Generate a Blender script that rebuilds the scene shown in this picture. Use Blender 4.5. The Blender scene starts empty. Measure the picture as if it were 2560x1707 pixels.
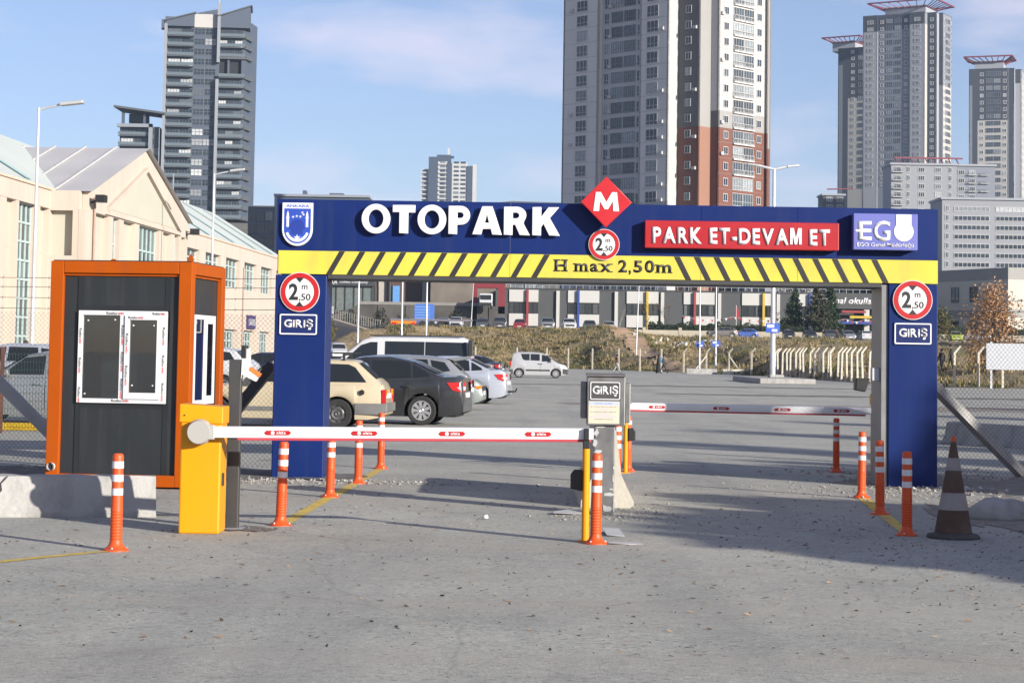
import bpy, bmesh, math, random
from mathutils import Vector, Matrix
R = math.radians
rnd = random.Random(7)
scn = bpy.context.scene
COL = scn.collection

# ------------------------------------------------------------------ camera
cam_d = bpy.data.cameras.new('camera')
cam = bpy.data.objects.new('camera', cam_d)
COL.objects.link(cam)
cam_d.sensor_width = 36.0
cam_d.lens = 70.0
cam_d.clip_start = 0.1
cam_d.clip_end = 9000.0
PITCH, ROLL = R(3.5), R(0.9)
fw = Vector((0, math.cos(PITCH), math.sin(PITCH)))
r0 = Vector((1, 0, 0))
u0 = r0.cross(fw)
rt = r0 * math.cos(ROLL) + u0 * math.sin(ROLL)
up = u0 * math.cos(ROLL) - r0 * math.sin(ROLL)
M3 = Matrix((rt, up, -fw)).transposed()
cam.matrix_world = Matrix.Translation((0, 0, 1.56)) @ M3.to_4x4()
cam_d.shift_y = -0.1066            # the photograph is the lower part of a larger frame
scn.camera = cam

# ------------------------------------------------------------------ world, sun, exposure
SUN_AZ, SUN_EL = R(133.0), R(16.5)          # clockwise from +Y, elevation
world = bpy.data.worlds.new('World')
scn.world = world
world.use_nodes = True
wn, wl = world.node_tree.nodes, world.node_tree.links
wn.clear()
wo = wn.new('ShaderNodeOutputWorld')
bg = wn.new('ShaderNodeBackground')
sky = wn.new('ShaderNodeTexSky')
sky.sky_type = 'NISHITA'
sky.sun_disc = False
sky.sun_elevation = SUN_EL
sky.sun_rotation = SUN_AZ
sky.altitude = 900
sky.air_density = 1.0
sky.dust_density = 1.0
sky.ozone_density = 4.0
bg.inputs['Strength'].default_value = 0.070
tc = wn.new('ShaderNodeTexCoord')
mp = wn.new('ShaderNodeMapping')
mp.inputs['Scale'].default_value = (3.0, 3.0, 9.5)
mp.inputs['Location'].default_value = (0.35, 1.2, 0.55)
nz = wn.new('ShaderNodeTexNoise')
nz.inputs['Scale'].default_value = 2.1
nz.inputs['Detail'].default_value = 9.0
nz.inputs['Roughness'].default_value = 0.52
cr = wn.new('ShaderNodeValToRGB')
cr.color_ramp.elements[0].position = 0.51
cr.color_ramp.elements[1].position = 0.76
cr.color_ramp.elements[0].color = (.11, .11, .11, 1)
cr.color_ramp.elements[1].color = (0.75, 0.75, 0.75, 1)
mx = wn.new('ShaderNodeMixRGB')
mx.inputs[2].default_value = (6.0, 6.2, 6.8, 1)          # thin sunlit cloud
wl.new(tc.outputs['Generated'], mp.inputs['Vector'])
wl.new(mp.outputs['Vector'], nz.inputs['Vector'])
wl.new(nz.outputs['Fac'], cr.inputs['Fac'])
wl.new(cr.outputs['Color'], mx.inputs[0])
wl.new(sky.outputs['Color'], mx.inputs[1])
wb = wn.new('ShaderNodeMixRGB'); wb.blend_type = 'MULTIPLY'; wb.inputs[0].default_value = 1.0; wb.inputs[2].default_value = (1.13, 0.985, 1.02, 1)   # camera white balance
wl.new(mx.outputs['Color'], wb.inputs[1])
wl.new(wb.outputs['Color'], bg.inputs['Color'])
wl.new(bg.outputs['Background'], wo.inputs['Surface'])

sun_d = bpy.data.lights.new('sun', 'SUN')
sun_d.energy = 4.2
sun_d.angle = R(0.53)
sun_d.color = (1.0, 0.93, 0.82)
sun = bpy.data.objects.new('sun', sun_d)
COL.objects.link(sun)
to_sun = Vector((math.sin(SUN_AZ) * math.cos(SUN_EL), math.cos(SUN_AZ) * math.cos(SUN_EL), math.sin(SUN_EL)))
sun.rotation_euler = (-to_sun).to_track_quat('-Z', 'Y').to_euler()
sun.location = (30, -30, 40)

vs = scn.view_settings
vs.view_transform = 'Standard'
vs.look = 'None'
vs.exposure = 1.05
vs.gamma = 1.0
vs.use_curve_mapping = False
try:
    scn.cycles.max_bounces = 6
    scn.cycles.volume_bounces = 0
    scn.cycles.use_denoising = True
except Exception:
    pass

# ------------------------------------------------------------------ materials
MATS = {}
def pm(name, col, rough=0.6, metal=0.0, var=0.12, scale=3.0, bump=0.0, bscale=None, spec=0.5, dirt=None, dscale=1.2, coat=0.0, detail=4.0, rand=0.0, streak=None, sk=(7, 7, .5), sfac=.5):
    """plain surface: base colour with noise variation, optional dirt patches and fine relief"""
    if name in MATS:
        return MATS[name]
    m = bpy.data.materials.new(name)
    m.use_nodes = True
    n, l = m.node_tree.nodes, m.node_tree.links
    b = n['Principled BSDF']
    c = list(col) + [1.0] if len(col) == 3 else list(col)
    b.inputs['Base Color'].default_value = c
    b.inputs['Roughness'].default_value = rough
    b.inputs['Metallic'].default_value = metal
    b.inputs['Specular IOR Level'].default_value = spec
    if coat:
        b.inputs['Coat Weight'].default_value = coat
        b.inputs['Coat Roughness'].default_value = 0.06
    t = n.new('ShaderNodeTexCoord')
    last = None
    if var > 0:
        a = n.new('ShaderNodeTexNoise'); a.inputs['Scale'].default_value = scale; a.inputs['Detail'].default_value = detail
        l.new(t.outputs['Object'], a.inputs['Vector'])
        mr = n.new('ShaderNodeMapRange')
        mr.inputs['From Min'].default_value = 0.25; mr.inputs['From Max'].default_value = 0.75
        mr.inputs['To Min'].default_value = 1 - var; mr.inputs['To Max'].default_value = 1 + var
        l.new(a.outputs['Fac'], mr.inputs['Value'])
        mm = n.new('ShaderNodeMixRGB'); mm.blend_type = 'MULTIPLY'; mm.inputs[0].default_value = 1.0
        mm.inputs[1].default_value = c
        l.new(mr.outputs['Result'], mm.inputs[2])
        last = mm.outputs['Color']
        rr = n.new('ShaderNodeMapRange')
        rr.inputs['To Min'].default_value = max(0.02, rough - 0.1); rr.inputs['To Max'].default_value = min(1.0, rough + 0.1)
        l.new(a.outputs['Fac'], rr.inputs['Value']); l.new(rr.outputs['Result'], b.inputs['Roughness'])
    if dirt:
        a2 = n.new('ShaderNodeTexNoise'); a2.inputs['Scale'].default_value = dscale; a2.inputs['Detail'].default_value = 8.0
        a2.inputs['Roughness'].default_value = 0.65
        l.new(t.outputs['Object'], a2.inputs['Vector'])
        r2 = n.new('ShaderNodeValToRGB')
        r2.color_ramp.elements[0].position = 0.48; r2.color_ramp.elements[1].position = 0.72
        r2.color_ramp.elements[0].color = (0, 0, 0, 1); r2.color_ramp.elements[1].color = (0.75, 0.75, 0.75, 1)
        l.new(a2.outputs['Fac'], r2.inputs['Fac'])
        m2 = n.new('ShaderNodeMixRGB'); m2.inputs[2].default_value = list(dirt) + [1.0]
        l.new(r2.outputs['Color'], m2.inputs[0])
        if last is None:
            m2.inputs[1].default_value = c
        else:
            l.new(last, m2.inputs[1])
        last = m2.outputs['Color']
    if streak:                                # run-off marks drawn out downwards
        mp2 = n.new('ShaderNodeMapping'); mp2.inputs['Scale'].default_value = sk
        l.new(t.outputs['Object'], mp2.inputs['Vector'])
        a4 = n.new('ShaderNodeTexNoise'); a4.inputs['Scale'].default_value = 1.0; a4.inputs['Detail'].default_value = 6.0; a4.inputs['Roughness'].default_value = .6
        l.new(mp2.outputs['Vector'], a4.inputs['Vector'])
        r4 = n.new('ShaderNodeValToRGB')
        r4.color_ramp.elements[0].position = 0.50; r4.color_ramp.elements[1].position = 0.75
        r4.color_ramp.elements[0].color = (0, 0, 0, 1); r4.color_ramp.elements[1].color = (sfac, sfac, sfac, 1)
        l.new(a4.outputs['Fac'], r4.inputs['Fac'])
        m4 = n.new('ShaderNodeMixRGB'); m4.inputs[2].default_value = list(streak) + [1.0]
        l.new(r4.outputs['Color'], m4.inputs[0])
        if last is None:
            m4.inputs[1].default_value = c
        else:
            l.new(last, m4.inputs[1])
        last = m4.outputs['Color']
    if rand > 0:                              # each piece of a kind slightly its own tone
        oi = n.new('ShaderNodeObjectInfo')
        mr = n.new('ShaderNodeMapRange'); mr.inputs['To Min'].default_value = 1 - rand; mr.inputs['To Max'].default_value = 1 + rand
        l.new(oi.outputs['Random'], mr.inputs['Value'])
        m3 = n.new('ShaderNodeMixRGB'); m3.blend_type = 'MULTIPLY'; m3.inputs[0].default_value = 1.0
        if last is None:
            m3.inputs[1].default_value = c
        else:
            l.new(last, m3.inputs[1])
        l.new(mr.outputs['Result'], m3.inputs[2])
        last = m3.outputs['Color']
    if last is not None:
        l.new(last, b.inputs['Base Color'])
    if bump > 0:
        a3 = n.new('ShaderNodeTexNoise'); a3.inputs['Scale'].default_value = bscale or scale * 6; a3.inputs['Detail'].default_value = 6.0
        l.new(t.outputs['Object'], a3.inputs['Vector'])
        bp = n.new('ShaderNodeBump'); bp.inputs['Strength'].default_value = bump; bp.inputs['Distance'].default_value = 0.02
        l.new(a3.outputs['Fac'], bp.inputs['Height']); l.new(bp.outputs['Normal'], b.inputs['Normal'])
    MATS[name] = m
    return m

def glassy(name, dark, pale, rough=0.08, paleshare=0.3):
    """window of a far building: dark pane, or pale where a curtain hangs behind it; differs from window to window"""
    if name in MATS:
        return MATS[name]
    m = bpy.data.materials.new(name); m.use_nodes = True
    n, l = m.node_tree.nodes, m.node_tree.links
    b = n['Principled BSDF']
    oi = n.new('ShaderNodeObjectInfo')
    r = n.new('ShaderNodeValToRGB')
    e = r.color_ramp.elements
    e[0].position = 0.0; e[0].color = list(dark) + [1]
    e[1].position = 1.0; e[1].color = list(pale) + [1]
    k = e.new(1 - paleshare); k.color = [d * 1.9 for d in dark] + [1]
    k = e.new(min(0.99, 1 - paleshare * 0.5)); k.color = [(d + p) * .5 for d, p in zip(dark, pale)] + [1]
    l.new(oi.outputs['Random'], r.inputs['Fac'])
    t = n.new('ShaderNodeTexCoord'); a = n.new('ShaderNodeTexNoise'); a.inputs['Scale'].default_value = 1.4
    l.new(t.outputs['Object'], a.inputs['Vector'])
    mm = n.new('ShaderNodeMixRGB'); mm.blend_type = 'OVERLAY'; mm.inputs[0].default_value = 0.5
    l.new(r.outputs['Color'], mm.inputs[1]); l.new(a.outputs['Fac'], mm.inputs[2])
    l.new(mm.outputs['Color'], b.inputs['Base Color'])
    b.inputs['Roughness'].default_value = rough
    MATS[name] = m
    return m

def clear_glass(name, tint=(0.9, 0.95, 0.95), refl=0.12):
    if name in MATS:
        return MATS[name]
    m = bpy.data.materials.new(name); m.use_nodes = True
    n, l = m.node_tree.nodes, m.node_tree.links
    n.clear()
    o = n.new('ShaderNodeOutputMaterial'); tr = n.new('ShaderNodeBsdfTransparent'); gl = n.new('ShaderNodeBsdfGlossy')
    tr.inputs['Color'].default_value = list(tint) + [1]
    gl.inputs['Roughness'].default_value = 0.02
    fr = n.new('ShaderNodeFresnel'); fr.inputs['IOR'].default_value = 1.5
    ad = n.new('ShaderNodeMath'); ad.operation = 'ADD'; ad.inputs[1].default_value = refl; ad.use_clamp = True
    mxs = n.new('ShaderNodeMixShader')
    l.new(fr.outputs['Fac'], ad.inputs[0]); l.new(ad.outputs['Value'], mxs.inputs['Fac'])
    l.new(tr.outputs['BSDF'], mxs.inputs[1]); l.new(gl.outputs['BSDF'], mxs.inputs[2]); l.new(mxs.outputs['Shader'], o.inputs['Surface'])
    MATS[name] = m
    return m

# ------------------------------------------------------------------ mesh helpers
class MB:
    def __init__(s):
        s.v = []; s.f = []; s.mi = []; s.cur = 0
    def add(s, vs_, fs):
        o = len(s.v)
        s.v += [tuple(p) for p in vs_]
        for f in fs:
            s.f.append(tuple(o + i for i in f)); s.mi.append(s.cur)
        return s
    def mat(s, i):
        s.cur = i; return s
    def box(s, x0, x1, y0, y1, z0, z1):
        return s.add([(x0, y0, z0), (x1, y0, z0), (x1, y1, z0), (x0, y1, z0), (x0, y0, z1), (x1, y0, z1), (x1, y1, z1), (x0, y1, z1)],
                     [(0, 3, 2, 1), (4, 5, 6, 7), (0, 1, 5, 4), (1, 2, 6, 5), (2, 3, 7, 6), (3, 0, 4, 7)])
    def bar(s, a, b, w, h=None, upv=(0, 0, 1)):
        """square bar from a to b"""
        a, b = Vector(a), Vector(b); h = h or w
        d = (b - a).normalized(); u = Vector(upv)
        if abs(d.dot(u)) > 0.98: u = Vector((0, 1, 0))
        sx = d.cross(u).normalized() * (w / 2); sy = sx.cross(d).normalized() * (h / 2)
        P = [a - sx - sy, a + sx - sy, a + sx + sy, a - sx + sy, b - sx - sy, b + sx - sy, b + sx + sy, b - sx + sy]
        return s.add(P, [(0, 3, 2, 1), (4, 5, 6, 7), (0, 1, 5, 4), (1, 2, 6, 5), (2, 3, 7, 6), (3, 0, 4, 7)])
    def tube(s, a, b, ra, rb=None, n=10, cap=True):
        a, b = Vector(a), Vector(b); rb = ra if rb is None else rb
        d = (b - a).normalized(); u = Vector((0, 0, 1))
        if abs(d.dot(u)) > 0.95: u = Vector((0, 1, 0))
        e1 = d.cross(u).normalized(); e2 = d.cross(e1)
        vs_ = []
        for c, r in ((a, ra), (b, rb)):
            vs_ += [c + (e1 * math.cos(2 * math.pi * i / n) + e2 * math.sin(2 * math.pi * i / n)) * r for i in range(n)]
        fs = [(i, (i + 1) % n, n + (i + 1) % n, n + i) for i in range(n)]
        if cap: fs += [tuple(range(n))[::-1], tuple(range(n, 2 * n))]
        return s.add(vs_, fs)
    def lathe(s, prof, n=20, c=(0, 0, 0), cap=True):
        """profile [(r,z)...] turned about z through c"""
        vs_ = []
        for r, z in prof:
            vs_ += [(c[0] + r * math.cos(2 * math.pi * i / n), c[1] + r * math.sin(2 * math.pi * i / n), c[2] + z) for i in range(n)]
        fs = []
        for k in range(len(prof) - 1):
            fs += [(k * n + i, k * n + (i + 1) % n, (k + 1) * n + (i + 1) % n, (k + 1) * n + i) for i in range(n)]
        m_ = len(prof) - 1
        if cap: fs += [tuple(range(n))[::-1], tuple(m_ * n + i for i in range(n))]
        return s.add(vs_, fs)
    def prism(s, pts, axis, a, b):
        """polygon pts (2-D) swept along axis from a to b: 'x' pts=(y,z), 'y' pts=(x,z), 'z' pts=(x,y)"""
        def P(p, t):
            return {'x': (t, p[0], p[1]), 'y': (p[0], t, p[1]), 'z': (p[0], p[1], t)}[axis]
        n = len(pts)
        vs_ = [P(p, a) for p in pts] + [P(p, b) for p in pts]
        fs = [tuple(range(n)), tuple(range(n, 2 * n))[::-1]] + [(i, i + n, (i + 1) % n + n, (i + 1) % n) for i in range(n)]
        return s.add(vs_, fs)
    def quad(s, a, b, c, d):
        return s.add([a, b, c, d], [(0, 1, 2, 3)])
    def mesh(s, name, mats, smooth=None, bevel=0.0, fix=True):
        me = bpy.data.meshes.new(name)
        me.from_pydata(s.v, [], s.f)
        mats = mats if isinstance(mats, (list, tuple)) else [mats]
        for m in mats: me.materials.append(m)
        if len(mats) > 1: me.polygons.foreach_set('material_index', s.mi)
        if fix or bevel:
            bm = bmesh.new(); bm.from_mesh(me)
            if fix: bmesh.ops.recalc_face_normals(bm, faces=bm.faces)
            if bevel:
                es = [e for e in bm.edges if len(e.link_faces) == 2 and e.calc_face_angle(0) > 0.6]
                bmesh.ops.bevel(bm, geom=es, offset=bevel, segments=2, affect='EDGES', profile=0.5, clamp_overlap=True)
            bm.to_mesh(me); bm.free()
        if smooth:
            me.shade_smooth(); me.set_sharp_from_angle(angle=R(smooth))
        me.update()
        return me
    def build(s, name, mats, parent=None, loc=(0, 0, 0), rot=(0, 0, 0), smooth=None, bevel=0.0, fix=True):
        return link(name, s.mesh(name, mats, smooth, bevel, fix), parent, loc, rot)

def link(name, data, parent=None, loc=(0, 0, 0), rot=(0, 0, 0), scale=None):
    o = bpy.data.objects.new(name, data)
    COL.objects.link(o)
    o.parent = parent
    o.location = loc; o.rotation_euler = rot
    if scale: o.scale = scale
    return o

def tag(o, label=None, cat=None, group=None, kind=None):
    if label: o['label'] = label
    if cat: o['category'] = cat
    if group: o['group'] = group
    if kind: o['kind'] = kind
    return o

def thing(name, label, cat, loc=(0, 0, 0), rz=0.0, group=None):
    o = bpy.data.objects.new(name, None)
    o.empty_display_size = 0.3
    COL.objects.link(o)
    o.location = loc; o.rotation_euler = (0, 0, rz)
    return tag(o, label, cat, group)

def copy_tree(o, parent=None):
    c = o.copy(); COL.objects.link(c); c.parent = parent
    for ch in list(o.children):
        copy_tree(ch, c)
    return c

# flat shapes and lettering -----------------------------------------------------------------
def arc(cx, cy, rx, ry, a0, a1, n=14):
    return [(cx + rx * math.cos(R(a0 + (a1 - a0) * i / n)), cy + ry * math.sin(R(a0 + (a1 - a0) * i / n))) for i in range(n + 1)]
def ell(cx, cy, rx, ry, n=40):
    return [(cx + rx * math.cos(2 * math.pi * i / n), cy + ry * math.sin(2 * math.pi * i / n)) for i in range(n)]
def rrect(x0, x1, y0, y1, r, n=5):
    return arc(x1 - r, y1 - r, r, r, 0, 90, n) + arc(x0 + r, y1 - r, r, r, 90, 180, n) + arc(x0 + r, y0 + r, r, r, 180, 270, n) + arc(x1 - r, y0 + r, r, r, 270, 360, n)

FACE = (R(90), 0, 0)          # lies in x-z, looks towards -y
def outline_mesh(name, contours, depth, mat, bevel=0.0):
    cu = bpy.data.curves.new(name, 'CURVE'); cu.dimensions = '2D'; cu.fill_mode = 'BOTH'
    cu.extrude = depth / 2
    if bevel: cu.bevel_depth = bevel; cu.bevel_resolution = 1; cu.offset = -bevel
    for c in contours:
        sp = cu.splines.new('POLY'); sp.points.add(len(c) - 1); sp.use_cyclic_u = True
        for p, q in zip(sp.points, c): p.co = (q[0], q[1], 0, 1)
    o = bpy.data.objects.new(name, cu); COL.objects.link(o)
    dg = bpy.context.evaluated_depsgraph_get()
    me = bpy.data.meshes.new_from_object(o.evaluated_get(dg))
    bpy.data.objects.remove(o); bpy.data.curves.remove(cu)
    me.name = name; me.materials.clear(); me.materials.append(mat)
    return me
def flat(name, contours, depth, mat, parent, loc, rot=FACE, bevel=0.0):
    return link(name, outline_mesh(name, contours, depth, mat, bevel), parent, loc, rot)

def text_mesh(body, size, depth, mat, bold=0.0, shear=0.0, space=1.0, name='lettering'):
    cu = bpy.data.curves.new(name, 'FONT'); cu.body = body; cu.size = size; cu.extrude = depth / 2; cu.offset = bold * size
    cu.shear = shear; cu.space_character = space; cu.resolution_u = 4
    o = bpy.data.objects.new(name, cu); COL.objects.link(o)
    dg = bpy.context.evaluated_depsgraph_get()
    me = bpy.data.meshes.new_from_object(o.evaluated_get(dg))
    bpy.data.objects.remove(o); bpy.data.curves.remove(cu)
    me.name = name; me.materials.clear(); me.materials.append(mat)
    return me
def bounds(me):
    xs = [v.co.x for v in me.vertices]; ys = [v.co.y for v in me.vertices]
    return (min(xs), max(xs), min(ys), max(ys)) if xs else (0, 0, 0, 0)
def words(body, x0, x1, z0, z1, y, depth, mat, parent, bold=0.03, shear=0.0, name='lettering', rot=FACE):
    """one line of lettering fitted to the box x0..x1, z0..z1 on the plane y of its parent"""
    me = text_mesh(body, 1.0, 0.0, mat, bold, shear, name=name)
    a, b, c, d = bounds(me)
    sx, sy = (x1 - x0) / (b - a), (z1 - z0) / (d - c)
    for v in me.vertices:
        v.co.x = (v.co.x - a) * sx; v.co.y = (v.co.y - c) * sy
    o = link(name, me, parent, (x0, y, z0), rot)
    if depth:
        bm = bmesh.new(); bm.from_mesh(me)
        r_ = bmesh.ops.extrude_face_region(bm, geom=bm.faces[:])
        for v in [g for g in r_['geom'] if isinstance(g, bmesh.types.BMVert)]: v.co.z += depth
        bmesh.ops.recalc_face_normals(bm, faces=bm.faces); bm.to_mesh(me); bm.free()
    return o
def spaced(body, x0, x1, z0, z1, y, depth, mat, parent, bold=0.04, gap=0.06, wordgap=0.32, name='letter', squeeze=None):
    """letters as pieces of their own, packed side by side and fitted to x0..x1"""
    ms = []; tot = 0
    hgt = None
    for ch in body:
        if ch == ' ':
            ms.append(None); tot += wordgap; continue
        if ch == 'M': me = outline_mesh(name, [[(p[0] * .76, p[1] * .76) for p in ((0, 0), (.2, 0), (.2, .62), (.36, 0), (.54, 0), (.70, .62), (.70, 0), (.90, 0), (.90, 1), (.62, 1), (.45, .38), (.28, 1), (0, 1))]], 0, mat)
        else: me = text_mesh(ch, 1.0, 0.0, mat, bold, name=name)
        b = bounds(me); ms.append((me, b)); tot += b[1] - b[0] + gap
    tot -= gap
    cap = bounds(text_mesh('E', 1.0, 0.0, mat, bold))
    sx = (x1 - x0) / tot; sy = (z1 - z0) / (cap[3] - cap[2])
    x = x0
    for it in ms:
        if it is None:
            x += wordgap * sx; continue
        me, b = it
        for v in me.vertices:
            v.co.x = (v.co.x - b[0]) * sx; v.co.y = (v.co.y - cap[2]) * sy
        if depth:
            bm = bmesh.new(); bm.from_mesh(me)
            r_ = bmesh.ops.extrude_face_region(bm, geom=bm.faces[:])
            for v in [g for g in r_['geom'] if isinstance(g, bmesh.types.BMVert)]: v.co.z += depth
            bmesh.ops.recalc_face_normals(bm, faces=bm.faces); bm.to_mesh(me); bm.free()
        link(name, me, parent, (x, y, z0), FACE)
        x += (b[1] - b[0] + gap) * sx

# shared materials ---------------------------------------------------------------------------
concrete = pm('concrete', (0.42, 0.41, 0.38), 0.9, var=0.18, scale=2.5, bump=0.4, bscale=30, dirt=(0.24, 0.23, 0.21))
steel = pm('galvanised_steel', (0.50, 0.52, 0.54), 0.42, 0.85, var=0.12, scale=6)
pole_paint = pm('pole_galvanised', (0.55, 0.57, 0.60), 0.45, 0.5, var=0.1, scale=2)
black_pl = pm('black_plastic', (0.012, 0.012, 0.013), 0.5, var=0.1)
white_pt = pm('white_paint', (0.60, 0.60, 0.61), 0.4, var=0.04, scale=4)
black_pt = pm('black_paint', (0.015, 0.015, 0.017), 0.5, var=0.1)
red_pt = pm('sign_red', (0.38, 0.009, 0.012), 0.42, var=0.05)
rubber = pm('tyre_rubber', (0.018, 0.018, 0.019), 0.85, var=0.25, scale=12)
# ================================================================== the ground
def smooth01(t):
    t = max(0.0, min(1.0, t)); return t * t * (3 - 2 * t)
def interp(x, pts):
    if x <= pts[0][0]: return pts[0][1]
    for (a, b), (c, d) in zip(pts, pts[1:]):
        if x <= c: return b + (d - b) * (x - a) / (c - a)
    return pts[-1][1]
EDGE = [(-60, 240), (-14, 234), (3.7, 229), (9.0, 224), (14.7, 206), (20.3, 184), (22.8, 165), (23.4, 145), (23.7, 124), (25.5, 118), (60, 112), (120, 108)]
TOP = [(-60, 262), (-14, 259), (9, 258), (14, 258), (18, 266), (24, 285), (200, 288)]
def lump(x, y, f, s=0.0):
    return math.sin(x * f + 1.7 * math.sin(y * f * .83 + s)) * math.sin(y * f * 1.13 + 2.1 * math.sin(x * f * .71 + 2 * s))
def height(x, y):
    e, t_ = interp(x, EDGE), interp(x, TOP)
    k = (y - e) / max(4.0, t_ - e)
    w_ = smooth01((x - 10) / 10); z = 4.7 * smooth01(k) * (1 - w_) + 4.3 * max(0.0, min(1.0, k)) ** 1.05 * w_
    if x < -15.5: z *= smooth01((x + 30) / 14.5) * 0.75 + 0.25
    if 0 < k < 1.05: z += (0.55 * lump(x, y, .30) + 0.30 * lump(x, y, .8, 2) + .7 * math.exp(-((x - 12.5) / 4.5) ** 2) * smooth01(k * 1.6)) * min(1, k * 5) * min(1, (1.05 - k) * 5)
    if y > 352:
        z += 8.5 * smooth01((y - 352) / 14)                     # terrace behind the school
    if y > 430:
        w2 = smooth01((x - 40) / 60)
        z += 52 * (smooth01((y - 430) / 420) * (1 - w2) + smooth01((y - 650) / 190) * w2) + 40 * smooth01((y - 900) / 520)
    return z

def asphalt_mat():
    m = bpy.data.materials.new('worn_asphalt'); m.use_nodes = True
    n, l = m.node_tree.nodes, m.node_tree.links
    b = n['Principled BSDF']
    t = n.new('ShaderNodeTexCoord')
    def noise(sc, det=6, ro=.6, vec=None):
        a = n.new('ShaderNodeTexNoise'); a.inputs['Scale'].default_value = sc; a.inputs['Detail'].default_value = det; a.inputs['Roughness'].default_value = ro
        l.new(vec or t.outputs['Object'], a.inputs['Vector']); return a
    def ramp(src, *st):
        r = n.new('ShaderNodeValToRGB'); e = r.color_ramp.elements
        e[0].position, e[0].color = st[0][0], (*st[0][1], 1); e[1].position, e[1].color = st[-1][0], (*st[-1][1], 1)
        for p, c in st[1:-1]:
            k = e.new(p); k.color = (*c, 1)
        l.new(src, r.inputs['Fac']); return r
    def mix(kind, fac, a, c):
        q = n.new('ShaderNodeMixRGB'); q.blend_type = kind
        for i, s_ in ((0, fac), (1, a), (2, c)):
            if isinstance(s_, (int, float)): q.inputs[i].default_value = s_
            elif isinstance(s_, tuple): q.inputs[i].default_value = (*s_, 1)
            else: l.new(s_, q.inputs[i])
        return q.outputs['Color']
    base = ramp(noise(.35, 7, .62).outputs['Fac'], (.3, (.282, .285, .262)), (.5, (.338, .340, .310)), (.7, (.395, .392, .352)))
    fine = ramp(noise(70, 3, .7).outputs['Fac'], (.3, (.76, .76, .77)), (.5, (1, 1, 1)), (.70, (1.20, 1.20, 1.18)))
    c = mix('MULTIPLY', .85, base.outputs['Color'], fine.outputs['Color'])
    # chippings: pale and dark stones in the surface
    vo = n.new('ShaderNodeTexVoronoi'); vo.inputs['Scale'].default_value = 42; l.new(t.outputs['Object'], vo.inputs['Vector'])
    sep = n.new('ShaderNodeSeparateColor'); l.new(vo.outputs['Color'], sep.inputs['Color'])
    st = ramp(sep.outputs['Red'], (0.0, (.52, .52, .53)), (.10, (.85, .85, .85)), (.5, (1, 1, 1)), (.9, (1.1, 1.08, 1.05)), (1.0, (1.35, 1.33, 1.28)))
    c = mix('MULTIPLY', .8, c, st.outputs['Color'])
    # streaks of dust drawn out across the lanes
    mp_ = n.new('ShaderNodeMapping'); mp_.inputs['Scale'].default_value = (.10, .75, 1); l.new(t.outputs['Object'], mp_.inputs['Vector'])
    sr = ramp(noise(1.0, 8, .6, mp_.outputs['Vector']).outputs['Fac'], (.45, (0, 0, 0)), (.68, (.55, .55, .55)))
    c = mix('MIX', sr.outputs['Color'], c, (.35, .325, .28))
    # wheel tracks: darker, drawn out along the lanes
    mt_ = n.new('ShaderNodeMapping'); mt_.inputs['Scale'].default_value = (.85, .06, 1); l.new(t.outputs['Object'], mt_.inputs['Vector'])
    tk_ = ramp(noise(1.0, 5, .55, mt_.outputs['Vector']).outputs['Fac'], (.50, (0, 0, 0)), (.66, (.38, .38, .38)))
    c = mix('MIX', tk_.outputs['Color'], c, (.20, .20, .205))
    # oil and tyre darkening
    dk = ramp(noise(.8, 8, .7).outputs['Fac'], (.56, (0, 0, 0)), (.74, (.5, .5, .5)))
    c = mix('MIX', dk.outputs['Color'], c, (.16, .16, .163))
    mo = ramp(noise(4.5, 6, .7).outputs['Fac'], (.35, (.93, .93, .935)), (.65, (1.06, 1.06, 1.05)))
    c = mix('MULTIPLY', .9, c, mo.outputs['Color'])
    # hairline cracks
    vc = n.new('ShaderNodeTexVoronoi'); vc.feature = 'DISTANCE_TO_EDGE'; vc.inputs['Scale'].default_value = .33
    nd = noise(1.1, 6, .7)
    av = n.new('ShaderNodeMixRGB'); av.inputs[0].default_value = .22
    l.new(t.outputs['Object'], av.inputs[1]); l.new(nd.outputs['Color'], av.inputs[2]); l.new(av.outputs['Color'], vc.inputs['Vector'])
    ck = ramp(vc.outputs['Distance'], (0.0, (.22, .22, .22)), (.002, (0, 0, 0)))
    c = mix('MIX', ck.outputs['Color'], c, (.06, .06, .06))
    l.new(c, b.inputs['Base Color'])
    b.inputs['Roughness'].default_value = .86
    b.inputs['Specular IOR Level'].default_value = .3
    bp = n.new('ShaderNodeBump'); bp.inputs['Strength'].default_value = .55; bp.inputs['Distance'].default_value = .012
    l.new(noise(55, 5, .75).outputs['Fac'], bp.inputs['Height']); l.new(bp.outputs['Normal'], b.inputs['Normal'])
    return m

g = MB()
g.quad((-4000, -600, 0), (4000, -600, 0), (4000, 7000, 0), (-4000, 7000, 0))
tag(g.build('ground', asphalt_mat(), fix=False), kind='structure')

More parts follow.
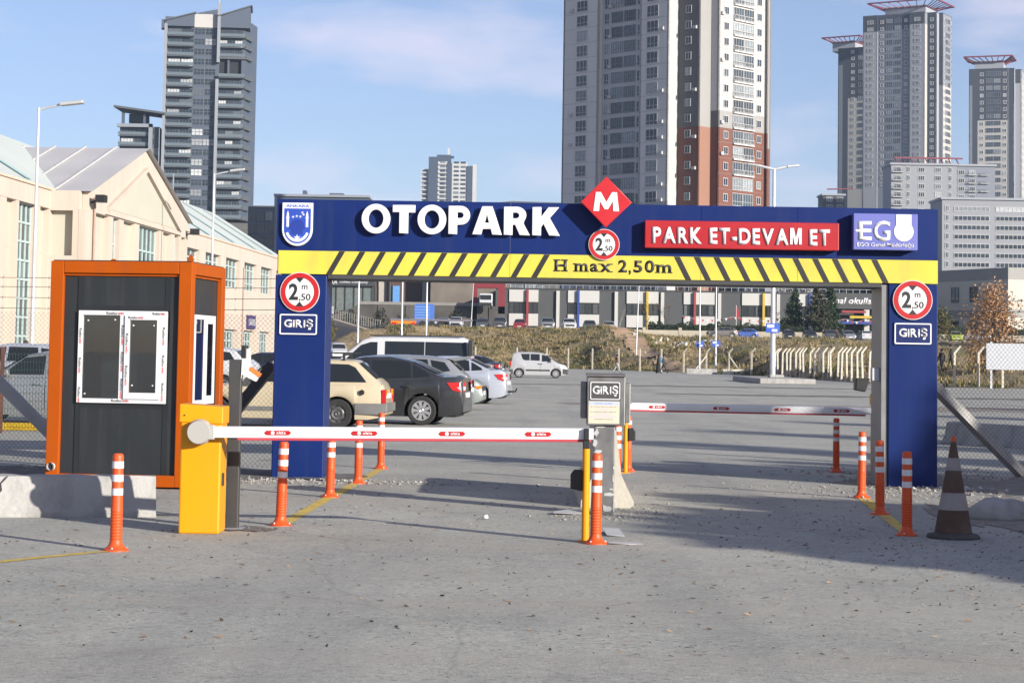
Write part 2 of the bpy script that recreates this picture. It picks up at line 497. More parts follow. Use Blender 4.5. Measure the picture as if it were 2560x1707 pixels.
def soil_mat():
    m = bpy.data.materials.new('dry_grass_soil'); m.use_nodes = True
    n, l = m.node_tree.nodes, m.node_tree.links
    b = n['Principled BSDF']; t = n.new('ShaderNodeTexCoord')
    a = n.new('ShaderNodeTexNoise'); a.inputs['Scale'].default_value = .16; a.inputs['Detail'].default_value = 9; a.inputs['Roughness'].default_value = .65
    r = n.new('ShaderNodeValToRGB'); e = r.color_ramp.elements
    e[0].position, e[0].color = .3, (.085, .085, .035, 1); e[1].position, e[1].color = .70, (.34, .25, .145, 1)
    k = e.new(.46); k.color = (.19, .15, .075, 1)
    k = e.new(.58); k.color = (.28, .205, .11, 1)
    l.new(t.outputs['Object'], a.inputs['Vector']); l.new(a.outputs['Fac'], r.inputs['Fac'])
    a2 = n.new('ShaderNodeTexNoise'); a2.inputs['Scale'].default_value = 2.2; a2.inputs['Detail'].default_value = 6
    l.new(t.outputs['Object'], a2.inputs['Vector'])
    mm = n.new('ShaderNodeMixRGB'); mm.blend_type = 'OVERLAY'; mm.inputs[0].default_value = .8
    l.new(r.outputs['Color'], mm.inputs[1]); l.new(a2.outputs['Fac'], mm.inputs[2]); l.new(mm.outputs['Color'], b.inputs['Base Color'])
    b.inputs['Roughness'].default_value = .95
    bp = n.new('ShaderNodeBump'); bp.inputs['Strength'].default_value = .8; bp.inputs['Distance'].default_value = .3
    l.new(a2.outputs['Fac'], bp.inputs['Height']); l.new(bp.outputs['Normal'], b.inputs['Normal'])
    return m
SOIL = soil_mat()

def sheet(name, xs, ys, mat, zf, keep=lambda x, y: True):
    me = MB(); idx = {}
    for j, y in enumerate(ys):
        for i, x in enumerate(xs):
            idx[i, j] = len(me.v); me.v.append((x, y, zf(x, y)))
    for j in range(len(ys) - 1):
        for i in range(len(xs) - 1):
            if keep((xs[i] + xs[i + 1]) / 2, (ys[j] + ys[j + 1]) / 2):
                me.f.append((idx[i, j], idx[i + 1, j], idx[i + 1, j + 1], idx[i, j + 1])); me.mi.append(0)
    return me.build(name, mat, fix=False, smooth=60)
def frange(a, b, s):
    out = []; x = a
    while x < b - 1e-6: out.append(x); x += s
    return out + [b]
tag(sheet('embankment', frange(-60, 90, 1.0), frange(100, 300, 1.25), SOIL, lambda x, y: height(x, y) + (0.02 if y > interp(x, EDGE) - 1 else -.3),
          lambda x, y: y > interp(x, EDGE) - 2.2), kind='structure')
far_soil = pm('town_ground', (0.16, 0.15, 0.12), 0.95, var=0.3, scale=.05)
tag(sheet('hillside', frange(-700, 900, 25), [300, 315, 330, 351] + frange(353, 366, 3) + frange(380, 440, 20) + frange(460, 900, 30) + frange(950, 2600, 110), far_soil,
          lambda x, y: height(x, y) - .06), kind='structure')
# the road on top of the bank where cars are parked
road_mat = pm('upper_road_asphalt', (0.10, 0.10, 0.105), .9, var=.2, scale=.5)
tag(sheet('upper_road', frange(-60, 90, 6), [262, 268, 274, 280, 286, 292, 298, 304, 308, 312, 316, 330], road_mat, lambda x, y: height(x, y) + .10,
          lambda x, y: y > interp(x, TOP) + 1 and y > 263), kind='structure')
# bare earth where people walk down the bank
tag(sheet('dirt_slope', frange(9.0, 20.0, .4), frange(196, 262, 1.2), pm('bare_earth', (.34, .23, .145), .95, var=.22, scale=.5, bump=.6, bscale=3), lambda x, y: height(x, y) + .07 + .05 * lump(x, y, 1.7),
          lambda x, y: abs(x - interp(y, [(200, 17.0), (222, 15.8), (245, 14.2), (262, 13.6)]) + .5 * lump(x, y, .8)) < interp(y, [(200, .35), (216, 1.0), (240, 1.6), (262, 1.2)]) and y > interp(x, EDGE) + 3), kind='structure')

# painted yellow lines: sheets 4 mm above the asphalt
yel = pm('road_paint_yellow', (.52, .37, .06), .8, var=.25, scale=8, dirt=(.25, .23, .2), dscale=5)
def line(pts, w, name='painted_line'):
    me = MB()
    for (a, b), (c, d) in zip(pts, pts[1:]):
        dv = Vector((c - a, d - b)).normalized(); nv = Vector((-dv.y, dv.x)) * w / 2
        me.quad((a - nv.x, b - nv.y, .004), (c - nv.x, d - nv.y, .004), (c + nv.x, d + nv.y, .004), (a + nv.x, b + nv.y, .004))
    return tag(me.build(name, yel, fix=False), kind='structure')
line([(-3.02, 15.50), (-3.42, 14.95), (-3.9, 14.2), (-5, 12.4)], .10)
line([(-2.02, 18.05), (-1.91, 21.45)], .12)
line([(-1.88, 21.75), (-1.70, 26.95)], .12)
line([(3.62, 18.1), (3.80, 20.3), (4.02, 22.7)], .13)

# dirt and loose grit that gathers along the fence and across the lot
def dirt_patch(name, x0, x1, y0, y1, mat, seed, jag=.35, n=40, z=.006):
    rr = random.Random(seed); top = []; bot = []
    for i in range(n + 1):
        x = x0 + (x1 - x0) * i / n; k = math.sin(math.pi * min(1, max(0, i / n))) ** .4
        mid = (y0 + y1) / 2; hw = (y1 - y0) / 2 * max(.05, k)
        bot.append((x, mid - hw * (1 + rr.uniform(-jag, jag)), z)); top.append((x, mid + hw * (1 + rr.uniform(-jag, jag)), z))
    me = MB(); me.v = bot + top
    for i in range(n): me.f.append((i, i + 1, n + 2 + i, n + 1 + i)); me.mi.append(0)
    tag(me.build(name, mat, fix=False), kind='structure')
grit = pm('grit_dark', (.105, .10, .095), .95, var=.45, scale=9, bump=.8, bscale=45, dirt=(.24, .225, .20), dscale=3.5)
soil_b = pm('grit_brown', (.20, .175, .15), .95, var=.35, scale=7, bump=.7, bscale=40, dirt=(.30, .285, .26), dscale=2.5)
dirt_patch('dirt_strip', -9.5, -1.75, 23.75, 26.3, grit, 1)
dirt_patch('dirt_strip', 4.1, 13.5, 23.6, 27.0, soil_b, 2)
dirt_patch('dirt_strip', 4.3, 8.0, 17.6, 22.8, soil_b, 3, z=.005)
dirt_patch('dirt_strip', 1.5, 26, 62, 67, soil_b, 5, .3, 60)
dirt_patch('dirt_strip', 6, 30, 82, 85, grit, 6, .4, 60)
dirt_patch('dirt_strip', -4, 22, 104, 107, grit, 7, .4, 60)
dirt_patch('dirt_strip', -2.75, -2.0, 17.25, 17.75, grit, 8, .5, 20)
# ================================================================== the entrance gate
navy = pm('gate_navy', (0.004, 0.0165, 0.105), .42, spec=.2, var=.10, scale=1.1, dirt=(.006, .020, .098), dscale=.7, bump=.12, bscale=1.6, streak=(.018, .030, .095), sfac=.55)
yband = pm('band_yellow', (.55, .47, .06), .5, spec=.3, var=.06, scale=1.5, dirt=(.46, .40, .08), dscale=1.0, streak=(.30, .265, .10), sk=(5, 5, 1.2), sfac=.45)
GX0, GX1, GY = -2.925, 5.295, 24.70
gate = thing('entrance_gate', 'navy car park gate with white OTOPARK letters and yellow height band', 'gate', (0, GY, 0))
m = MB().box(GX0, -2.285, 0, .74, -.02, 2.5); m.build('pillar', navy, gate, bevel=.012)
m = MB().box(4.685, GX1, 0, .74, -.02, 2.5); m.build('pillar', navy, gate, bevel=.012)
m = MB().box(4.600, 4.684, .03, .70, 0, 2.49); m.build('steel_lining', pm('lining_steel', (.20, .20, .205), .5, .4, var=.2, scale=3), gate, bevel=.006)
# blue fascia in four sheets with open joints
fx = [GX0, -.02, 2.35, 3.55, GX1]
for a, b in zip(fx, fx[1:]):
    MB().box(a + .002, b - .002, 0, .74, 2.803, 3.440).build('fascia_panel', navy, gate)
MB().box(GX0 + .02, GX1 - .02, .012, .73, 2.52, 2.802).build('beam_core', black_pt, gate)
MB().box(-2.28, 4.60, .01, .73, 2.455, 2.519).build('soffit', pm('soffit_dark', (.035, .036, .04), .55, var=.2), gate, bevel=.006)
for a, b in zip(fx, fx[1:]):
    MB().box(a + (.03 if a == GX0 else .002), b - .002, -.004, .010, 2.512, 2.800).build('yellow_panel', yband, gate)
def stripe(xt, xb, k):
    w = .036
    return MB().prism([(xb - w, 2.514), (xb + w, 2.514), (xt + w, 2.798), (xt - w, 2.798)], 'y', -.0075, -.0045).build('stripe', black_pt, gate)
for i in range(11):
    d = i * .2545
    stripe(-2.105 + d, -2.262 + d, i)
for i in range(11):
    d = i * .2450
    stripe(2.053 + d, 2.198 + d, i)
# big cut-out letters
letter_white = pm('letter_white', (.62, .62, .64), .35, var=.03)
def glyph(ch):
    if ch == 'O': return [ell(.56, .5, .56, .525), ell(.56, .5, .285, .32)[::-1]], 1.12
    if ch == 'T': return [[(.26, 0), (.62, 0), (.62, .74), (.88, .74), (.88, 1), (0, 1), (0, .74), (.26, .74)]], .88
    bowl = [(.35, 1)] + arc(.50, .665, .35, .335, 90, -90, 14)
    hole = [(.35, .77), (.46, .77)] + arc(.46, .67, .12, .10, 90, -90, 8)[1:-1] + [(.46, .57), (.35, .57)]
    if ch == 'P': return [[(0, 0), (.35, 0), (.35, .33)] + arc(.48, .665, .36, .335, -90, 90, 14) + [(0, 1)], hole], .84
    if ch == 'R': return [[(0, 0), (.35, 0), (.35, .36), (.44, .36), (.62, 0), (1.02, 0), (.77, .41)] + arc(.50, .70, .37, .30, -35, 90, 14) + [(0, 1)], [(.35, .79), (.47, .79)] + arc(.47, .69, .12, .10, 90, -90, 8)[1:-1] + [(.47, .59), (.35, .59)]], 1.02
    if ch == 'A': return [[(0, 0), (.36, 0), (.42, .20), (.72, .20), (.78, 0), (1.16, 0), (.78, 1), (.38, 1)], [(.49, .42), (.57, .72), (.65, .42)]], 1.14
    if ch == 'K': return [[(0, 0), (.35, 0), (.35, .30), (.44, .41), (.66, 0), (1.08, 0), (.68, .62), (1.03, 1), (.62, 1), (.35, .66), (.35, 1), (0, 1)]], 1.06
    if ch == 'M': return [[(0, 0), (.27, 0), (.30, .52), (.52, .10), (.68, .10), (.90, .52), (.93, 0), (1.20, 0), (1.09, 1), (.86, 1), (.60, .48), (.34, 1), (.11, 1)]], 1.2
gl = [glyph(c) for c in 'OTOPARK']
tot = sum(w for _, w in gl) + .085 * 6
sc = 2.455 / tot; hh = .352
x = -1.868
for (cs, w) in gl:
    flat('letter', [[(p[0] * sc, p[1] * hh) for p in c] for c in cs], .036, letter_white, gate, (x, -.068, 3.030 + .0), bevel=.006)
    x += (w + .085) * sc
# municipal crest
crest_blue = pm('crest_blue', (.02, .06, .36), .4, var=.06); crest_pale = pm('crest_pale', (.012, .035, .24), .4, var=.05); crest_w = pm('crest_white', (.58, .60, .66), .4, var=.03)
def shield(k, dy=0):
    w, t, b = .19 * k, .272 * k, -.262 * k
    return [(-w, t + dy)] + [(-w, -.04 * k + dy)] + arc(0, -.06 * k + dy, w, .205 * k, 180, 360, 16) + [(w, -.04 * k + dy), (w, t + dy)]
cr_ = flat('crest', [shield(1.0)], .03, crest_w, gate, (-2.664, -.03, 3.120), bevel=.004)
def onc(cs, mat, lift, nm):
    return flat(nm, cs, .004, mat, cr_, (0, 0, .019 + lift), (0, 0, 0))
inner = [(-.165, .20)] + [(-.165, -.04)] + arc(0, -.055, .165, .18, 180, 360, 16) + [(.165, -.04), (.165, .20)]
onc([inner], crest_blue, 0, 'field')
onc([arc(0, -.05, .15, .165, 200, 340, 14) + arc(0, -.05, .12, .13, 340, 200, 14)], crest_w, .004, 'wreath')
for s in (-1, 1):
    onc([[(s * .135, -.03), (s * .105, -.03), (s * .105, .075), (s * .098, .085), (s * .105, .095), (s * .108, .135), (s * .12, .175), (s * .132, .135), (s * .135, .095), (s * .142, .085), (s * .135, .075)]], crest_w, .004, 'minaret')
onc([[(-.10, -.05)] + arc(0, -.01, .085, .075, 180, 0, 14) + [(.10, -.05), (.07, -.06), (.07, -.12), (-.07, -.12), (-.07, -.06)]], crest_pale, .004, 'dome')
def star(cx, cy, r_, ri):
    return [(cx + (r_ if i % 2 == 0 else ri) * math.sin(math.pi * i / 5), cy + (r_ if i % 2 == 0 else ri) * math.cos(math.pi * i / 5)) for i in range(10)]
onc([star(0, -.165, .045, .018)], crest_w, .008, 'star')
for px, py in ((-.055, .095), (-.01, .105), (.035, .10), (.06, .15), (.075, .125)):
    onc([star(px, py, .020, .007)], crest_w, .004, 'star')
words('ANKARA', -.145, .145, .215, .25, 0, 0, crest_blue, cr_, .02, rot=(0, 0, 0)).location = (-.145, .214, .0205)
# metro emblem: a red square stood on its corner
dm = flat('metro_emblem', [[(0, -.315), (.315, 0), (0, .315), (-.315, 0)]], .10, pm('emblem_red', (.42, .010, .016), .4, var=.05), gate, (1.157, -.165, 3.447), bevel=.006)
cs, w = glyph('M')
flat('letter', [[((p[0] - .6) * .265, (p[1] - .5) * .235) for p in c] for c in cs], .006, letter_white, dm, (0, 0.005, .060), (0, 0, 0))
MB().box(-.04, .04, -.10, -.02, -.05, .05).build('bracket', black_pt, dm, rot=(R(90), 0, 0), loc=(0, 0, -.12))
# round height limit signs
def height_sign(x, z, k, y, nm='height_limit_sign'):
    s_ = flat(nm, [ell(0, 0, .245 * k, .245 * k)], .022, white_pt, gate, (x, y, z))
    q = lambda n_, cs_, mt, lf: flat(n_, [[(p[0] * k, p[1] * k) for p in c] for c in cs_], .003, mt, s_, (0, 0, .0125 + lf), (0, 0, 0))
    q('red_ring', [ell(0, 0, .237, .237), ell(0, 0, .178, .178)[::-1]], red_pt, 0)
    q('arrow', [[(-.05, .178), (.05, .178), (0, .118)]], black_pt, .003)
    q('arrow', [[(-.05, -.178), (.05, -.178), (0, -.118)]], black_pt, .003)
    for body, x0, x1, z0, z1, b_ in (('2', -.135, -.02, -.10, .105, .030), ('m', .025, .095, .035, .085, .008), (',50', -.008, .135, -.115, -.02, .012)):
        o = words(body, x0 * k, x1 * k, z0 * k, z1 * k, 0, 0, black_pt, s_, b_, rot=(0, 0, 0), name='numeral')
        o.location = (x0 * k, z0 * k, .0145)
    return s_
height_sign(1.144, 2.933, .785, -.03)
height_sign(-2.617, 2.286, 1.0, -.02)
height_sign(4.978, 2.306, 1.0, -.02)
# entrance plates
plate_b = pm('plate_blue', (.004, .014, .095), .35, var=.04)
def giris(x0, x1, z0, z1):
    p_ = MB().box(x0, x1, -.016, -.001, z0, z1).build('entrance_plate', plate_b, gate)
    flat('border', [rrect(x0 + .008, x1 - .008, z0 + .008, z1 - .008, .02), rrect(x0 + .024, x1 - .024, z0 + .024, z1 - .024, .012)[::-1]], .003, white_pt, p_, (0, -.018, 0))
    spaced('GiRiŞ', x0 + .06, x1 - .06, z0 + .095, z1 - .075, -.0165, .004, white_pt, p_, .036, .05)
giris(-2.868, -2.388, 1.752, 2.020)
giris(4.748, 5.222, 1.752, 2.028)
# red park-and-ride box sign
rp = MB().box(1.643, 4.040, -.15, -.02, 2.896, 3.236).build('red_sign_box', pm('box_red', (.34, .008, .014), .4, var=.08, scale=1.5, dirt=(.25, .01, .016), dscale=1.1), gate, bevel=.008)
spaced('PARK ET-DEVAM ET', 1.735, 3.925, 2.955, 3.155, -.1505, .012, letter_white, rp, .036, .10, .36)
# utility box sign
eg = MB().box(4.216, 5.006, -.17, -.02, 2.913, 3.361).build('lilac_sign_box', pm('lilac', (.12, .135, .40), .4, var=.06, scale=2), gate, bevel=.006)
flat('emblem', [[(.095, .210), (-.095, .210), (-.095, .075)] + arc(0, 0, .122, .122, 142, 398, 24) + [(.095, .075)]], .006, letter_white, eg, (4.835, -.174, 3.144))
words('E', 4.275, 4.440, 3.030, 3.265, -.172, .004, letter_white, eg, .020, name='letter')
words('G', 4.462, 4.668, 3.022, 3.273, -.172, .004, letter_white, eg, .020, name='letter')
MB().box(4.240, 4.30, -.177, -.171, 3.135, 3.160).build('bar', letter_white, eg)
words('EGO Genel Müdürlüğü', 4.257, 4.958, 2.938, 3.005, -.172, .003, letter_white, eg, .010)
# height text on the yellow band: heavy letters with slab serifs
hx = [('H', .535, .685, .150, 0), ('m', .785, .945, .105, 0), ('a', .975, 1.075, .105, 0), ('x', 1.095, 1.240, .105, 0), ('2', 1.325, 1.435, .155, 0), (',', 1.455, 1.485, .060, -.03), ('5', 1.515, 1.625, .150, 0), ('0', 1.655, 1.775, .155, 0), ('m', 1.800, 1.985, .105, 0)]
for ch, x0, x1, hgt, dz in hx:
    o = words(ch, x0, x1, 2.592 + dz, 2.592 + dz + hgt, -.0046, .003, black_pt, gate, .030, name='letter')
    SF = []
    if ch == 'H':
        for sx_ in (x0 + .028, x1 - .028):
            for zz in (2.592, 2.592 + hgt - .016): SF.append((sx_ - .042, sx_ + .042, -.0090, -.0078, zz, zz + .016))
    if ch == 'm':
        for t in (.08, .5, .92):
            cx_ = x0 + (x1 - x0) * t; SF.append((cx_ - .030, cx_ + .030, -.0090, -.0078, 2.592, 2.605))
        SF.append((x0 - .02, x0 + .02, -.0090, -.0078, 2.592 + hgt - .016, 2.592 + hgt))
    if ch == 'x':
        for t in (.1, .9):
            cx_ = x0 + (x1 - x0) * t
            for zz in (2.592, 2.592 + hgt - .012): SF.append((cx_ - .034, cx_ + .034, -.0090, -.0078, zz, zz + .012))
    for b_ in SF: MB().box(*b_).build('serif', black_pt, gate)
# small device on a bracket by the right pillar
MB().box(4.50, 4.60, .10, .22, 1.30, 1.46).build('sensor_bracket', pm('grey_plastic', (.45, .46, .5), .5), gate, bevel=.01)
MB().prism([(4.29, 1.18), (4.42, 1.16), (4.48, 1.33), (4.30, 1.33)], 'y', .08, .24).build('sensor_hood', black_pl, gate, bevel=.015)

# ================================================================== the booth
orange = pm('booth_orange', (.34, .064, .002), .5, spec=.15, var=.07, scale=1.5, dirt=(.28, .056, .006), dscale=1.3, streak=(.20, .055, .02), sfac=.4)
anthr = pm('booth_panel', (.016, .019, .022), .50, var=.10, scale=1.2, bump=.10, bscale=18, streak=(.05, .05, .048), sk=(9, 9, .7), sfac=.35)
anthr2 = pm('booth_joint', (.014, .016, .018), .45, var=.1)
upvc = pm('window_plastic', (.60, .61, .63), .35, var=.04)
booth = thing('security_booth', 'orange framed guard booth with dark panels and white windows', 'booth', (-3.57, 22.27, 0), R(-6))
W, Dp, Hh = 1.63, 1.52, 2.53
def part(nm, mat, *boxes, par=None, bevel=.006):
    mm_ = MB()
    for b_ in boxes: mm_.box(*b_)
    return mm_.build(nm, mat, par or booth, bevel=bevel)
for x0, x1, y0, y1 in ((-W, -W + .15, 0, .15), (-.15, 0, 0, .15), (-.15, 0, Dp - .15, Dp), (-W, -W + .15, Dp - .15, Dp)):
    part('corner_post', orange, (x0, x1, y0, y1, .02, Hh), bevel=.008)
part('roof_beam', orange, (-W + .152, -.152, 0, .12, Hh - .135, Hh)); part('roof_beam', orange, (-.12, 0, .152, Dp - .152, Hh - .135, Hh))
part('roof_beam', orange, (-W + .152, -.152, Dp - .12, Dp, Hh - .135, Hh)); part('roof_beam', orange, (-W, -W + .12, .152, Dp - .152, Hh - .135, Hh))
for y0 in (0, Dp - .1): part('floor_beam', orange, (-W + .152, -.152, y0, y0 + .10, .02, .15))
for x0 in (-.1, -W): part('floor_beam', orange, (x0, x0 + .1, .152, Dp - .152, .02, .15))
part('trim', orange, (-W + .152, -.152, .03, .05, Hh - .165, Hh - .137)); part('trim', orange, (-.05, -.03, .152, Dp - .152, Hh - .165, Hh - .137))
part('roof', anthr2, (-W + .02, -.02, .02, Dp - .02, Hh - .02, Hh + .012))
part('floor', anthr2, (-W + .12, -.12, .12, Dp - .12, .10, .16))
# front wall sheets round the window opening
wx0, wx1, wz0, wz1 = -1.295, -.285, .945, 1.975
FZ0, FZ1 = .15, Hh - .165
for a, b, c, d in ((-W + .152, wx0 - .025, FZ0, FZ1), (wx1 + .025, -.152, FZ0, FZ1)):
    part('wall_panel', anthr, (a, b, .055, .10, c, d), bevel=0)
part('wall_panel', anthr, (wx0 + .03, wx1 - .03, .050, .10, FZ0, wz0 - .03), bevel=0)
part('wall_panel', anthr, (wx0 + .03, wx1 - .03, .050, .10, wz1 + .03, FZ1), bevel=0)
for a, b in ((wx0 - .024, wx0 + .028), (wx1 - .028, wx1 + .024)):
    part('joint_strip', anthr2, (a, b, .044, .09, FZ0, wz0 - .002), bevel=0); part('joint_strip', anthr2, (a, b, .044, .09, wz1 + .002, FZ1), bevel=0)
part('joint_strip', anthr2, (wx0 + .03, wx1 - .03, .047, .09, wz1 + .002, wz1 + .055), bevel=0); part('joint_strip', anthr2, (wx0 + .03, wx1 - .03, .047, .09, wz0 - .06, wz0 - .002), bevel=0)
def window(x0, x1, z0, z1, split, par, y=.01):
    fr = MB(); t = .048
    fr.box(x0, x1, y, y + .075, z0, z0 + t); fr.box(x0, x1, y, y + .075, z1 - t, z1)
    fr.box(x0, x0 + t, y, y + .075, z0 + t, z1 - t); fr.box(x1 - t, x1, y, y + .075, z0 + t, z1 - t)
    fr.box(split - .03, split + .03, y, y + .075, z0 + t, z1 - t)
    o = fr.build('window', upvc, par)
    sx0, sx1 = split + .032, x1 - t - .002; s = .05
    sh = MB()
    sh.box(sx0, sx1, y - .02, y + .04, z0 + t, z0 + t + s + .02); sh.box(sx0, sx1, y - .02, y + .04, z1 - t - s, z1 - t)
    sh.box(sx0, sx0 + s, y - .02, y + .04, z0 + t + s + .02, z1 - t - s); sh.box(sx1 - s, sx1, y - .02, y + .04, z0 + t + s + .02, z1 - t - s)
    sh.build('sash', upvc, o)
    gm = clear_glass('booth_glass', (.66, .70, .72), .12)
    MB().box(x0 + t, split - .03, y + .03, y + .036, z0 + t, z1 - t).build('pane', gm, o)
    MB().box(sx0 + s, sx1 - s, y + .012, y + .018, z0 + t + s, z1 - t - s).build('pane', gm, o)
    # paper corner dots on the glass
    for px, pz in ((x0 + .11, z1 - .11), (split - .09, z1 - .1), (x0 + .09, z0 + .1), (sx0 + .09, z1 - .16), (sx1 - .09, z1 - .16), (sx0 + .09, z0 + .2), (sx1 - .09, z0 + .2)):
        MB().box(px - .008, px + .008, y + .006, y + .0105, pz - .008, pz + .008).build('sticker', white_pt, o)
    # printed protective film
    film_r = pm('print_red', (.5, .03, .03), .5); film_k = pm('print_black', (.03, .03, .03), .5)
    zz = (z0 + z1) / 2
    def pr(b1, b2, ax, az, vert, ly, hgt=.030, ln=.20):
        for body, mt, o0, o1 in ((b1, film_k, 0, .62), (b2, film_r, .64, 1.0)):
            me = text_mesh(body, 1.0, 0, mt, .02); a_, b_, c_, d_ = bounds(me)
            L_ = ln * (o1 - o0)
            for v in me.vertices: v.co.x = (v.co.x - a_) * L_ / (b_ - a_) + ln * o0; v.co.y = (v.co.y - c_) * hgt / (d_ - c_)
            ob = link('print', me, o, (ax, ly, az), FACE if not vert else (R(90), R(90) * vert, 0))
    pr('Rotho', 'win', x0 + .32, z1 - .042, 0, y - .003); pr('Rotho', 'win', x1 - .16, z1 - .042, 0, y - .003, ln=.14)
    pr('Rotho', 'win', split + .07, z1 - t - .04, 0, y - .0225, ln=.17)
    pr('Rotho', 'win', x0 + .40, z0 + .012, 0, y - .003)
    for k_ in range(3):
        pr('Rotho', 'win', split - .014, z1 - .16 - .30 * k_, 1, y - .003, ln=.22)
        if k_ < 2: pr('Rotho', 'win', sx0 + .012, z1 - .25 - .36 * k_, 1, y - .0225, ln=.22)
        pr('Rotho', 'win', x1 - .042, z1 - .18 - .31 * k_, 1, y - .003, ln=.2)
        pr('Rotho', 'win', x0 + .012, z1 - .2 - .33 * k_, 1, y - .003, ln=.17)
    return o
window(wx0, wx1, wz0, wz1, -.785, booth)
# right wall with its own window: built in a frame turned by 90 degrees
side = bpy.data.objects.new('side_wall', None); COL.objects.link(side); side.parent = booth; side.rotation_euler = (0, 0, R(90))
sx0, sx1, sz0, sz1 = .30, 1.22, .93, 1.95
o = part('wall_panel', anthr, (.152, sx0 - .003, .055, .10, FZ0, FZ1), (sx1 + .003, Dp - .152, .055, .10, FZ0, FZ1), (sx0, sx1, .055, .10, FZ0, sz0 - .003), (sx0, sx1, .055, .10, sz1 + .003, FZ1), bevel=0, par=side)
def flatwin(par):
    fr = MB(); t = .05; y = .032
    for b_ in ((sx0, sx1, sz0, sz0 + t), (sx0, sx1, sz1 - t, sz1), (sx0, sx0 + t, sz0 + t, sz1 - t), (sx1 - t, sx1, sz0 + t, sz1 - t), (.72, .78, sz0 + t, sz1 - t)):
        fr.box(b_[0], b_[1], y, y + .06, b_[2], b_[3])
    fr.box(.80, .84, y - .006, y + .03, sz0 + t, sz1 - t); fr.box(sx1 - t - .045, sx1 - t - .003, y - .006, y + .03, sz0 + t, sz1 - t)
    fr.box(.84, sx1 - t - .045, y - .006, y + .03, sz0 + t, sz0 + t + .045); fr.box(.84, sx1 - t - .045, y - .006, y + .03, sz1 - t - .045, sz1 - t)
    w_ = fr.build('window_frame', upvc, par)
    MB().box(sx0 + t, .72, y + .006, y + .010, sz0 + t, sz1 - t).build('pane', clear_glass('booth_side_glass', (.5, .55, .6), .30), par)
    MB().box(.84, sx1 - t - .045, y + .001, y + .005, sz0 + t + .045, sz1 - t - .045).build('pane', MATS['booth_side_glass'], par)
flatwin(side)
part('rear_wall', pm('booth_inner', (.22, .22, .22), .7),  (-W + .152, -.152, Dp - .09, Dp - .05, FZ0, Hh - .14), bevel=0)
part('left_wall', anthr, (-W + .05, -W + .09, .152, Dp - .152, FZ0, Hh - .14), bevel=0)
MB().prism(arc(-.03, Hh, .03, .09, 0, 180, 8), 'y', .03, .05).build('lifting_lug', orange, booth)
MB().prism(arc(-.92, Hh, .035, .03, 0, 180, 8), 'y', .03, .05).build('lifting_lug', orange, booth)
pp = MB().tube((-W + .07, -.035, .225), (-W + .07, .10, .225), .046, n=18, cap=False); pp.tube((-W + .07, -.035, .225), (-W + .07, .10, .225), .036, n=18, cap=False)
pp.build('pipe_stub', white_pt, booth, fix=False); MB().tube((-W + .07, -.01, .225), (-W + .07, .05, .225), .0355, n=18).build('pipe_bore', black_pt, booth)
# desk and chair back seen through the glass
part('desk', pm('desk_laminate', (.45, .45, .46), .5), (-W + .2, -.2, .2, .7, .74, .77)); part('desk_box', red_pt, (-.72, -.67, .3, .35, .772, .90))

# ================================================================== lifting barriers
amber = pm('barrier_amber', (.66, .27, .003), .4, spec=.3, var=.03, scale=2, streak=(.50, .24, .04), sfac=.25, dirt=(.60, .25, .01), dscale=1.5)
arm_w = pm('arm_white', (.68, .69, .71), .3, var=.04, scale=2, coat=.4)
rubber_r = pm('arm_rubber', (.42, .05, .07), .5, var=.1)
grey_cap = pm('hub_grey', (.33, .325, .31), .6, var=.05)
def boom_barrier(loc, rz, arm_len, label, tilt, hub_dir, stickers, cab_face=True):
    t = thing('boom_barrier', label, 'barrier', loc, rz, 'lifting barriers')
    c = MB().box(-.173, .173, -.18, .18, 0, .955).build('cabinet', amber, t, bevel=.016)
    MB().prism([(-.186, .94), (.186, .925), (.186, 1.075), (-.186, 1.095)], 'y', -.192, .185).build('lid', amber, t, bevel=.010)
    MB().tube((-.14, -.200, 1.00), (-.14, -.188, 1.00), .007, n=8).build('screw', black_pt, t)
    MB().box(.174, .186, -.10, -.03, .40, .51).build('lock', black_pl, t, bevel=.006)
    hubz = .862
    s_ = hub_dir
    hx_ = .0 if s_ > 0 else 0
    MB().tube((hx_, -.26, hubz), (hx_, -.18, hubz), .085, n=24).tube((hx_, -.315, hubz), (hx_, -.26, hubz), .095, .11, n=28).tube((hx_, -.26, hubz), (hx_, -.225, hubz), .11, .108, n=28).build('hub', grey_cap, t, smooth=40)
    a = bpy.data.objects.new('boom', None); COL.objects.link(a); a.parent = t; a.location = (hx_, -.27, hubz); a.rotation_euler = (0, -tilt * s_, 0)
    MB().box(s_ * .05 if s_ > 0 else s_ * .13, s_ * .13 if s_ > 0 else s_ * .05, -.035, .035, -.062, .062).build('clamp', grey_cap, a, bevel=.008)
    x0, x1 = sorted((s_ * .131, s_ * arm_len))
    pf = []
    MB().prism([(-.022, -.044), (.022, -.044), (.026, 0), (.022, .044), (0, .050), (-.022, .044), (-.026, 0)], 'x', x0, x1).build('arm', arm_w, a)
    x0, x1 = sorted((s_ * .32, s_ * (arm_len - .02)))
    MB().prism([(-.018, -.068), (.018, -.068), (.018, -.0445), (-.018, -.0445)], 'x', x0, x1).build('rubber_edge', rubber_r, a, bevel=.006)
    for xs in stickers:
        st = MB().prism([(-.115, 0), (-.095, .019), (.095, .019), (.115, 0), (.095, -.019), (-.095, -.019)], 'y', -.0295, -.0272).build('sticker', red_pt, a, loc=(xs, 0, -.002))
        flat('disc', [ell(-.042, 0, .016, .016)], .001, white_pt, a, (xs, -.0302, -.002))
        words('akis', xs - .014, xs + .066, -.013, .011, -.0298, .0006, white_pt, a, .03)
    return t
boom_barrier((-2.615, 17.17, 0), R(0), 3.33, 'amber barrier cabinet beside the booth with white boom lowered across entry lane', R(.6), 1, [.665, 1.395, 2.135, 2.862])
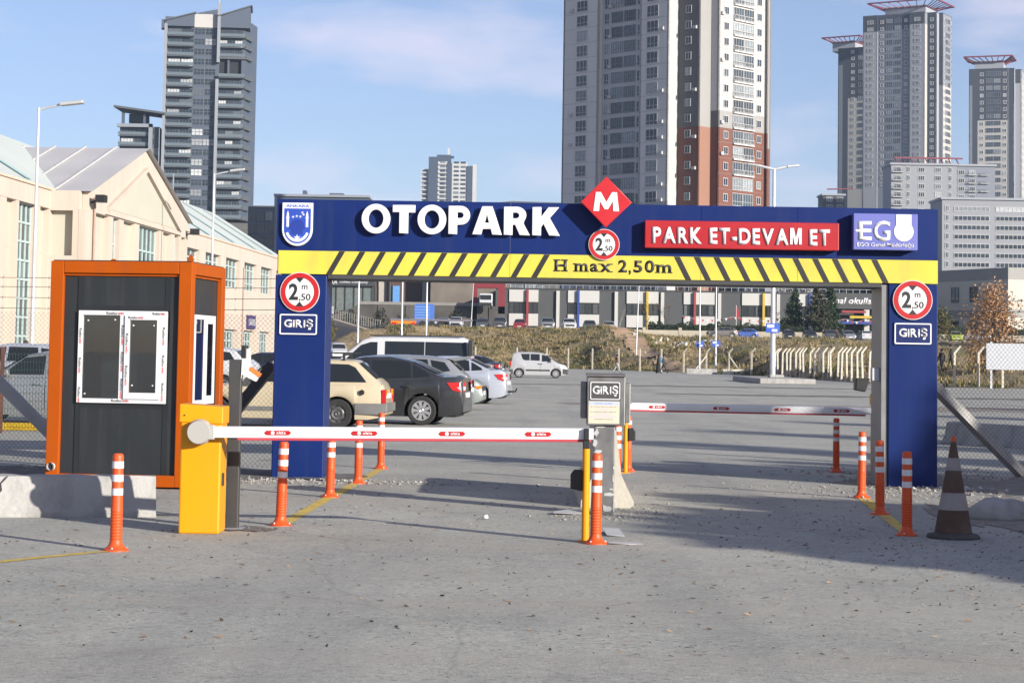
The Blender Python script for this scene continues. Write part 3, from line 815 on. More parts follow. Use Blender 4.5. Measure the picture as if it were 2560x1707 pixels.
boom_barrier((5.15, 27.35, 0), R(0), 3.56, 'barrier behind the right pillar with white boom across the exit lane', R(.3), -1, [-3.15, -2.28, -1.45, -.65])
def boom_rest(x, y, h, label, s_=-1):
    t = thing('boom_rest_post', label, 'post', (x, y, 0), 0, 'boom rest posts')
    MB().tube((0, 0, 0), (0, 0, h), .031, n=14).build('post', amber, t, smooth=40)
    MB().box(-.06, .06, -.06, .06, 0, .012).build('base_plate', amber, t)
    f_ = MB(); f_.box(-.03, .03, -.025, .025, h, h + .07); f_.box(-.022, .022, -.03, .03, h + .07, h + .17)
    f_.build('fork', black_pl, t, bevel=.006)
    b_ = MB().prism([(s_ * .03, .42), (s_ * .13, .44), (s_ * .13, .56), (s_ * .10, .60), (s_ * .03, .60)], 'y', -.04, .04).build('reflector_box', black_pl, t, bevel=.01)
    return t
boom_rest(.655, 16.86, .775, 'amber boom rest post leaning beside the front centre bollard')
boom_rest(1.565, 26.75, .74, 'amber boom rest post behind the ticket machine', 1)

# dark post with number plate camera
dk = pm('post_charcoal', (.038, .038, .040), .5, var=.12, scale=3)
pst = thing('camera_post', 'charcoal square post with white and orange camera behind amber cabinet', 'post', (-2.405, 17.53, 0))
MB().box(-.054, .054, -.05, .05, 0, 1.475).build('post', dk, pst, bevel=.006)
MB().box(-.056, .056, -.052, .052, .78, .87).build('tape_band', black_pt, pst)
MB().box(-.10, .10, -.09, .09, 0, .012).build('base_plate', steel, pst)
cmr = MB().prism([(.052, 1.30), (.06, 1.57), (.115, 1.57), (.13, 1.40), (.205, 1.335), (.180, 1.285), (.06, 1.345)], 'y', -.06, .06).build('camera_housing', white_pt, pst, bevel=.008)
MB().prism([(.132, 1.412), (.222, 1.352), (.206, 1.325), (.120, 1.385)], 'y', -.064, .064).build('camera_visor', pm('visor_orange', (.75, .18, .03), .4), pst)
MB().box(.050, .098, -.066, .055, 1.485, 1.60).build('camera_lamp', black_pl, pst, bevel=.008)

# ================================================================== ticket machine
inox = pm('brushed_steel', (.20, .20, .20), .42, .55, var=.18, scale=9, dirt=(.14, .14, .14), dscale=6)
film = pm('torn_film', (.38, .385, .39), .6, var=.08)
kio = thing('ticket_machine', 'grey steel ticket machine on a pedestal with torn film and GiRiŞ plate', 'ticket machine', (.95, 19.70, 0), R(-1))
MB().box(-.108, .092, -.02, .27, 0, .872).build('pedestal', inox, kio, bevel=.006)
MB().box(-.185, .19, -.06, .33, .874, 1.352).build('head', inox, kio, bevel=.008)
MB().prism([(-.085, 1.354), (.35, 1.354), (.35, 1.385), (-.085, 1.368)], 'x', -.192, .198).build('hood', inox, kio, bevel=.004)
MB().box(-.245, -.187, .02, .28, .94, 1.30).build('side_box', inox, kio, bevel=.008)
MB().box(.192, .245, .02, .28, .90, 1.29).build('side_box', inox, kio, bevel=.008)
MB().tube((.247, .06, 1.19), (.258, .06, 1.19), .014, n=10).tube((.247, .06, 1.10), (.258, .06, 1.10), .014, n=10).build('lock', steel, kio)
pl = MB().box(-.158, .142, -.066, -.0615, 1.125, 1.305).build('entrance_plate', pm('plate_grey', (.055, .055, .057), .4, var=.05), kio)
flat('border', [rrect(-.155, .139, 1.128, 1.302, .014), rrect(-.146, .130, 1.137, 1.293, .01)[::-1]], .002, white_pt, pl, (0, -.0672, 0))
spaced('GiRiŞ', -.135, .118, 1.18, 1.262, -.0663, .002, white_pt, pl, .034, .05)
no = MB().box(-.17, .135, -.065, -.0612, .893, 1.112).build('notice', pm('paper_cream', (.50, .47, .37), .7, var=.05), kio)
MB().box(-.162, .127, -.0664, -.0652, 1.078, 1.106).build('heading', pm('print_paleblue', (.36, .42, .72), .7), no)
ink = pm('print_lilac', (.40, .34, .62), .7); ink2 = pm('print_grey', (.22, .2, .22), .7)
words('GENEL UYARI', -.11, .06, 1.085, 1.098, -.0665, .0004, ink2, no, .01, name='print')
for z_, a_, b_, mt in ((1.058, -.15, .11, ink2), (1.032, -.09, .06, ink), (1.008, -.15, .12, ink2), (.983, -.10, .07, ink), (.960, -.15, .12, ink), (.936, -.11, .08, ink2)):
    for q_ in range(int((b_ - a_) / .026)):
        MB().box(a_ + q_ * .026, a_ + q_ * .026 + rnd.uniform(.012, .022), -.0664, -.0652, z_ - .004, z_ + .004).build('print', mt, no)
def scrap(cx_, cz_, w_, h_, y_=-.024, n_=9):
    pts = []
    for i in range(n_):
        a_ = 2 * math.pi * i / n_; k_ = rnd.uniform(.35, 1.0)
        pts.append((cx_ + w_ * k_ * math.cos(a_), cz_ + h_ * k_ * math.sin(a_)))
    flat('torn_film', [pts], .003, film, kio, (0, y_, 0))
for a_ in ((-.088, .80, .035, .06), (-.10, .70, .03, .05), (-.075, .62, .05, .022), (.085, .46, .014, .04), (.082, .36, .014, .05), (.05, .20, .06, .035), (-.06, .19, .05, .012), (.09, .10, .012, .08),
           (.02, .06, .09, .06), (-.07, .05, .05, .07), (-.10, .40, .014, .02), (-.102, .31, .014, .02), (.07, .25, .03, .012), (-.05, .86, .06, .010)): scrap(*a_)
MB().box(.0925, .096, -.02, .20, .0, .85).build('film_edge', film, kio)

# ================================================================== concrete blocks
def jersey_profile(b, t, h): return [(-b, 0), (b, 0), (b, .07 * h / .8), (t + (b - t) * .35, .33 * h / .8), (t, h - .02), (t - .02, h), (-t + .02, h), (-t, h - .02), (-t - (b - t) * .35, .33 * h / .8), (-b, .07 * h / .8)]
def rough_prism(name, prof, L_, nseg, mat, label, cat, loc, rz, group=None, amp=.008, parts=True):
    me = MB(); n_ = len(prof)
    for j in range(nseg + 1):
        for p in prof:
            me.v.append((L_ * j / nseg + rnd.uniform(-amp, amp), p[0] + rnd.uniform(-amp, amp), max(0, p[1] + rnd.uniform(-amp, amp) * (p[1] > .01))))
    for j in range(nseg):
        for i in range(n_):
            me.f.append((j * n_ + i, j * n_ + (i + 1) % n_, (j + 1) * n_ + (i + 1) % n_, (j + 1) * n_ + i)); me.mi.append(0)
    me.f += [tuple(range(n_))[::-1], tuple(nseg * n_ + i for i in range(n_))]; me.mi += [0, 0]
    return tag(me.build(name, mat, None, loc, (0, 0, rz), smooth=35, bevel=0), label, cat, group)
conc_old = pm('weathered_concrete', (.33, .325, .315), .9, var=.10, scale=1.5, bump=.5, bscale=22, dirt=(.22, .215, .20), dscale=2.6, streak=(.15, .145, .135), sk=(5, 5, 1), sfac=.6)
jl = rough_prism('concrete_barrier', [(-.24, 0), (.24, 0), (.24, .05), (.20, .10), (.15, .31), (.11, .37), (-.11, .37), (-.15, .31), (-.20, .10), (-.24, .05)], 2.15, 14, conc_old, 'low pale concrete barrier block in front of the orange booth', 'barrier block', (-5.42, 18.41, 0), R(11.5))
ck_ = MB(); zc = [(.80, .365), (.74, .30), (.75, .24), (.68, .16), (.66, .09), (.60, .02)]
for (a_, z0_), (b_, z1_) in zip(zc, zc[1:]):
    yy = lambda z: -(.245 if z < .06 else .206 if z < .12 else .158 + (.31 - z) * .22 if z < .33 else .13) - .004
    ck_.quad((a_ - .008, yy(z0_), z0_), (a_ + .008, yy(z0_), z0_), (b_ + .008, yy(z1_), z1_), (b_ - .008, yy(z1_), z1_))
ck_.build('crack', black_pt, jl, fix=False)
stn = MB()
flat('tar_stain', [[(1.99, .30), (2.05, .315), (2.09, .29), (2.07, .275), (2.10, .25), (2.03, .235), (1.985, .25), (2.03, .27)]], .002, black_pt, jl, (0, -.192, .0), (R(77), 0, 0))
rough_prism('concrete_barrier', jersey_profile(.27, .085, .80), 2.6, 12, pm('jersey_concrete', (.44, .41, .35), .88, var=.1, scale=2, bump=.3, bscale=25, dirt=(.33, .31, .27), dscale=2), 'tall tapered concrete barrier behind the ticket machine', 'barrier block', (1.02, 20.62, 0), R(90))
rough_prism('concrete_barrier', jersey_profile(.24, .10, .42), 3.0, 12, conc_old, 'grey concrete barrier lying beyond the chain-link fence on the right', 'barrier block', (8.35, 37.8, 0), R(-58))
# ================================================================== flexible bollards
b_or = pm('bollard_orange', (.60, .070, .008), .5, var=.07, scale=5, dirt=(.45, .07, .02), dscale=5)
b_wh = pm('bollard_white', (.60, .61, .64), .35, var=.08, scale=14)
def make_bollard(label):
    t = thing('flexible_bollard', label, 'bollard', group='orange bollards with white bands')
    pf = [(.100, 0), (.100, .010), (.082, .020), (.058, .040), (.049, .065)]
    z = .075
    while z < .30:
        pf += [(.0485, z), (.0445, z + .006), (.0445, z + .012), (.048, z + .017)]; z += .0235
    pf += [(.046, .33), (.044, .42), (.0425, .66), (.0425, .725), (.039, .738), (.030, .746)]
    MB().lathe(pf, 22).build('post', b_or, t, smooth=35)
    for z0 in (.425, .530, .632):
        MB().lathe([(.0405, z0), (.0452, z0 + .001), (.0447, z0 + .054), (.0405, z0 + .055)], 22).build('reflective_band', b_wh, t, smooth=35)
    for a_ in (40, 160, 280):
        MB().tube((.08 * math.cos(R(a_)), .08 * math.sin(R(a_)), .018), (.08 * math.cos(R(a_)), .08 * math.sin(R(a_)), .030), .010, n=8).build('bolt', steel, t)
    return t
BL = [(-3.02, 15.49, 0, 'orange bollard in front of the amber cabinet at lower left, on yellow line'), (-2.03, 17.94, -1.2, 'orange bollard directly to the right of the charcoal camera post'),
      (-1.91, 21.50, .8, 'orange bollard just in front of the navy left pillar'), (-1.78, 23.77, 0, 'orange bollard with its top behind the white boom, right of left pillar'),
      (-1.71, 26.85, .6, 'farthest orange bollard in the row past the left pillar'), (.735, 16.67, .4, 'orange bollard standing against the amber rest post and ticket machine'),
      (1.34, 24.60, 0, 'orange bollard mostly hidden behind the ticket machine'), (1.625, 27.14, 0, 'orange bollard behind the ticket machine beside the second amber rest post'),
      (4.54, 27.72, 0, 'orange bollard under the far boom, farthest of four by right pillar'), (4.00, 22.66, -.5, 'second farthest of four orange bollards by the right pillar'),
      (3.77, 20.29, .5, 'orange bollard touching the left edge of the navy right pillar, half sunlit'), (3.57, 17.92, 0, 'orange bollard in shade in front of the navy right pillar')]
pb = None
for i, (x, y, tl, lb) in enumerate(BL):
    if pb is None: o = pb = make_bollard(lb)
    else: o = copy_tree(pb); o['label'] = lb
    o.location = (x, y, 0); o.rotation_euler = (R(tl * .6), R(tl), rnd.uniform(0, 6.28))
# ================================================================== cone
br = pm('cone_dirty_rubber', (.085, .050, .036), .85, var=.2, scale=5, dirt=(.12, .10, .085), dscale=4)
gb = pm('cone_dirty_band', (.27, .25, .24), .8, var=.15, scale=6, dirt=(.16, .145, .14), dscale=4)
cn = thing('traffic_cone', 'dirty brown traffic cone with two greyish bands beside right pillar', 'traffic cone', (3.945, 17.74, 0), R(12))
MB().lathe([(.235, 0), (.24, .015), (.225, .035), (.175, .045), (.165, .05)], 10).build('base', pm('cone_base', (.07, .065, .06), .9, var=.2), cn, smooth=30)
def rr_(z): return .165 - (z - .05) * (.165 - .022) / .80
for a_, b_, mt, e in ((.05, .25, br, 0), (.25, .40, gb, .003), (.40, .595, br, 0), (.595, .705, gb, .003), (.705, .85, br, 0)):
    MB().lathe([(rr_(a_) + e, a_), (rr_(b_) + e, b_)], 24).build('band' if mt is gb else 'body', mt, cn, smooth=40)
MB().lathe([(.022, .85), (.020, .885), (.010, .895)], 14).build('tip', b_or, cn, smooth=40)
# boulder of broken concrete
def boulder(label, loc, sx_, sy_, sz_, mat, seed, sub=3):
    rr2 = random.Random(seed); bm = bmesh.new(); bmesh.ops.create_icosphere(bm, subdivisions=sub, radius=1)
    for v in bm.verts:
        d = 1 + .16 * lump(v.co.x * 2.1 + seed, v.co.y * 2.3 + v.co.z, 1.3) + .06 * lump(v.co.z * 5, v.co.x * 5 + seed, 1.1)
        v.co = Vector((v.co.x * sx_ * d, v.co.y * sy_ * d, max(-.15, v.co.z * d) * sz_))
    me = bpy.data.meshes.new('boulder'); bm.to_mesh(me); bm.free(); me.materials.append(mat); me.shade_smooth()
    return tag(link('boulder', me, None, loc), label, 'rock')
boulder('smooth grey lump of concrete on the ground at the right edge', (4.93, 19.95, .02), .34, .24, .19, conc_old, 3)
# loose stones, torn paper and leaf litter: too many to count
def scatter_stones(name, spots, mat, label, seed):
    rr2 = random.Random(seed); me = MB()
    for (x0, y0, sx_, sy_, n_, s0, s1) in spots:
        for _ in range(n_):
            x, y = x0 + rr2.gauss(0, sx_), y0 + rr2.gauss(0, sy_); s = rr2.uniform(s0, s1) ** 1.0
            a_ = rr2.uniform(0, 6.28); P = []
            for k in range(5):
                t_ = a_ + k * 1.2566 + rr2.uniform(-.3, .3); P.append((x + s * math.cos(t_) * rr2.uniform(.7, 1.2), y + s * math.sin(t_) * rr2.uniform(.7, 1.2), .002))
            c_ = (x + rr2.uniform(-.3, .3) * s, y, s * rr2.uniform(.5, 1.0))
            me.add(P + [c_], [(i, (i + 1) % 5, 5) for i in range(5)])
    return tag(me.build(name, mat, fix=False), label, None, None, 'stuff')
scatter_stones('gravel', [(.95, 19.3, .35, .28, 240, .006, .022), (1.35, 20.4, .2, .4, 130, .006, .025), (-2.3, 23.9, .9, .28, 420, .008, .032), (-2.35, 17.5, .25, .10, 130, .005, .014), (-2.6, 16.9, .3, .06, 110, .004, .010), (4.3, 23.8, .5, .5, 240, .006, .028),
      (5.4, 24.4, .35, .6, 260, .008, .045), (5.6, 27, 1.0, 1.5, 420, .008, .04), (0, 27, 5, 6, 340, .006, .020), (5.6, 22, .8, 1.6, 260, .006, .03), (-6.5, 25.5, 1.5, .5, 200, .01, .04), (0, 18, 3.5, 3, 160, .004, .012)], pm('gravel_stone', (.26, .245, .22), .9, var=.35, scale=20, rand=.1), 'loose gravel along gate and kerbs', 5)
scatter_stones('rubble', [(-2.5, 24.15, .9, .12, 120, .01, .03), (5.45, 24.3, .25, .25, 26, .02, .06), (.2, 21, 2, 2, 14, .01, .02)], pm('pale_rubble', (.42, .41, .39), .9, var=.2, scale=9), 'pale broken concrete bits by the pillars', 8)
dm_ = MB(); rr3 = random.Random(21)
for _ in range(2600):
    x, y = rr3.uniform(-5, 5), 10.5 + 14 * rr3.random() ** 1.15
    if rr3.random() < .2: x = rr3.gauss(3.6, .9); y = rr3.uniform(12.5, 20)
    a_ = rr3.uniform(0, 6.28); L_ = .007 + .026 * rr3.random() ** 2.2; w_ = L_ * rr3.uniform(.08, .45); c_, s_ = math.cos(a_), math.sin(a_)
    P = [(-L_, 0, .002), (0, -w_, .006 + L_ * .3 * rr3.random()), (L_, 0, .004 + L_ * .5 * rr3.random()), (0, w_, .003)]
    dm_.cur = rr3.choice((0, 0, 0, 1, 1, 2))
    dm_.add([(x + p[0] * c_ - p[1] * s_, y + p[0] * s_ + p[1] * c_, p[2]) for p in P], [(0, 1, 2, 3)])
tag(dm_.build('leaf_litter', [pm('litter_brown', (.10, .065, .04), .9), pm('litter_tan', (.25, .17, .10), .9), pm('litter_dark', (.04, .035, .03), .9)], fix=False), 'dry brown leaves and twigs scattered on the asphalt', None, None, 'stuff')
boulder('small pale chip of concrete lying in the entry lane', (-.21, 18.95, .015), .032, .028, .03, pm('chip', (.62, .6, .56), .9), 9, 2)
def litter(label, loc, pts, rz):
    tag(flat('paper_scrap', [pts], .004, film, None, loc, (R(4), R(3), rz)), label, 'scrap')
litter('white torn plastic sheet lying left of the ticket machine foot', (.45, 19.55, .02), [(0, 0), (.30, .05), (.38, .22), (.28, .34), (.12, .20), (.03, .12)], .3)
litter('grey square of torn film in front of the ticket machine', (.86, 17.35, .012), [(0, 0), (.16, .01), (.17, .42), (.02, .40)], .1)
litter('thin white plastic offcut right of the front centre bollard', (.84, 16.62, .010), [(0, 0), (.30, .05), (.27, .15), (.02, .08)], 0)
# ================================================================== the cream market hall on the left
cream = pm('hall_cream', (.465, .400, .342), .85, var=.05, scale=.25, dirt=(.42, .36, .31), dscale=.3, streak=(.30, .25, .20), sk=(1.2, 1.2, .12), sfac=.4)
palegreen = pm('hall_pale_niche', (.40, .39, .325), .85, var=.06, scale=.3)
roofm = pm('hall_roof_sheet', (.45, .49, .465), .6, var=.05, scale=.15, dirt=(.42, .46, .44), dscale=.2)
roofg = pm('hall_roof_grey', (.42, .415, .42), .6, var=.08, scale=.3)
skyl = pm('hall_skylight', (.30, .50, .45), .3, var=.05)
hall_glass = glassy('hall_glass', (.018, .030, .034), (.12, .17, .165), .06, .35)
hall_frame = pm('hall_window_frame', (.36, .45, .45), .5)
hall = thing('market_hall', 'cream market hall with pale sheet roof, tall windows and a gable', 'building', (-22.4, 87.0, 0), R(-2.55))
# local frame: +y runs along the facade away from the gate, +x looks to the car park; the wall face is x = 0
def hbox(nm, mat, *bs, par=None, bevel=0):
    q = MB()
    for b_ in bs: q.box(*b_)
    return q.build(nm, mat, par or hall, bevel=bevel)
EV = 9.0
hbox('wall', cream, (-30, -.32, -40, 78.0, 0, EV - .02))
hbox('cornice', cream, (-.30, .06, -40, 8.2, 8.12, EV)); hbox('cornice', cream, (-.30, .06, 31.2, 78, 8.02, EV))
hbox('gutter', pm('hall_gutter', (.6, .42, .32), .7), (-.5, .14, -40, 8.2, EV, EV + .10)); hbox('gutter', MATS['hall_gutter'], (-.5, .14, 31.2, 78, EV, EV + .10))
def grid_window(u0, u1, z0, z1, cols, rows, x=-.30, zsplit=None, par=None):
    """glazed opening: dark panes in a pale lattice"""
    w_ = bpy.data.objects.new('window', None); COL.objects.link(w_); w_.parent = par or hall
    zs = zsplit or [z0 + (z1 - z0) * i / rows for i in range(rows + 1)]
    us = [u0 + (u1 - u0) * i / cols for i in range(cols + 1)]
    for i in range(cols):
        for j in range(len(zs) - 1):
            MB().box(x - .03, x - .01, us[i] + .03, us[i + 1] - .03, zs[j] + .03, zs[j + 1] - .03).build('pane', hall_glass, w_, fix=False)
    f_ = MB()
    for u_ in us: f_.box(x - .02, x + .05, u_ - .05, u_ + .05, z0, z1)
    for z_ in zs: f_.box(x - .02, x + .06, u0, u1, z_ - .05, z_ + .05)
    f_.build('lattice', hall_frame, w_, fix=False)
    return w_
# left wing: pilasters between tall openings
LP = [(-40, -6.0), (-4.4, -3.2), (1.55, 2.10), (-1.2, 1.0), (4.05, 4.55), (7.1, 8.2)]
for a_, b_ in ((-7.0, -5.6), (-3.4, -1.55), (-.2, .7), (2.2, 2.6), (5.5, 6.0), (7.5, 8.2)): hbox('pilaster', cream, (-.31, .04, a_, b_, 0, 8.13))
hbox('wall', cream, (-.31, .04, -40, -7.0, 0, 8.13))
grid_window(2.6, 5.5, .3, 8.1, 4, 9)
hbox('niche', palegreen, (-.31, -.26, .7, 2.2, .4, 8.1)); hbox('niche', palegreen, (-.31, -.26, 6.0, 7.5, .4, 8.1)); hbox('niche', palegreen, (-.31, -.26, -1.55, -.2, .4, 8.1)); hbox('niche', palegreen, (-.31, -.26, -5.6, -3.4, .4, 8.1))
for z_ in (3.4, 4.8, 6.0): hbox('niche_joint', cream, (-.255, -.245, .7, 2.2, z_, z_ + .05)); hbox('niche_joint', cream, (-.255, -.245, 6.0, 7.5, z_, z_ + .05))
# projecting gable block
G0, G1, GXo = 8.2, 31.2, 1.75
q = MB().box(-.33, GXo - .32, G0, G1, 0, EV - .02); q.build('gable_block', cream, hall)
for b_ in ((-.2, GXo - .32, G0 - .6, G0 - .02, 8.05, EV), (1.15, GXo - .32, G0 - .6, G0 - .02, 0, 8.05), (-.2, .05, G0 - .6, G0 - .02, 0, 8.05), (.05, 1.15, G0 - .6, G0 - .02, 0, 5.9)): hbox('return_wall', cream, b_)
hbox('return_niche', palegreen, (.05, 1.15, G0 - .2, G0 - .1, 5.9, 8.05))
mid = (G0 + G1) / 2; AP = 12.15
gb_ = MB().prism([(G0, EV - .9), (G1, EV - .9), (G1, EV), (mid, AP), (G0, EV)], 'x', GXo - .31, GXo); gb_.build('gable_wall', cream, hall)
MB().prism([(G0 + 3.6, 8.45), (G1 - 3.0, 8.45), (mid + .1, 11.0)], 'x', GXo + .003, GXo + .02).build('gable_field', palegreen, hall)
MB().prism([(G0 + 3.1, 8.35), (G1 - 2.2, 8.35), (G1 - 2.2, 8.15), (G0 + 3.1, 8.15)], 'x', GXo, GXo + .10).build('gable_moulding', cream, hall)
for pa, pb_ in (((G0 + 3.4, 8.42), (mid + .1, 11.15)), ((mid + .1, 11.15), (G1 - 2.6, 8.42))):
    MB().bar((GXo + .10, pa[0], pa[1]), (GXo + .10, pb_[0], pb_[1]), .20, .22).build('gable_moulding', cream, hall)
for s_, (ya, yb) in ((0, (G0, mid)), (1, (G1, mid))):
    MB().add([(-9, ya, EV + .05), (GXo + .25, ya - (.3 if s_ == 0 else -.3), EV - .0), (GXo + .25, yb, AP + .12), (-9, yb, AP + .12)], [(0, 1, 2, 3)]).build('gable_roof', roofg, hall, fix=False)
for k in range(5):
    t_ = (k + .6) / 5.4; ya = G0 + (mid - G0) * 0; x_ = -7.5 + 9 * t_
    MB().bar((x_, G0 - .1, EV + .13), (x_, mid, AP + .2), .10, .08).build('roof_seam', pm('seam_white', (.44, .44, .44), .5), hall)
gz = 8.12
gcol = [(G0, G0 + 1.0, 'p'), (G0 + 1.0, G0 + 4.0, 'n'), (G0 + 4.0, G0 + 4.9, 'p'), (G0 + 4.9, G0 + 6.2, 'w1'), (G0 + 6.2, G0 + 7.1, 'p'), (G0 + 7.1, G0 + 9.6, 'n'), (G0 + 9.6, G0 + 10.6, 'p'),
        (G0 + 10.6, G0 + 15.4, 'w4'), (G0 + 15.4, G0 + 16.4, 'p'), (G0 + 16.4, G0 + 18.6, 'n'), (G0 + 18.6, G0 + 19.4, 'p'), (G0 + 19.4, G0 + 20.6, 'w1'), (G0 + 20.6, G0 + 21.3, 'p'), (G0 + 21.3, G0 + 22.6, 'n'), (G0 + 22.6, G1, 'p')]
for a_, b_, k_ in gcol:
    if k_ == 'p': hbox('pilaster', cream, (GXo - .31, GXo, a_ - (.6 if a_ == G0 else 0), b_, 0, gz))
    elif k_ == 'n': hbox('niche', palegreen, (GXo - .33, GXo - .30, a_, b_, .5, gz - .02))
    else:
        c_ = 1 if k_ == 'w1' else 5
        grid_window(a_, b_, .5, gz - .05, c_, 6, GXo - .28)
# right wing: upper windows in bays 7.3 m apart, doors below
u_ = 38.0
for i in range(6):
    a_, b_ = 38.0 + 7.28 * i, 38.0 + 7.28 * i + 5.2
    hbox('pilaster', cream, (-.31, .05, (31.2 if i == 0 else a_ - 2.08), a_, 0, 8.03))
    hbox('spandrel', cream, (-.31, .0, a_, b_, 3.0, 5.95))
    if i < 5:
        hbox('sill_band', palegreen, (.001, .01, a_ + .3, b_ - .3, 4.4, 5.1))
    grid_window(a_, b_, 5.98, 8.0, 4, 3, -.28, [5.98, 6.5, 7.5, 8.0])
    grid_window(a_ + .3, b_ - .6, .1, 2.85, 4, 2, -.28, [.1, 2.2, 2.85])
hbox('pilaster', cream, (-.31, .05, 38 + 7.28 * 6 - 2.08 + .01, 78, 0, 8.03))
sg = hbox('shop_sign', pm('sign_purple', (.05, .035, .12), .5), (.02, .16, 61.3, 64.6, 3.15, 4.15))
o = words('CANDARLI', 0, 2.9, 0, .5, 0, .0, white_pt, sg, .02); o.rotation_euler = (R(90), 0, R(90)); o.location = (.17, 61.5, 3.4)
for u_ in (-2.6, 9.0, 33.5, 59.3): MB().tube((GXo + .1 if u_ == 9 else .12, u_, 0), (GXo + .1 if u_ == 9 else .12, u_, 8.8 if u_ != 59.3 else 7.6), .06, n=6).build('downpipe', pm('downpipe', (.35, .25, .2), .6), hall)
# roof: slope up to a grey ridge cap
for a_, b_ in ((-40, 78),):
    MB().add([(.14, a_, EV + .10), (.14, b_, EV + .10), (-5.6, b_ - 1.5, 12.75), (-5.6, a_, 12.75)], [(0, 1, 2, 3)]).build('roof', roofm, hall, fix=False)
    MB().add([(-5.6, a_, 12.75), (-5.6, b_ - 1.5, 12.75), (-7.4, b_ - 1.5, 13.15), (-7.4, a_, 13.15), (-30, b_, 11), (-30, a_, 11)], [(0, 1, 2, 3), (3, 2, 4, 5)]).build('ridge_cap', roofg, hall, fix=False)
    MB().add([(.14, b_, EV + .1), (-5.6, b_ - 1.5, 12.75), (-7.4, b_ - 1.5, 13.15), (-30, b_, 11), (-30, b_, 9)], [(0, 1, 2, 3, 4)]).build('roof_end', roofm, hall, fix=False)
for u_ in (-6, 2.5, 36, 45, 54, 63, 71):
    MB().add([(.0, u_ + 1.2, EV + .25), (.0, u_ + 2.2, EV + .25), (-5.4, u_ + .6, 12.68), (-5.4, u_, 12.68)], [(0, 1, 2, 3)]).build('skylight_strip', skyl, hall, fix=False)
def flood(u_, x_, z_):
    f_ = MB(); f_.bar((x_, u_, z_), (x_ + .5, u_ - .2, z_ + .15), .07); f_.box(x_ + .35, x_ + .8, u_ - .6, u_, z_ + .0, z_ + .35); f_.build('floodlight', black_pl, hall)
flood(8.6, 1.75, 8.5); flood(31.0, 1.7, 8.3)
MB().tube((-.4, 32.5, 9), (-.4, 32.5, 14.8), .05, .02, n=6).build('mast', steel, hall); MB().tube((.2, 34, 8.2), (.2, 34, 12.2), .04, n=6).build('mast', steel, hall)

# ================================================================== towers
def win_mesh(w, h, d=.12, mull=1, fr=.09, mats=None, sill=0.0, tran=0.0):
    """window facing -y, centred on x, foot at z = 0: frame, mullions, pane"""
    q = MB(); q.mat(1); q.box(-w / 2 + fr * .5, w / 2 - fr * .5, -.02, .02, fr * .5, h - fr * .5)
    q.mat(0)
    q.box(-w / 2, w / 2, -d, .0, 0, fr); q.box(-w / 2, w / 2, -d, .0, h - fr, h); q.box(-w / 2, -w / 2 + fr, -d, 0, fr, h - fr); q.box(w / 2 - fr, w / 2, -d, 0, fr, h - fr)
    for i in range(mull):
        x_ = -w / 2 + w * (i + 1) / (mull + 1); q.box(x_ - fr * .4, x_ + fr * .4, -d, 0, fr, h - fr)
    if tran: q.box(-w / 2 + fr, w / 2 - fr, -d, 0, tran - fr * .4, tran + fr * .4)
    return q.mesh('window', mats, fix=False)
def rail_mesh(w, h, d, mats, glass=False):
    """balcony front facing -y: slab edge, top rail, bars"""
    q = MB(); q.mat(0); q.box(-w / 2, w / 2, -d, 0, -.22, 0)
    q.mat(1)
    q.box(-w / 2, w / 2, -d, -d + .06, h - .07, h); q.box(-w / 2, w / 2, -d, -d + .06, .12, .19)
    if glass: q.mat(2); q.box(-w / 2, w / 2, -d + .02, -d + .04, .2, h - .08); q.mat(1)
    n_ = max(3, int(w / .42))
    for i in range(n_ + 1):
        x_ = -w / 2 + w * i / n_; q.box(x_ - .03, x_ + .03, -d, -d + .06, .19, h - .07)
    return q.mesh('balcony', mats, fix=False)
tw_white = pm('tower_white', (.40, .395, .385), .8, var=.05, scale=.12)
tw_grey = pm('tower_grey_shade_lift', (.40, .40, .41), .8, var=.06, scale=.12)  # grey raised in tone to brighten the tower's shaded faces
tw_pale = pm('tower_pale_shade_lift', (.54, .53, .52), .8, var=.06, scale=.12)  # tone raised to stand in for skylight on the shaded left faces
tw_dark = pm('tower_dark_grey', (.095, .095, .10), .8, var=.06, scale=.12)
tw_brick = pm('tower_brick_red', (.145, .056, .038), .8, var=.08, scale=.12)
tw_tan = pm('tower_orange_tan', (.24, .125, .085), .8, var=.05, scale=.12)
frame_w = pm('far_window_frame', (.45, .45, .45), .5)
tglass = glassy('tower_glass', (.022, .030, .040), (.34, .36, .38), .12, .25)
tglass2 = glassy('tower_balcony_glass', (.035, .045, .055), (.30, .33, .35), .15, .45)

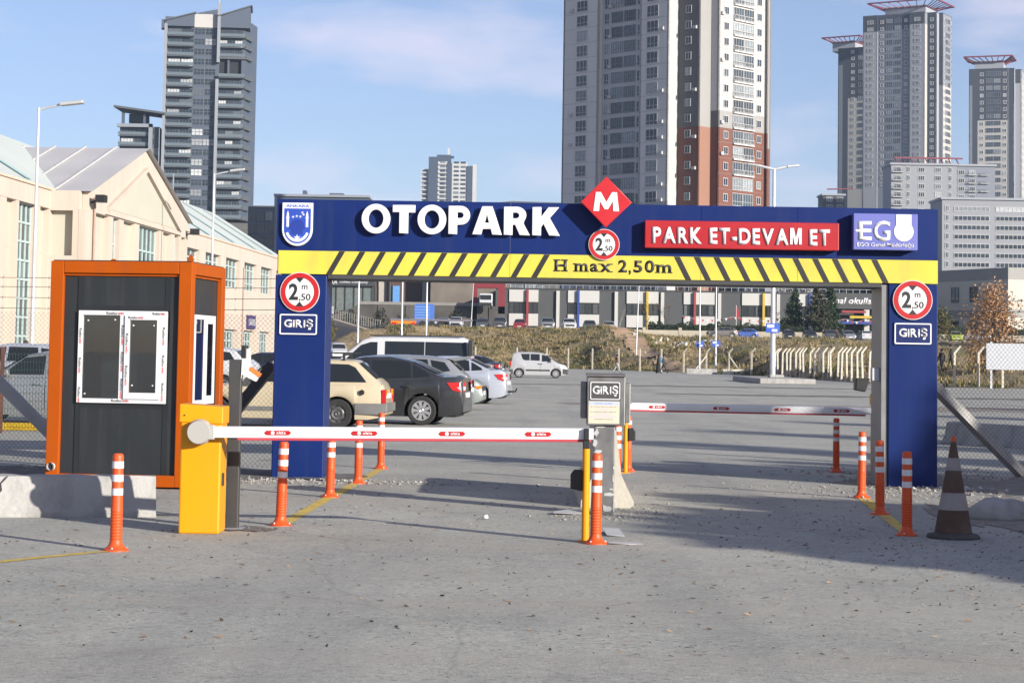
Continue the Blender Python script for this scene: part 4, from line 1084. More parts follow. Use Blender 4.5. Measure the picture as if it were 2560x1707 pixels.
def face_frame(P0, P1):
    """origin at P0, x along the wall to P1, outward normal = -y of the frame"""
    d_ = Vector((P1[0] - P0[0], P1[1] - P0[1], 0)); L_ = d_.length
    return L_, math.atan2(d_.y, d_.x)
class Tower:
    def __init__(s, name, label, loc, base, top, floor):
        s.t = thing(name, label, 'building', (loc[0], loc[1], base)); s.o = loc; s.base = base; s.top = top; s.fl = floor
        s.nf = int((top - base) / floor)
    def wall(s, P0, P1, bands, thick=.4, nm='wall'):
        """bands: [(z_top, material)...] from the base up, in world heights"""
        L_, a_ = face_frame(P0, P1); z = s.base
        for zt, mt in bands:
            MB().box(0, L_, 0, thick, z - s.base, zt - s.base).build(nm, mt, s.t, (P0[0] - s.o[0], P0[1] - s.o[1], 0), (0, 0, a_), fix=False)
            z = zt
    def row(s, P0, P1, u, mesh, nm, z0=.9, lo=0, hi=None, off=-.02, step=1, skip=()):
        L_, a_ = face_frame(P0, P1); ca, sa = math.cos(a_), math.sin(a_)
        for k in range(lo, hi if hi is not None else s.nf, step):
            if k in skip: continue
            x_ = P0[0] - s.o[0] + ca * u - sa * off; y_ = P0[1] - s.o[1] + sa * u + ca * off
            link(nm, mesh, s.t, (x_, y_, k * s.fl + z0), (0, 0, a_))

# --- central tower: zig-zag plan at 45 degrees
c45 = math.cos(R(45))
def zig(start, segs):
    P = [Vector(start)]
    for kind, L_ in segs:
        d_ = Vector((c45, -c45)) if kind == 'L' else Vector((c45, c45))
        P.append(P[-1] + d_ * L_)
    return [(p.x, p.y) for p in P]
ct = Tower('apartment_tower', 'tall grey and white apartment tower with brick red lower floors behind the gate', (25, 395), 12.4, 84, 3.0)
segs = [('L', 9.6), ('R', 1.1), ('L', 10.6), ('L', 0.0), ('L', 7.2), ('R', 2.9), ('L', 5.1), ('R', 3.5), ('L', 1.8), ('R', 14.0), ('L', .8), ('R', 1.4)]
# bay / recess / bay: the recess steps back by 1.1 m and forward again
P = [Vector((9.75, 398.0))]
def go(kind, L_):
    d_ = {'L': Vector((c45, -c45)), 'R': Vector((c45, c45)), 'B': Vector((-c45, -c45))}[kind]
    P.append(P[-1] + d_ * L_)
for kd, L_ in (('L', 9.6), ('R', 1.1), ('L', 10.9), ('B', 1.1), ('L', 7.3), ('R', 2.9), ('L', 5.2), ('R', 3.6), ('L', 1.9), ('R', 14.2), ('L', .6), ('R', 1.2)): go(kd, L_)
P = [(p.x, p.y) for p in P]
ZB, ZG, ZT = 45.4, 48.6, 84.0
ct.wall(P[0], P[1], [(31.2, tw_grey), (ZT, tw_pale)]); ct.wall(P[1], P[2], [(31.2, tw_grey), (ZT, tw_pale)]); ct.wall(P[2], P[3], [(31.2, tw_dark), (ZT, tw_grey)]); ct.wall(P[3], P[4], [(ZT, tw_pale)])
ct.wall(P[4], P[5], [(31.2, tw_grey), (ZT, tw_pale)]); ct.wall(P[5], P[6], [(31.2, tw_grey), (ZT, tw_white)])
ct.wall(P[6], P[7], [(ZB, tw_brick), (ZT, tw_dark)]); ct.wall(P[7], P[8], [(ZB, tw_tan), (ZT, pm('tower_strip_sunlit_grey', (.26, .255, .25), .8, var=.06, scale=.12))]); ct.wall(P[8], P[9], [(ZB, tw_brick), (ZG, tw_dark), (ZT, tw_grey)])  # strip grey is a darker copy of the pale walls for sunlit faces
ct.wall(P[9], P[10], [(ZB, tw_brick), (ZG, MATS['tower_strip_sunlit_grey']), (ZT, tw_white)]); ct.wall(P[10], P[11], [(ZB, tw_brick), (ZG, MATS['tower_strip_sunlit_grey']), (ZT, MATS['tower_strip_sunlit_grey'])]); ct.wall(P[11], P[12], [(ZB - 3, tw_brick), (ZT, MATS['tower_strip_sunlit_grey'])])
bk = (P[0][0] + 21, P[0][1] + 21); bk2 = (P[12][0] - 4, P[12][1] + 4)
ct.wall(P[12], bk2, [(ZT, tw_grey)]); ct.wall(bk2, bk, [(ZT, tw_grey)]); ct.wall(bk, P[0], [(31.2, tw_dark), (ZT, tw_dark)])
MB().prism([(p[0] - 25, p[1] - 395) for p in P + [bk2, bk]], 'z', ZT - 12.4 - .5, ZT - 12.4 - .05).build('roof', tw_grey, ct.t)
wA = win_mesh(2.9, 2.2, mull=2, mats=[frame_w, tglass], tran=.75); wB = win_mesh(1.35, 2.15, mull=1, mats=[frame_w, tglass], tran=.75)
wC = win_mesh(3.0, 2.2, mull=4, mats=[pm('balcony_frame_grey', (.22, .23, .24), .6), tglass2], fr=.07, tran=.85); wD = win_mesh(1.4, 1.5, mull=1, mats=[frame_w, tglass], fr=.10)
wE = win_mesh(3.1, 2.45, mull=3, mats=[frame_w, tglass2], fr=.08, tran=.85)
rl = rail_mesh(3.15, .95, .45, [tw_pale, frame_w]); rlB = rail_mesh(2.3, .75, .16, [tw_pale, frame_w])
NF = 22
ct.row(P[0], P[1], 5.2, wA, 'window', .55, hi=NF); ct.row(P[2], P[3], 1.3, wB, 'window', .55, hi=NF)
ct.row(P[2], P[3], 4.0, wC, 'balcony_window', .6, hi=NF); ct.row(P[2], P[3], 7.35, wC, 'balcony_window', .6, hi=NF)
ct.row(P[2], P[3], 10.0, wB, 'window', .55, hi=NF); ct.row(P[4], P[5], 3.3, wA, 'window', .55, hi=NF)
ct.row(P[6], P[7], 2.6, wD, 'window', .9, hi=NF); ct.row(P[9], P[10], 2.2, wD, 'window', .9, hi=NF)
ct.row(P[9], P[10], 5.9, wE, 'balcony_window', .25, hi=NF); ct.row(P[9], P[10], 9.1, wE, 'balcony_window', .25, hi=NF)
ct.row(P[9], P[10], 5.9, rl, 'balcony', .25, hi=NF, lo=8); ct.row(P[9], P[10], 9.1, rl, 'balcony', .25, hi=NF, lo=8)
ct.row(P[9], P[10], 12.4, wD, 'window', .9, hi=NF)
# floor joints scored round the rendered bays, and air conditioners below some windows
for p_, r_ in ((P[0], P[1]), (P[4], P[5]), (P[9], P[10])):
    L_, a_ = face_frame(p_, r_); jm = MB().box(.02, L_ - .02, -.015, .0, 0, .05).mesh('floor_joint', pm('joint_grey', (.20, .20, .20), .9))
    for k in range(NF): link('floor_joint', jm, ct.t, (p_[0] - 25, p_[1] - 395, k * 3.0 + .22), (0, 0, a_))
acm = MB().box(-.42, .42, -.42, -.05, 0, .6).box(-.30, .30, -.44, -.42, .08, .52).mesh('air_conditioner', pm('ac_white', (.40, .40, .40), .6))
for p_, r_, u_ in ((P[0], P[1], 2.4), (P[4], P[5], 5.8), (P[2], P[3], 2.3), (P[9], P[10], .9), (P[6], P[7], 4.3)):
    ct.row(p_, r_, u_, acm, 'air_conditioner', .7, lo=2, hi=NF, skip=[k for k in range(NF) if rnd.random() < .68])
# --- left tower: blue-grey, glass balconies, white fins
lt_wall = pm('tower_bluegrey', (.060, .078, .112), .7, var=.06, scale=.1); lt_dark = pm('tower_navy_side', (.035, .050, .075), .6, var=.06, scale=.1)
lt_fin = pm('tower_fin_white', (.21, .23, .26), .7, var=.04, scale=.1); lt_slab = pm('balcony_slab_dark', (.075, .085, .095), .7); lt_glass = pm('balcony_glass', (.11, .145, .17), .15, var=.1)
lf = pm('dark_window_frame', (.10, .11, .12), .5)
lglass = glassy('dark_tower_glass', (.018, .025, .035), (.50, .52, .54), .1, .22)
lt = Tower('apartment_tower', 'dark blue-grey residential tower with glass balconies and white fins, left of gate', (-88, 590), 45, 103, 3.0)
A0, A1 = (-103.9, 586.5), (-80.6, 589.2)
lt.base = 40; lt.t.location.z = 40; lt.nf = 20
def LP_(u): return (A0[0] + (A1[0] - A0[0]) * u / 23.45, A0[1] + (A1[1] - A0[1]) * u / 23.45)
lt.wall(LP_(0), LP_(23.45), [(100, lt_wall)]); lt.wall((-105.3, 604), LP_(0), [(97.5, lt_dark)]); lt.wall(LP_(23.45), (-78.8, 604), [(100, lt_wall)]); lt.wall((-78.8, 604), (-105.3, 604), [(100, lt_wall)])
L_, aL = face_frame(A0, A1)
def onL(nm, mat, u0, u1, y0, y1, z0, z1):
    return MB().box(u0, u1, y0, y1, z0 - 40, z1 - 40).build(nm, mat, lt.t, (A0[0] + 88, A0[1] - 590, 0), (0, 0, aL))
onL('fin', lt_fin, -.1, .75, -1.9, .1, 40, 97.6); onL('fin', lt_fin, 15.4, 16.3, -1.9, .1, 86.5, 104.5); onL('fin', lt_fin, 15.2, 16.1, -1.9, .1, 40, 81.5)
for k, (u0, u1, za, zb) in enumerate(((.0, 8.6, 98.3, 101.0), (16.0, 25.0, 100.2, 103.6))):
    MB().prism([(u0, 97.0 - 40), (u1, 97.0 - 40), (u1, zb - 40), (u0, za - 40)], 'y', -1.6, 10).build('penthouse', lt_wall, lt.t, (A0[0] + 88, A0[1] - 590, 0), (0, 0, aL))
    MB().bar((u0 - .4, 4, za - 39.8), (u1 + .5, 4, zb - 39.8), 12.5, .35).build('sloping_roof', lt_slab, lt.t, (A0[0] + 88, A0[1] - 590, 0), (0, 0, aL))
MB().prism([(-1.8, 58), (15.4, 58), (15.4, 64.6), (-1.8, 60.8)], 'y', 11, 13.4).build('penthouse', lt_wall, lt.t, (A0[0] + 88, A0[1] - 590, 0), (0, 0, aL))
onL('roof_terrace', tw_white, 8.6, 15.4, -.2, 3, 97.0, 101.0)
MB().tube((15.6, 4, 60), (15.6, 4, 70), .15, n=6).build('mast', frame_w, lt.t, (A0[0] + 88, A0[1] - 590, 0), (0, 0, aL))
v1 = win_mesh(3.6, 2.2, mull=3, mats=[lf, lglass], fr=.10); v2 = win_mesh(3.3, 2.0, mull=2, mats=[lf, lglass], fr=.12, tran=1.1); v3 = win_mesh(2.3, 2.1, mull=2, mats=[lf, lglass], fr=.1)
b1 = rail_mesh(7.6, 1.05, 1.7, [lt_slab, lf, lt_glass], True); b2 = rail_mesh(7.6, 1.05, 1.7, [lt_slab, lf, lt_glass], True)
lt.nf = 19
for u_ in (2.9, 6.7): lt.row(A0, A1, u_, v1, 'window', .35)
for u_ in (10.2, 13.5): lt.row(A0, A1, u_, v2, 'window', .75)
gapf = (14, 15)
lt.row(A0, A1, 17.3, v3, 'window', .35, skip=gapf); lt.row(A0, A1, 19.5, v3, 'window', .35, skip=gapf); lt.row(A0, A1, 21.8, v3, 'window', .35, skip=gapf)
lt.row(A0, A1, 4.7, b1, 'balcony', .2); lt.row(A0, A1, 19.9, b2, 'balcony', .2, skip=(15,))
onL('sky_garden', pm('void_dark', (.012, .015, .02), .8), 16.2, 22.6, -.05, -.01, 82.6, 87.6); onL('column', lt_wall, 18.6, 19.2, -1.2, -.6, 82.6, 87.8); onL('column', lt_wall, 22.7, 23.4, -1.2, -.3, 82.6, 87.8); onL('slab', lt_slab, 16.0, 23.9, -1.9, 0, 87.6, 88.0)
# angled balconies that jut out along the right side
jb = MB().prism([(0, 0), (1.3, .4), (2.6, 7.0), (0, 7.0)], 'z', -.25, 0).prism([(1.15, .4), (1.3, .4), (2.6, 7.0), (2.45, 7.0)], 'z', .02, 1.0).mesh('side_balcony', lt_slab)
for k in range(19):
    if k == 15: continue
    link('side_balcony', jb, lt.t, (A1[0] + 88 - .8, A1[1] - 590 - .6, k * 3 + .2))
lw = Tower('apartment_block', 'lower blue-grey apartment wing with a sloping roof canopy left of dark tower', (-110, 588), 40, 67, 3.0)
W0, W1 = (-116.4, 586), (-105.0, 587.2)
lw.wall(W0, W1, [(67, lt_wall)]); lw.wall((-118, 600), W0, [(67, lt_dark)]); lw.wall(W1, (-105.4, 600), [(67, lt_wall)]); lw.wall((-105.4, 600), (-118, 600), [(67, lt_wall)])
lw.nf = 9
bw = rail_mesh(9.3, 1.05, 1.6, [lt_slab, lf, lt_glass], True)
lw.row(W0, W1, 4.3, bw, 'balcony', .2); lw.row(W0, W1, 2.2, v1, 'window', .35); lw.row(W0, W1, 6.2, v1, 'window', .35); lw.row(W0, W1, 10.4, v3, 'window', .6)
MB().box(8.8, 9.7, -1.8, 0, 0, 27.6).build('fin', lt_fin, lw.t, (W0[0] + 110, W0[1] - 588, 0)); MB().box(-.6, 9.7, -1.8, 0, 26.6, 27.6).build('fin', lt_fin, lw.t, (W0[0] + 110, W0[1] - 588, 0))
MB().bar((-1.5, 4, 32.6), (13.5, 4, 30.7), 14, .6).build('canopy_roof', lt_slab, lw.t, (W0[0] + 110, W0[1] - 588, 0))
MB().box(.6, 1.4, -1, -.2, 27.6, 32).box(7.0, 7.6, -1, -.2, 27.6, 31.4).build('column', lt_wall, lw.t, (W0[0] + 110, W0[1] - 588, 0)); MB().box(2, 7, 3, 9, 27.6, 31).build('penthouse', lt_dark, lw.t, (W0[0] + 110, W0[1] - 588, 0))
# glazed low blocks at the foot of the dark tower
lowb = thing('office_block', 'low glazed office block between dark tower and the gate', 'building', (-66.5, 500, 8))
MB().box(0, 6.5, 0, 14, 0, 29.6).box(6.5, 30, 2, 14, 0, 32.4).build('wall', lt_wall, lowb)
MB().box(-.5, 6.8, -.4, 0, 21.8, 22.4).build('slab', lt_slab, lowb); MB().box(6.2, 30.3, 1.4, 15, 32.4, 33.0).build('roof_slab', lt_fin, lowb); MB().box(6.4, 7.1, 1.2, 2, 0, 32.4).build('fin', lt_fin, lowb)
MB().box(13.2, 14.0, 4, 8, 33.0, 34.2).box(20, 23.5, 4, 8, 33.0, 33.6).build('roof_plant', lt_wall, lowb)
og = win_mesh(1.9, 2.4, mull=1, mats=[lf, lglass], fr=.08)
for k in range(9):
    for i in range(3): link('window', og, lowb, (1.1 + 2.1 * i, -.02, .5 + 3.2 * k))
for k in range(9):
    for i in range(3): link('window', og, lowb, (8.6 + 2.2 * i, 1.98, .5 + 3.3 * k))
# --- white block with dark stripes on the hill
mb_ = Tower('apartment_block', 'distant white apartment block with dark vertical stripes above gate', (-40, 1400), 97.5, 140, 3.1)
def bx_(nm, mat, x0, x1, y0, y1, z0, z1, t): return MB().box(x0, x1, y0, y1, z0, z1).build(nm, mat, t)
mdark = pm('block_navy', (.030, .045, .075), .7); mwhite = pm('block_white', (.40, .40, .39), .7, var=.04, scale=.1)
T = mb_.t
bx_('wall', mwhite, -24.3, -19.5, 2, 12, 0, 33.5, T); bx_('tower_shaft', mdark, -19.5, -13.0, -1, 12, 0, 42, T); bx_('wall', mwhite, -13, -6.5, 1, 12, 0, 39, T); bx_('stripe', mdark, -6.5, -3.0, 0, 12, 0, 38, T)
bx_('wall', mwhite, -3, 7.8, 1, 12, 0, 38.4, T); bx_('stripe', mdark, 7.8, 11.6, 0, 12, 0, 36, T); bx_('wall', mwhite, 11.6, 14.2, .5, 12, 0, 37.2, T)
bx_('roof_plant', mdark, -14, -4, 4, 10, 39, 44, T); bx_('roof_plant', mdark, -10, -2, 5, 10, 42, 43.4, T); bx_('mast', mwhite, -6.5, -5, 6, 7.5, 44, 49, T)
mw = win_mesh(3.6, 1.5, mull=2, mats=[mdark, tglass], fr=.25); mslab = MB().box(-4.2, 4.2, -1.3, 0, 0, .9).mesh('balcony', mwhite); mslab2 = MB().box(-2.9, 2.9, -1.3, 0, 0, .9).mesh('balcony', mwhite)
for k in range(3, 13):
    z_ = k * 3.05
    for x_ in (-9.7, .0, 4.8): link('window', mw, T, (x_, .96, z_ + 1.0))
    link('balcony', mslab2, T, (-9.8, 1, z_)); link('window', mw, T, (-22, 1.96, z_ + 1)) if k < 11 else None
    if k < 11: link('balcony', mslab2, T, (-22.3, 2, z_))
# --- right-hand towers
rt_mid = pm('rtower_grey', (.17, .185, .22), .8, var=.05, scale=.1); rt_pale = pm('rtower_pale', (.27, .285, .32), .8, var=.05, scale=.1); rt_dark = pm('rtower_dark', (.045, .053, .072), .8, var=.05, scale=.1)
rt_white = pm('rtower_white', (.36, .355, .345), .8, var=.04, scale=.1); rt_red = pm('rtower_red_frame', (.17, .03, .05), .6)
ra = win_mesh(2.6, 1.6, mull=3, mats=[frame_w, tglass], fr=.16); rb = win_mesh(1.5, 1.5, mull=1, mats=[frame_w, tglass], fr=.18); rc = win_mesh(2.9, 1.9, mull=2, mats=[rt_mid, tglass2], fr=.12, tran=.8)
def dirs(th):
    return Vector((math.cos(th), -math.sin(th))), Vector((math.sin(th), math.cos(th)))
def right_tower(label, start, base, top, th, segs, Fl=3.0):
    """segs: (dir 'L' or 'R', length, bands, columns of (u, mesh, name))"""
    t = Tower('apartment_tower', label, start, base, top, Fl)
    a_, b_ = dirs(th); p = Vector(start)
    pts = [p.copy()]
    for kd, L_, bands, cols in segs:
        q_ = p + (a_ if kd == 'L' else b_ if kd == 'R' else -b_) * L_
        t.wall((p.x, p.y), (q_.x, q_.y), bands)
        for u_, ms_, nm_, lo_ in cols: t.row((p.x, p.y), (q_.x, q_.y), u_, ms_, nm_, .8, lo=lo_)
        p = q_; pts.append(p.copy())
    pts += [p - a_ * 14, pts[0] + b_ * 22]
    for u, v in ((pts[-3], pts[-2]), (pts[-2], pts[-1]), (pts[-1], pts[0])): t.wall((u.x, u.y), (v.x, v.y), [(top, rt_dark)])
    MB().prism([(q_.x - start[0], q_.y - start[1]) for q_ in pts], 'z', top - base - .4, top - base - .02).build('roof', rt_mid, t.t)
    return t, pts
th = R(31); ZR = 147
tA, pA = right_tower('tallest grey and white apartment tower behind the right end of gate', (148.3, 842), 62, 147.6, th,
    [('L', 6.4, [(140.5, rt_pale), (147.6, rt_dark)], [(3.3, ra, 'window', 4)]), ('R', .8, [(140.5, rt_pale), (147.6, rt_dark)], []), ('L', 14.2, [(141, rt_mid), (147.6, rt_dark)], [(1.9, rb, 'window', 4), (5.2, rc, 'balcony_window', 4), (8.9, rc, 'balcony_window', 4), (12.4, rb, 'window', 4)]),
     ('B', .8, [(147.6, rt_pale)], []), ('L', 6.7, [(142.5, rt_pale), (147.6, rt_dark)], [(3.4, ra, 'window', 4)]), ('R', 3.2, [(142.5, rt_white), (147.6, rt_mid)], []), ('L', 4.1, [(147.6, rt_dark)], [(2.0, rb, 'window', 4)]), ('R', 2.9, [(147.6, rt_pale)], []), ('L', 1.7, [(117, rt_mid), (147.6, rt_dark)], []),
     ('R', 11.5, [(117, rt_white), (147.6, rt_mid)], [(1.6, rb, 'window', 4), (4.6, rc, 'balcony_window', 4), (7.6, rc, 'balcony_window', 4), (10.2, rb, 'window', 4)])])
tB, pB = right_tower('grey apartment tower standing just left of tallest right-hand tower', (144.0, 880), 64, 139.5, th,
    [('L', 2.2, [(132, rt_mid), (139.5, rt_dark)], []), ('L', 2.5, [(139.5, rt_dark)], []), ('L', 9.5, [(117, rt_white), (139.5, rt_dark)], [(2.2, rb, 'window', 4), (6.2, rc, 'balcony_window', 4)]), ('L', 5.0, [(139.5, rt_dark)], []), ('R', 18.0, [(139.5, rt_mid)], [])])
tC, pC = right_tower('grey and white apartment tower at the right edge of the view', (192.6, 838), 58, 125.0, R(20),
    [('L', 1.4, [(118, rt_mid), (125, rt_dark)], []), ('L', 2.2, [(125, rt_dark)], []), ('L', 12.6, [(103, rt_white), (125, rt_dark)], [(1.7, rb, 'window', 4), (4.9, rc, 'balcony_window', 4), (8.1, rc, 'balcony_window', 4), (11.2, rb, 'window', 4)]),
     ('R', .8, [(125, rt_pale)], []), ('L', 2.4, [(125, rt_dark)], []), ('R', 3.8, [(125, rt_pale)], []), ('L', 2.6, [(119, rt_pale), (125, rt_dark)], []), ('R', 17, [(121, rt_white), (125, rt_pale)], [(2, rb, 'window', 4), (6, rb, 'window', 4), (12, rb, 'window', 4)])])
def roof_frame(t, pts, top, cx_, cy_, w_, d_, th_, core=True):
    """red steel roof frame with diagonal lattice"""
    o_ = (t.o[0], t.o[1])
    if core: MB().box(-w_ * .3, w_ * .3, -d_ * .3, d_ * .3, top - t.base, top - t.base + 4.6).build('roof_house', rt_pale, t.t, (cx_ - o_[0], cy_ - o_[1], 0), (0, 0, -th_))
    q = MB(); z0 = top - t.base + 4.6; z1 = z0 + 1.4
    C = [(-w_ / 2, -d_ / 2), (w_ / 2, -d_ / 2), (w_ / 2, d_ / 2), (-w_ / 2, d_ / 2)]
    for (a_, b_), (c_, e_) in zip(C, C[1:] + C[:1]):
        q.bar((a_, b_, z1), (c_, e_, z1), .55)
        q.bar((a_ * .62, b_ * .62, z0 - .6), (c_ * .62, e_ * .62, z0 - .6), .4)
        for k in range(7):
            t0, t1 = k / 7, (k + 1) / 7
            q.bar((a_ + (c_ - a_) * t0, b_ + (e_ - b_) * t0, z1), ((a_ + (c_ - a_) * (t0 + t1) / 2) * .62, (b_ + (e_ - b_) * (t0 + t1) / 2) * .62, z0 - .6), .28)
    q.build('roof_frame', rt_red, t.t, (cx_ - o_[0], cy_ - o_[1], 0), (0, 0, -th_), fix=False)
roof_frame(tA, pA, 147.6, 170, 848, 30, 24, th); roof_frame(tB, pB, 139.5, 150.5, 892, 18, 18, th); roof_frame(tC, pC, 125, 204, 848, 20, 16, R(20))
# lower blocks at the right
def slab_block(label, x0, x1, y, z0, z1, depth, wall, bays, Fl=3.0, red=False, gal=None, nm='apartment_block'):
    t = thing(nm, label, 'building', (x0, y, z0))
    MB().box(0, x1 - x0, 0, depth, 0, z1 - z0).build('wall', wall, t); MB().box(-.5, x1 - x0 + .5, -.6, depth + .5, z1 - z0, z1 - z0 + .7).build('roof_slab', rt_pale, t)
    n_ = int((z1 - z0) / Fl)
    for k in range(n_):
        for u_, ms_, nm_ in bays: link(nm_, ms_, t, (u_, -.05, k * Fl + .7))
    if red:
        q = MB(); q.box(1, x1 - x0 + 2, -1, -.6, z1 - z0 + 2.2, z1 - z0 + 2.8)
        for i in range(9): q.bar((1 + i * (x1 - x0) / 8.5, -.8, z1 - z0 + 2.4), (2.5 + i * (x1 - x0) / 8.5, 1.5, z1 - z0 + .7), .3)
        q.build('roof_frame', rt_red, t)
    return t
wv = win_mesh(1.2, 1.9, mull=1, mats=[frame_w, tglass], fr=.14); wl_ = win_mesh(2.3, 1.8, mull=2, mats=[frame_w, tglass], fr=.14); gal = win_mesh(11.5, 1.6, mull=7, mats=[frame_w, lglass], fr=.14); gal2 = win_mesh(12.5, 1.6, mull=8, mats=[frame_w, lglass], fr=.14)
bal = rail_mesh(4.0, 1.1, 1.0, [rt_white, rt_mid]); bal2 = rail_mesh(3.2, 1.1, 1.0, [rt_white, rt_mid])
rtw = pm('slab_block_white', (.23, .24, .265), .8, var=.05, scale=.1)
s1 = slab_block('white apartment block with a red roof frame behind right pillar', 137.3, 161.0, 720, 18, 72.3, 16, rtw, [(2.4, bal, 'balcony'), (2.4, wl_, 'window'), (6.2, wv, 'window'), (11.0, wl_, 'window'), (17.0, wl_, 'window'), (21.4, wv, 'window')], red=True)
s1b = slab_block('grey stepped apartment wing right of white block with red roof frame', 162.0, 177.0, 728, 18, 73, 14, rt_mid, [(2.5, wl_, 'window'), (6.5, bal2, 'balcony'), (11.0, bal2, 'balcony'), (6.5, wl_, 'window')])
s2 = slab_block('long white slab block with ribbon balconies at far right', 138.5, 192, 640, 10, 53.5, 18, rtw, [(1.6, wv, 'window'), (9.5, gal, 'ribbon_window'), (23.5, gal2, 'ribbon_window'), (32.4, wv, 'window'), (37.5, wl_, 'window'), (43.5, wl_, 'window')], red=False)
MB().box(30, 52, -1, 12, 46.5, 47).build('roof_frame', rt_red, s2)
s3 = slab_block('small dark block with red roof trim peeping over the gate', 118.8, 127, 760, 28, 64, 12, rt_dark, [(2.5, wl_, 'window'), (6.5, wl_, 'window')]); MB().bar((2, 2, 38.6), (12, 2, 38.9), 1.5, .4).build('roof_frame', rt_red, s3)
# beige corner building at the right edge
bg_w = pm('beige_cladding', (.42, .395, .345), .8, var=.05, scale=.2); bg_g = pm('beige_band_grey', (.24, .24, .23), .8)
bb = thing('corner_building', 'cream two-storey building with grey bands at the right edge', 'building', (82.4, 330, 2.0), R(0))
for z0, z1, mt in ((0, 6.9, bg_w), (6.9, 8.3, bg_g), (8.3, 13.2, bg_w), (13.2, 15.2, bg_g)): MB().prism([(0, 0), (24, 10), (16, 30), (-8.5, 18)], 'z', z0, z1).build('wall', mt, bb)
ww = win_mesh(1.1, 1.7, mull=1, mats=[frame_w, tglass], fr=.10)
aa = math.atan2(10, 24)
for u_ in (4.3, 8.6, 12.5): link('window', ww, bb, (u_ * math.cos(aa), u_ * math.sin(aa) - .06, 10.0), (0, 0, aa)); link('window', ww, bb, (u_ * math.cos(aa), u_ * math.sin(aa) - .06, 4.0), (0, 0, aa))
for u_ in (10.6, 11.4): link('window', win_mesh(.5, .6, mull=0, mats=[frame_w, tglass], fr=.08), bb, (u_ * math.cos(aa), u_ * math.sin(aa) - .06, 10.8), (0, 0, aa))
a2 = math.atan2(-18, 8.5)
for u_ in (6, 11): 
    for z_ in (4.0, 9.6): link('window', win_mesh(2.0, 2.6, mull=1, mats=[lf, lglass], fr=.1), bb, (-8.5 + u_ * math.cos(a2) - .06, 18 + u_ * math.sin(a2) - .04, z_), (0, 0, a2))
sh_ = thing('warehouse', 'low dark warehouse with a white roof edge left of cream corner building', 'building', (67.0, 352, 6.3))
MB().box(0, 14, 0, 20, 0, 8).build('wall', pm('louvre_grey', (.13, .13, .13), .7), sh_); MB().box(-.4, 14.5, -.6, 20, 8, 9.3).build('fascia', white_pt, sh_)
for k in range(9): MB().box(4, 13.8, -.12, -.02, 3 + k * .5, 3.25 + k * .5).build('louvre', rt_mid, sh_)

# ================================================================== the school on the bank
sc_dark = pm('school_charcoal', (.055, .058, .060), .75, var=.08, scale=.3); sc_white = pm('school_white', (.42, .42, .405), .7, var=.04, scale=.3)
sc_glass = glassy('school_glass', (.02, .024, .026), (.12, .13, .13), .1, .4); s_frame = pm('school_frame', (.03, .03, .032), .5)
sch = thing('school_building', 'long charcoal school with white panels and red, blue and yellow fins', 'building', (0, 338, 4.2))
SX = lambda x: (x - 1176) / 4573 * 338 * 1.0
MB().box(-2.6, 66.0, .4, 14, 0, 8.35).build('wall', sc_dark, sch)
cols_ = {'r': pm('fin_red', (.24, .03, .03), .5), 'b': pm('fin_blue', (.015, .045, .22), .5), 'y': pm('fin_yellow', (.45, .31, .02), .5)}
bays = [(1172, 1239, 1214, 'r', (2, 4)), (1307, 1379, 1331, 'b', (3, 4)), (1442, 1515, 1489, 'y', (4, 2)), (1573, 1644, 1598, 'r', (3, 4)), (1707, 1775, 1756, 'y', (4, 2)), (1836, 1900, 1862, 'b', (2, 4))]
for x0, x1, xf, c_, (na, nb) in bays:
    a_, b_, f_ = SX(x0), SX(x1), SX(xf)
    for z0, z1 in ((2.2, 4.25), (6.25, 8.30)):
        MB().box(a_, f_ - .2, .15, .42, z0, z1).build('white_panel', sc_white, sch); MB().box(f_ + .2, b_, .15, .42, z0, z1).build('white_panel', sc_white, sch)
    for z0, z1 in ((4.30, 6.20), (.3, 2.1)):
        for u0, u1, n_ in ((a_, f_ - .2, 3 if f_ - a_ > 2 else 2), (f_ + .2, b_, 3 if b_ - f_ > 2 else 2)):
            for i in range(n_):
                w_ = (u1 - u0) / n_
                link('window', win_mesh(w_ - .06, z1 - z0, mull=0, mats=[s_frame, sc_glass], fr=.10), sch, (u0 + w_ * (i + .5), .38, z0))
    MB().box(f_ - .19, f_ + .19, -.35, .42, .0 if c_ != 'r' else .4, 8.32).build('fin', cols_[c_], sch)
for x_ in (1284, 1418, 1524, 1655, 1790): MB().box(SX(x_) - .28, SX(x_) + .28, -.1, .42, 1.0, 8.2).build('fin', sc_white, sch)
MB().box(53.8, 66, -1.2, .38, 5.9, 8.55).build('sign_fascia', sc_dark, sch)
sgn = MB().box(SX(1904) - .2, SX(2016), -1.24, -1.205, 6.5, 7.9).build('sign_board', sc_dark, sch)
words('final okulları', SX(1906), SX(2014), 6.70, 7.80, -1.245, .03, white_pt, sgn, .030, .25)
MB().prism([(SX(1890) - .1, 6.9), (SX(1894), 6.4), (SX(1900), 7.6), (SX(1893), 8.1), (SX(1889), 7.8)], 'y', -1.30, -1.21).build('sign_emblem', white_pt, sgn); MB().prism([(SX(1893), 6.9), (SX(1895), 6.6), (SX(1898), 7.5), (SX(1895), 7.6)], 'y', -1.33, -1.305).build('sign_emblem', cols_['r'], sgn)
MB().box(SX(1932), SX(1987), -1.9, -1.2, 5.2, 5.6).build('red_canopy', cols_['r'], sch); MB().box(SX(1950), SX(2000), -2.1, -1.2, 4.3, 4.7).build('yellow_canopy', cols_['y'], sch); MB().box(SX(1918), SX(2001), -2.4, .3, 3.3, 3.75).build('blue_canopy', cols_['b'], sch)
MB().box(SX(1920), SX(1962), .2, .38, 0, 3.2).build('door', black_pt, sch)
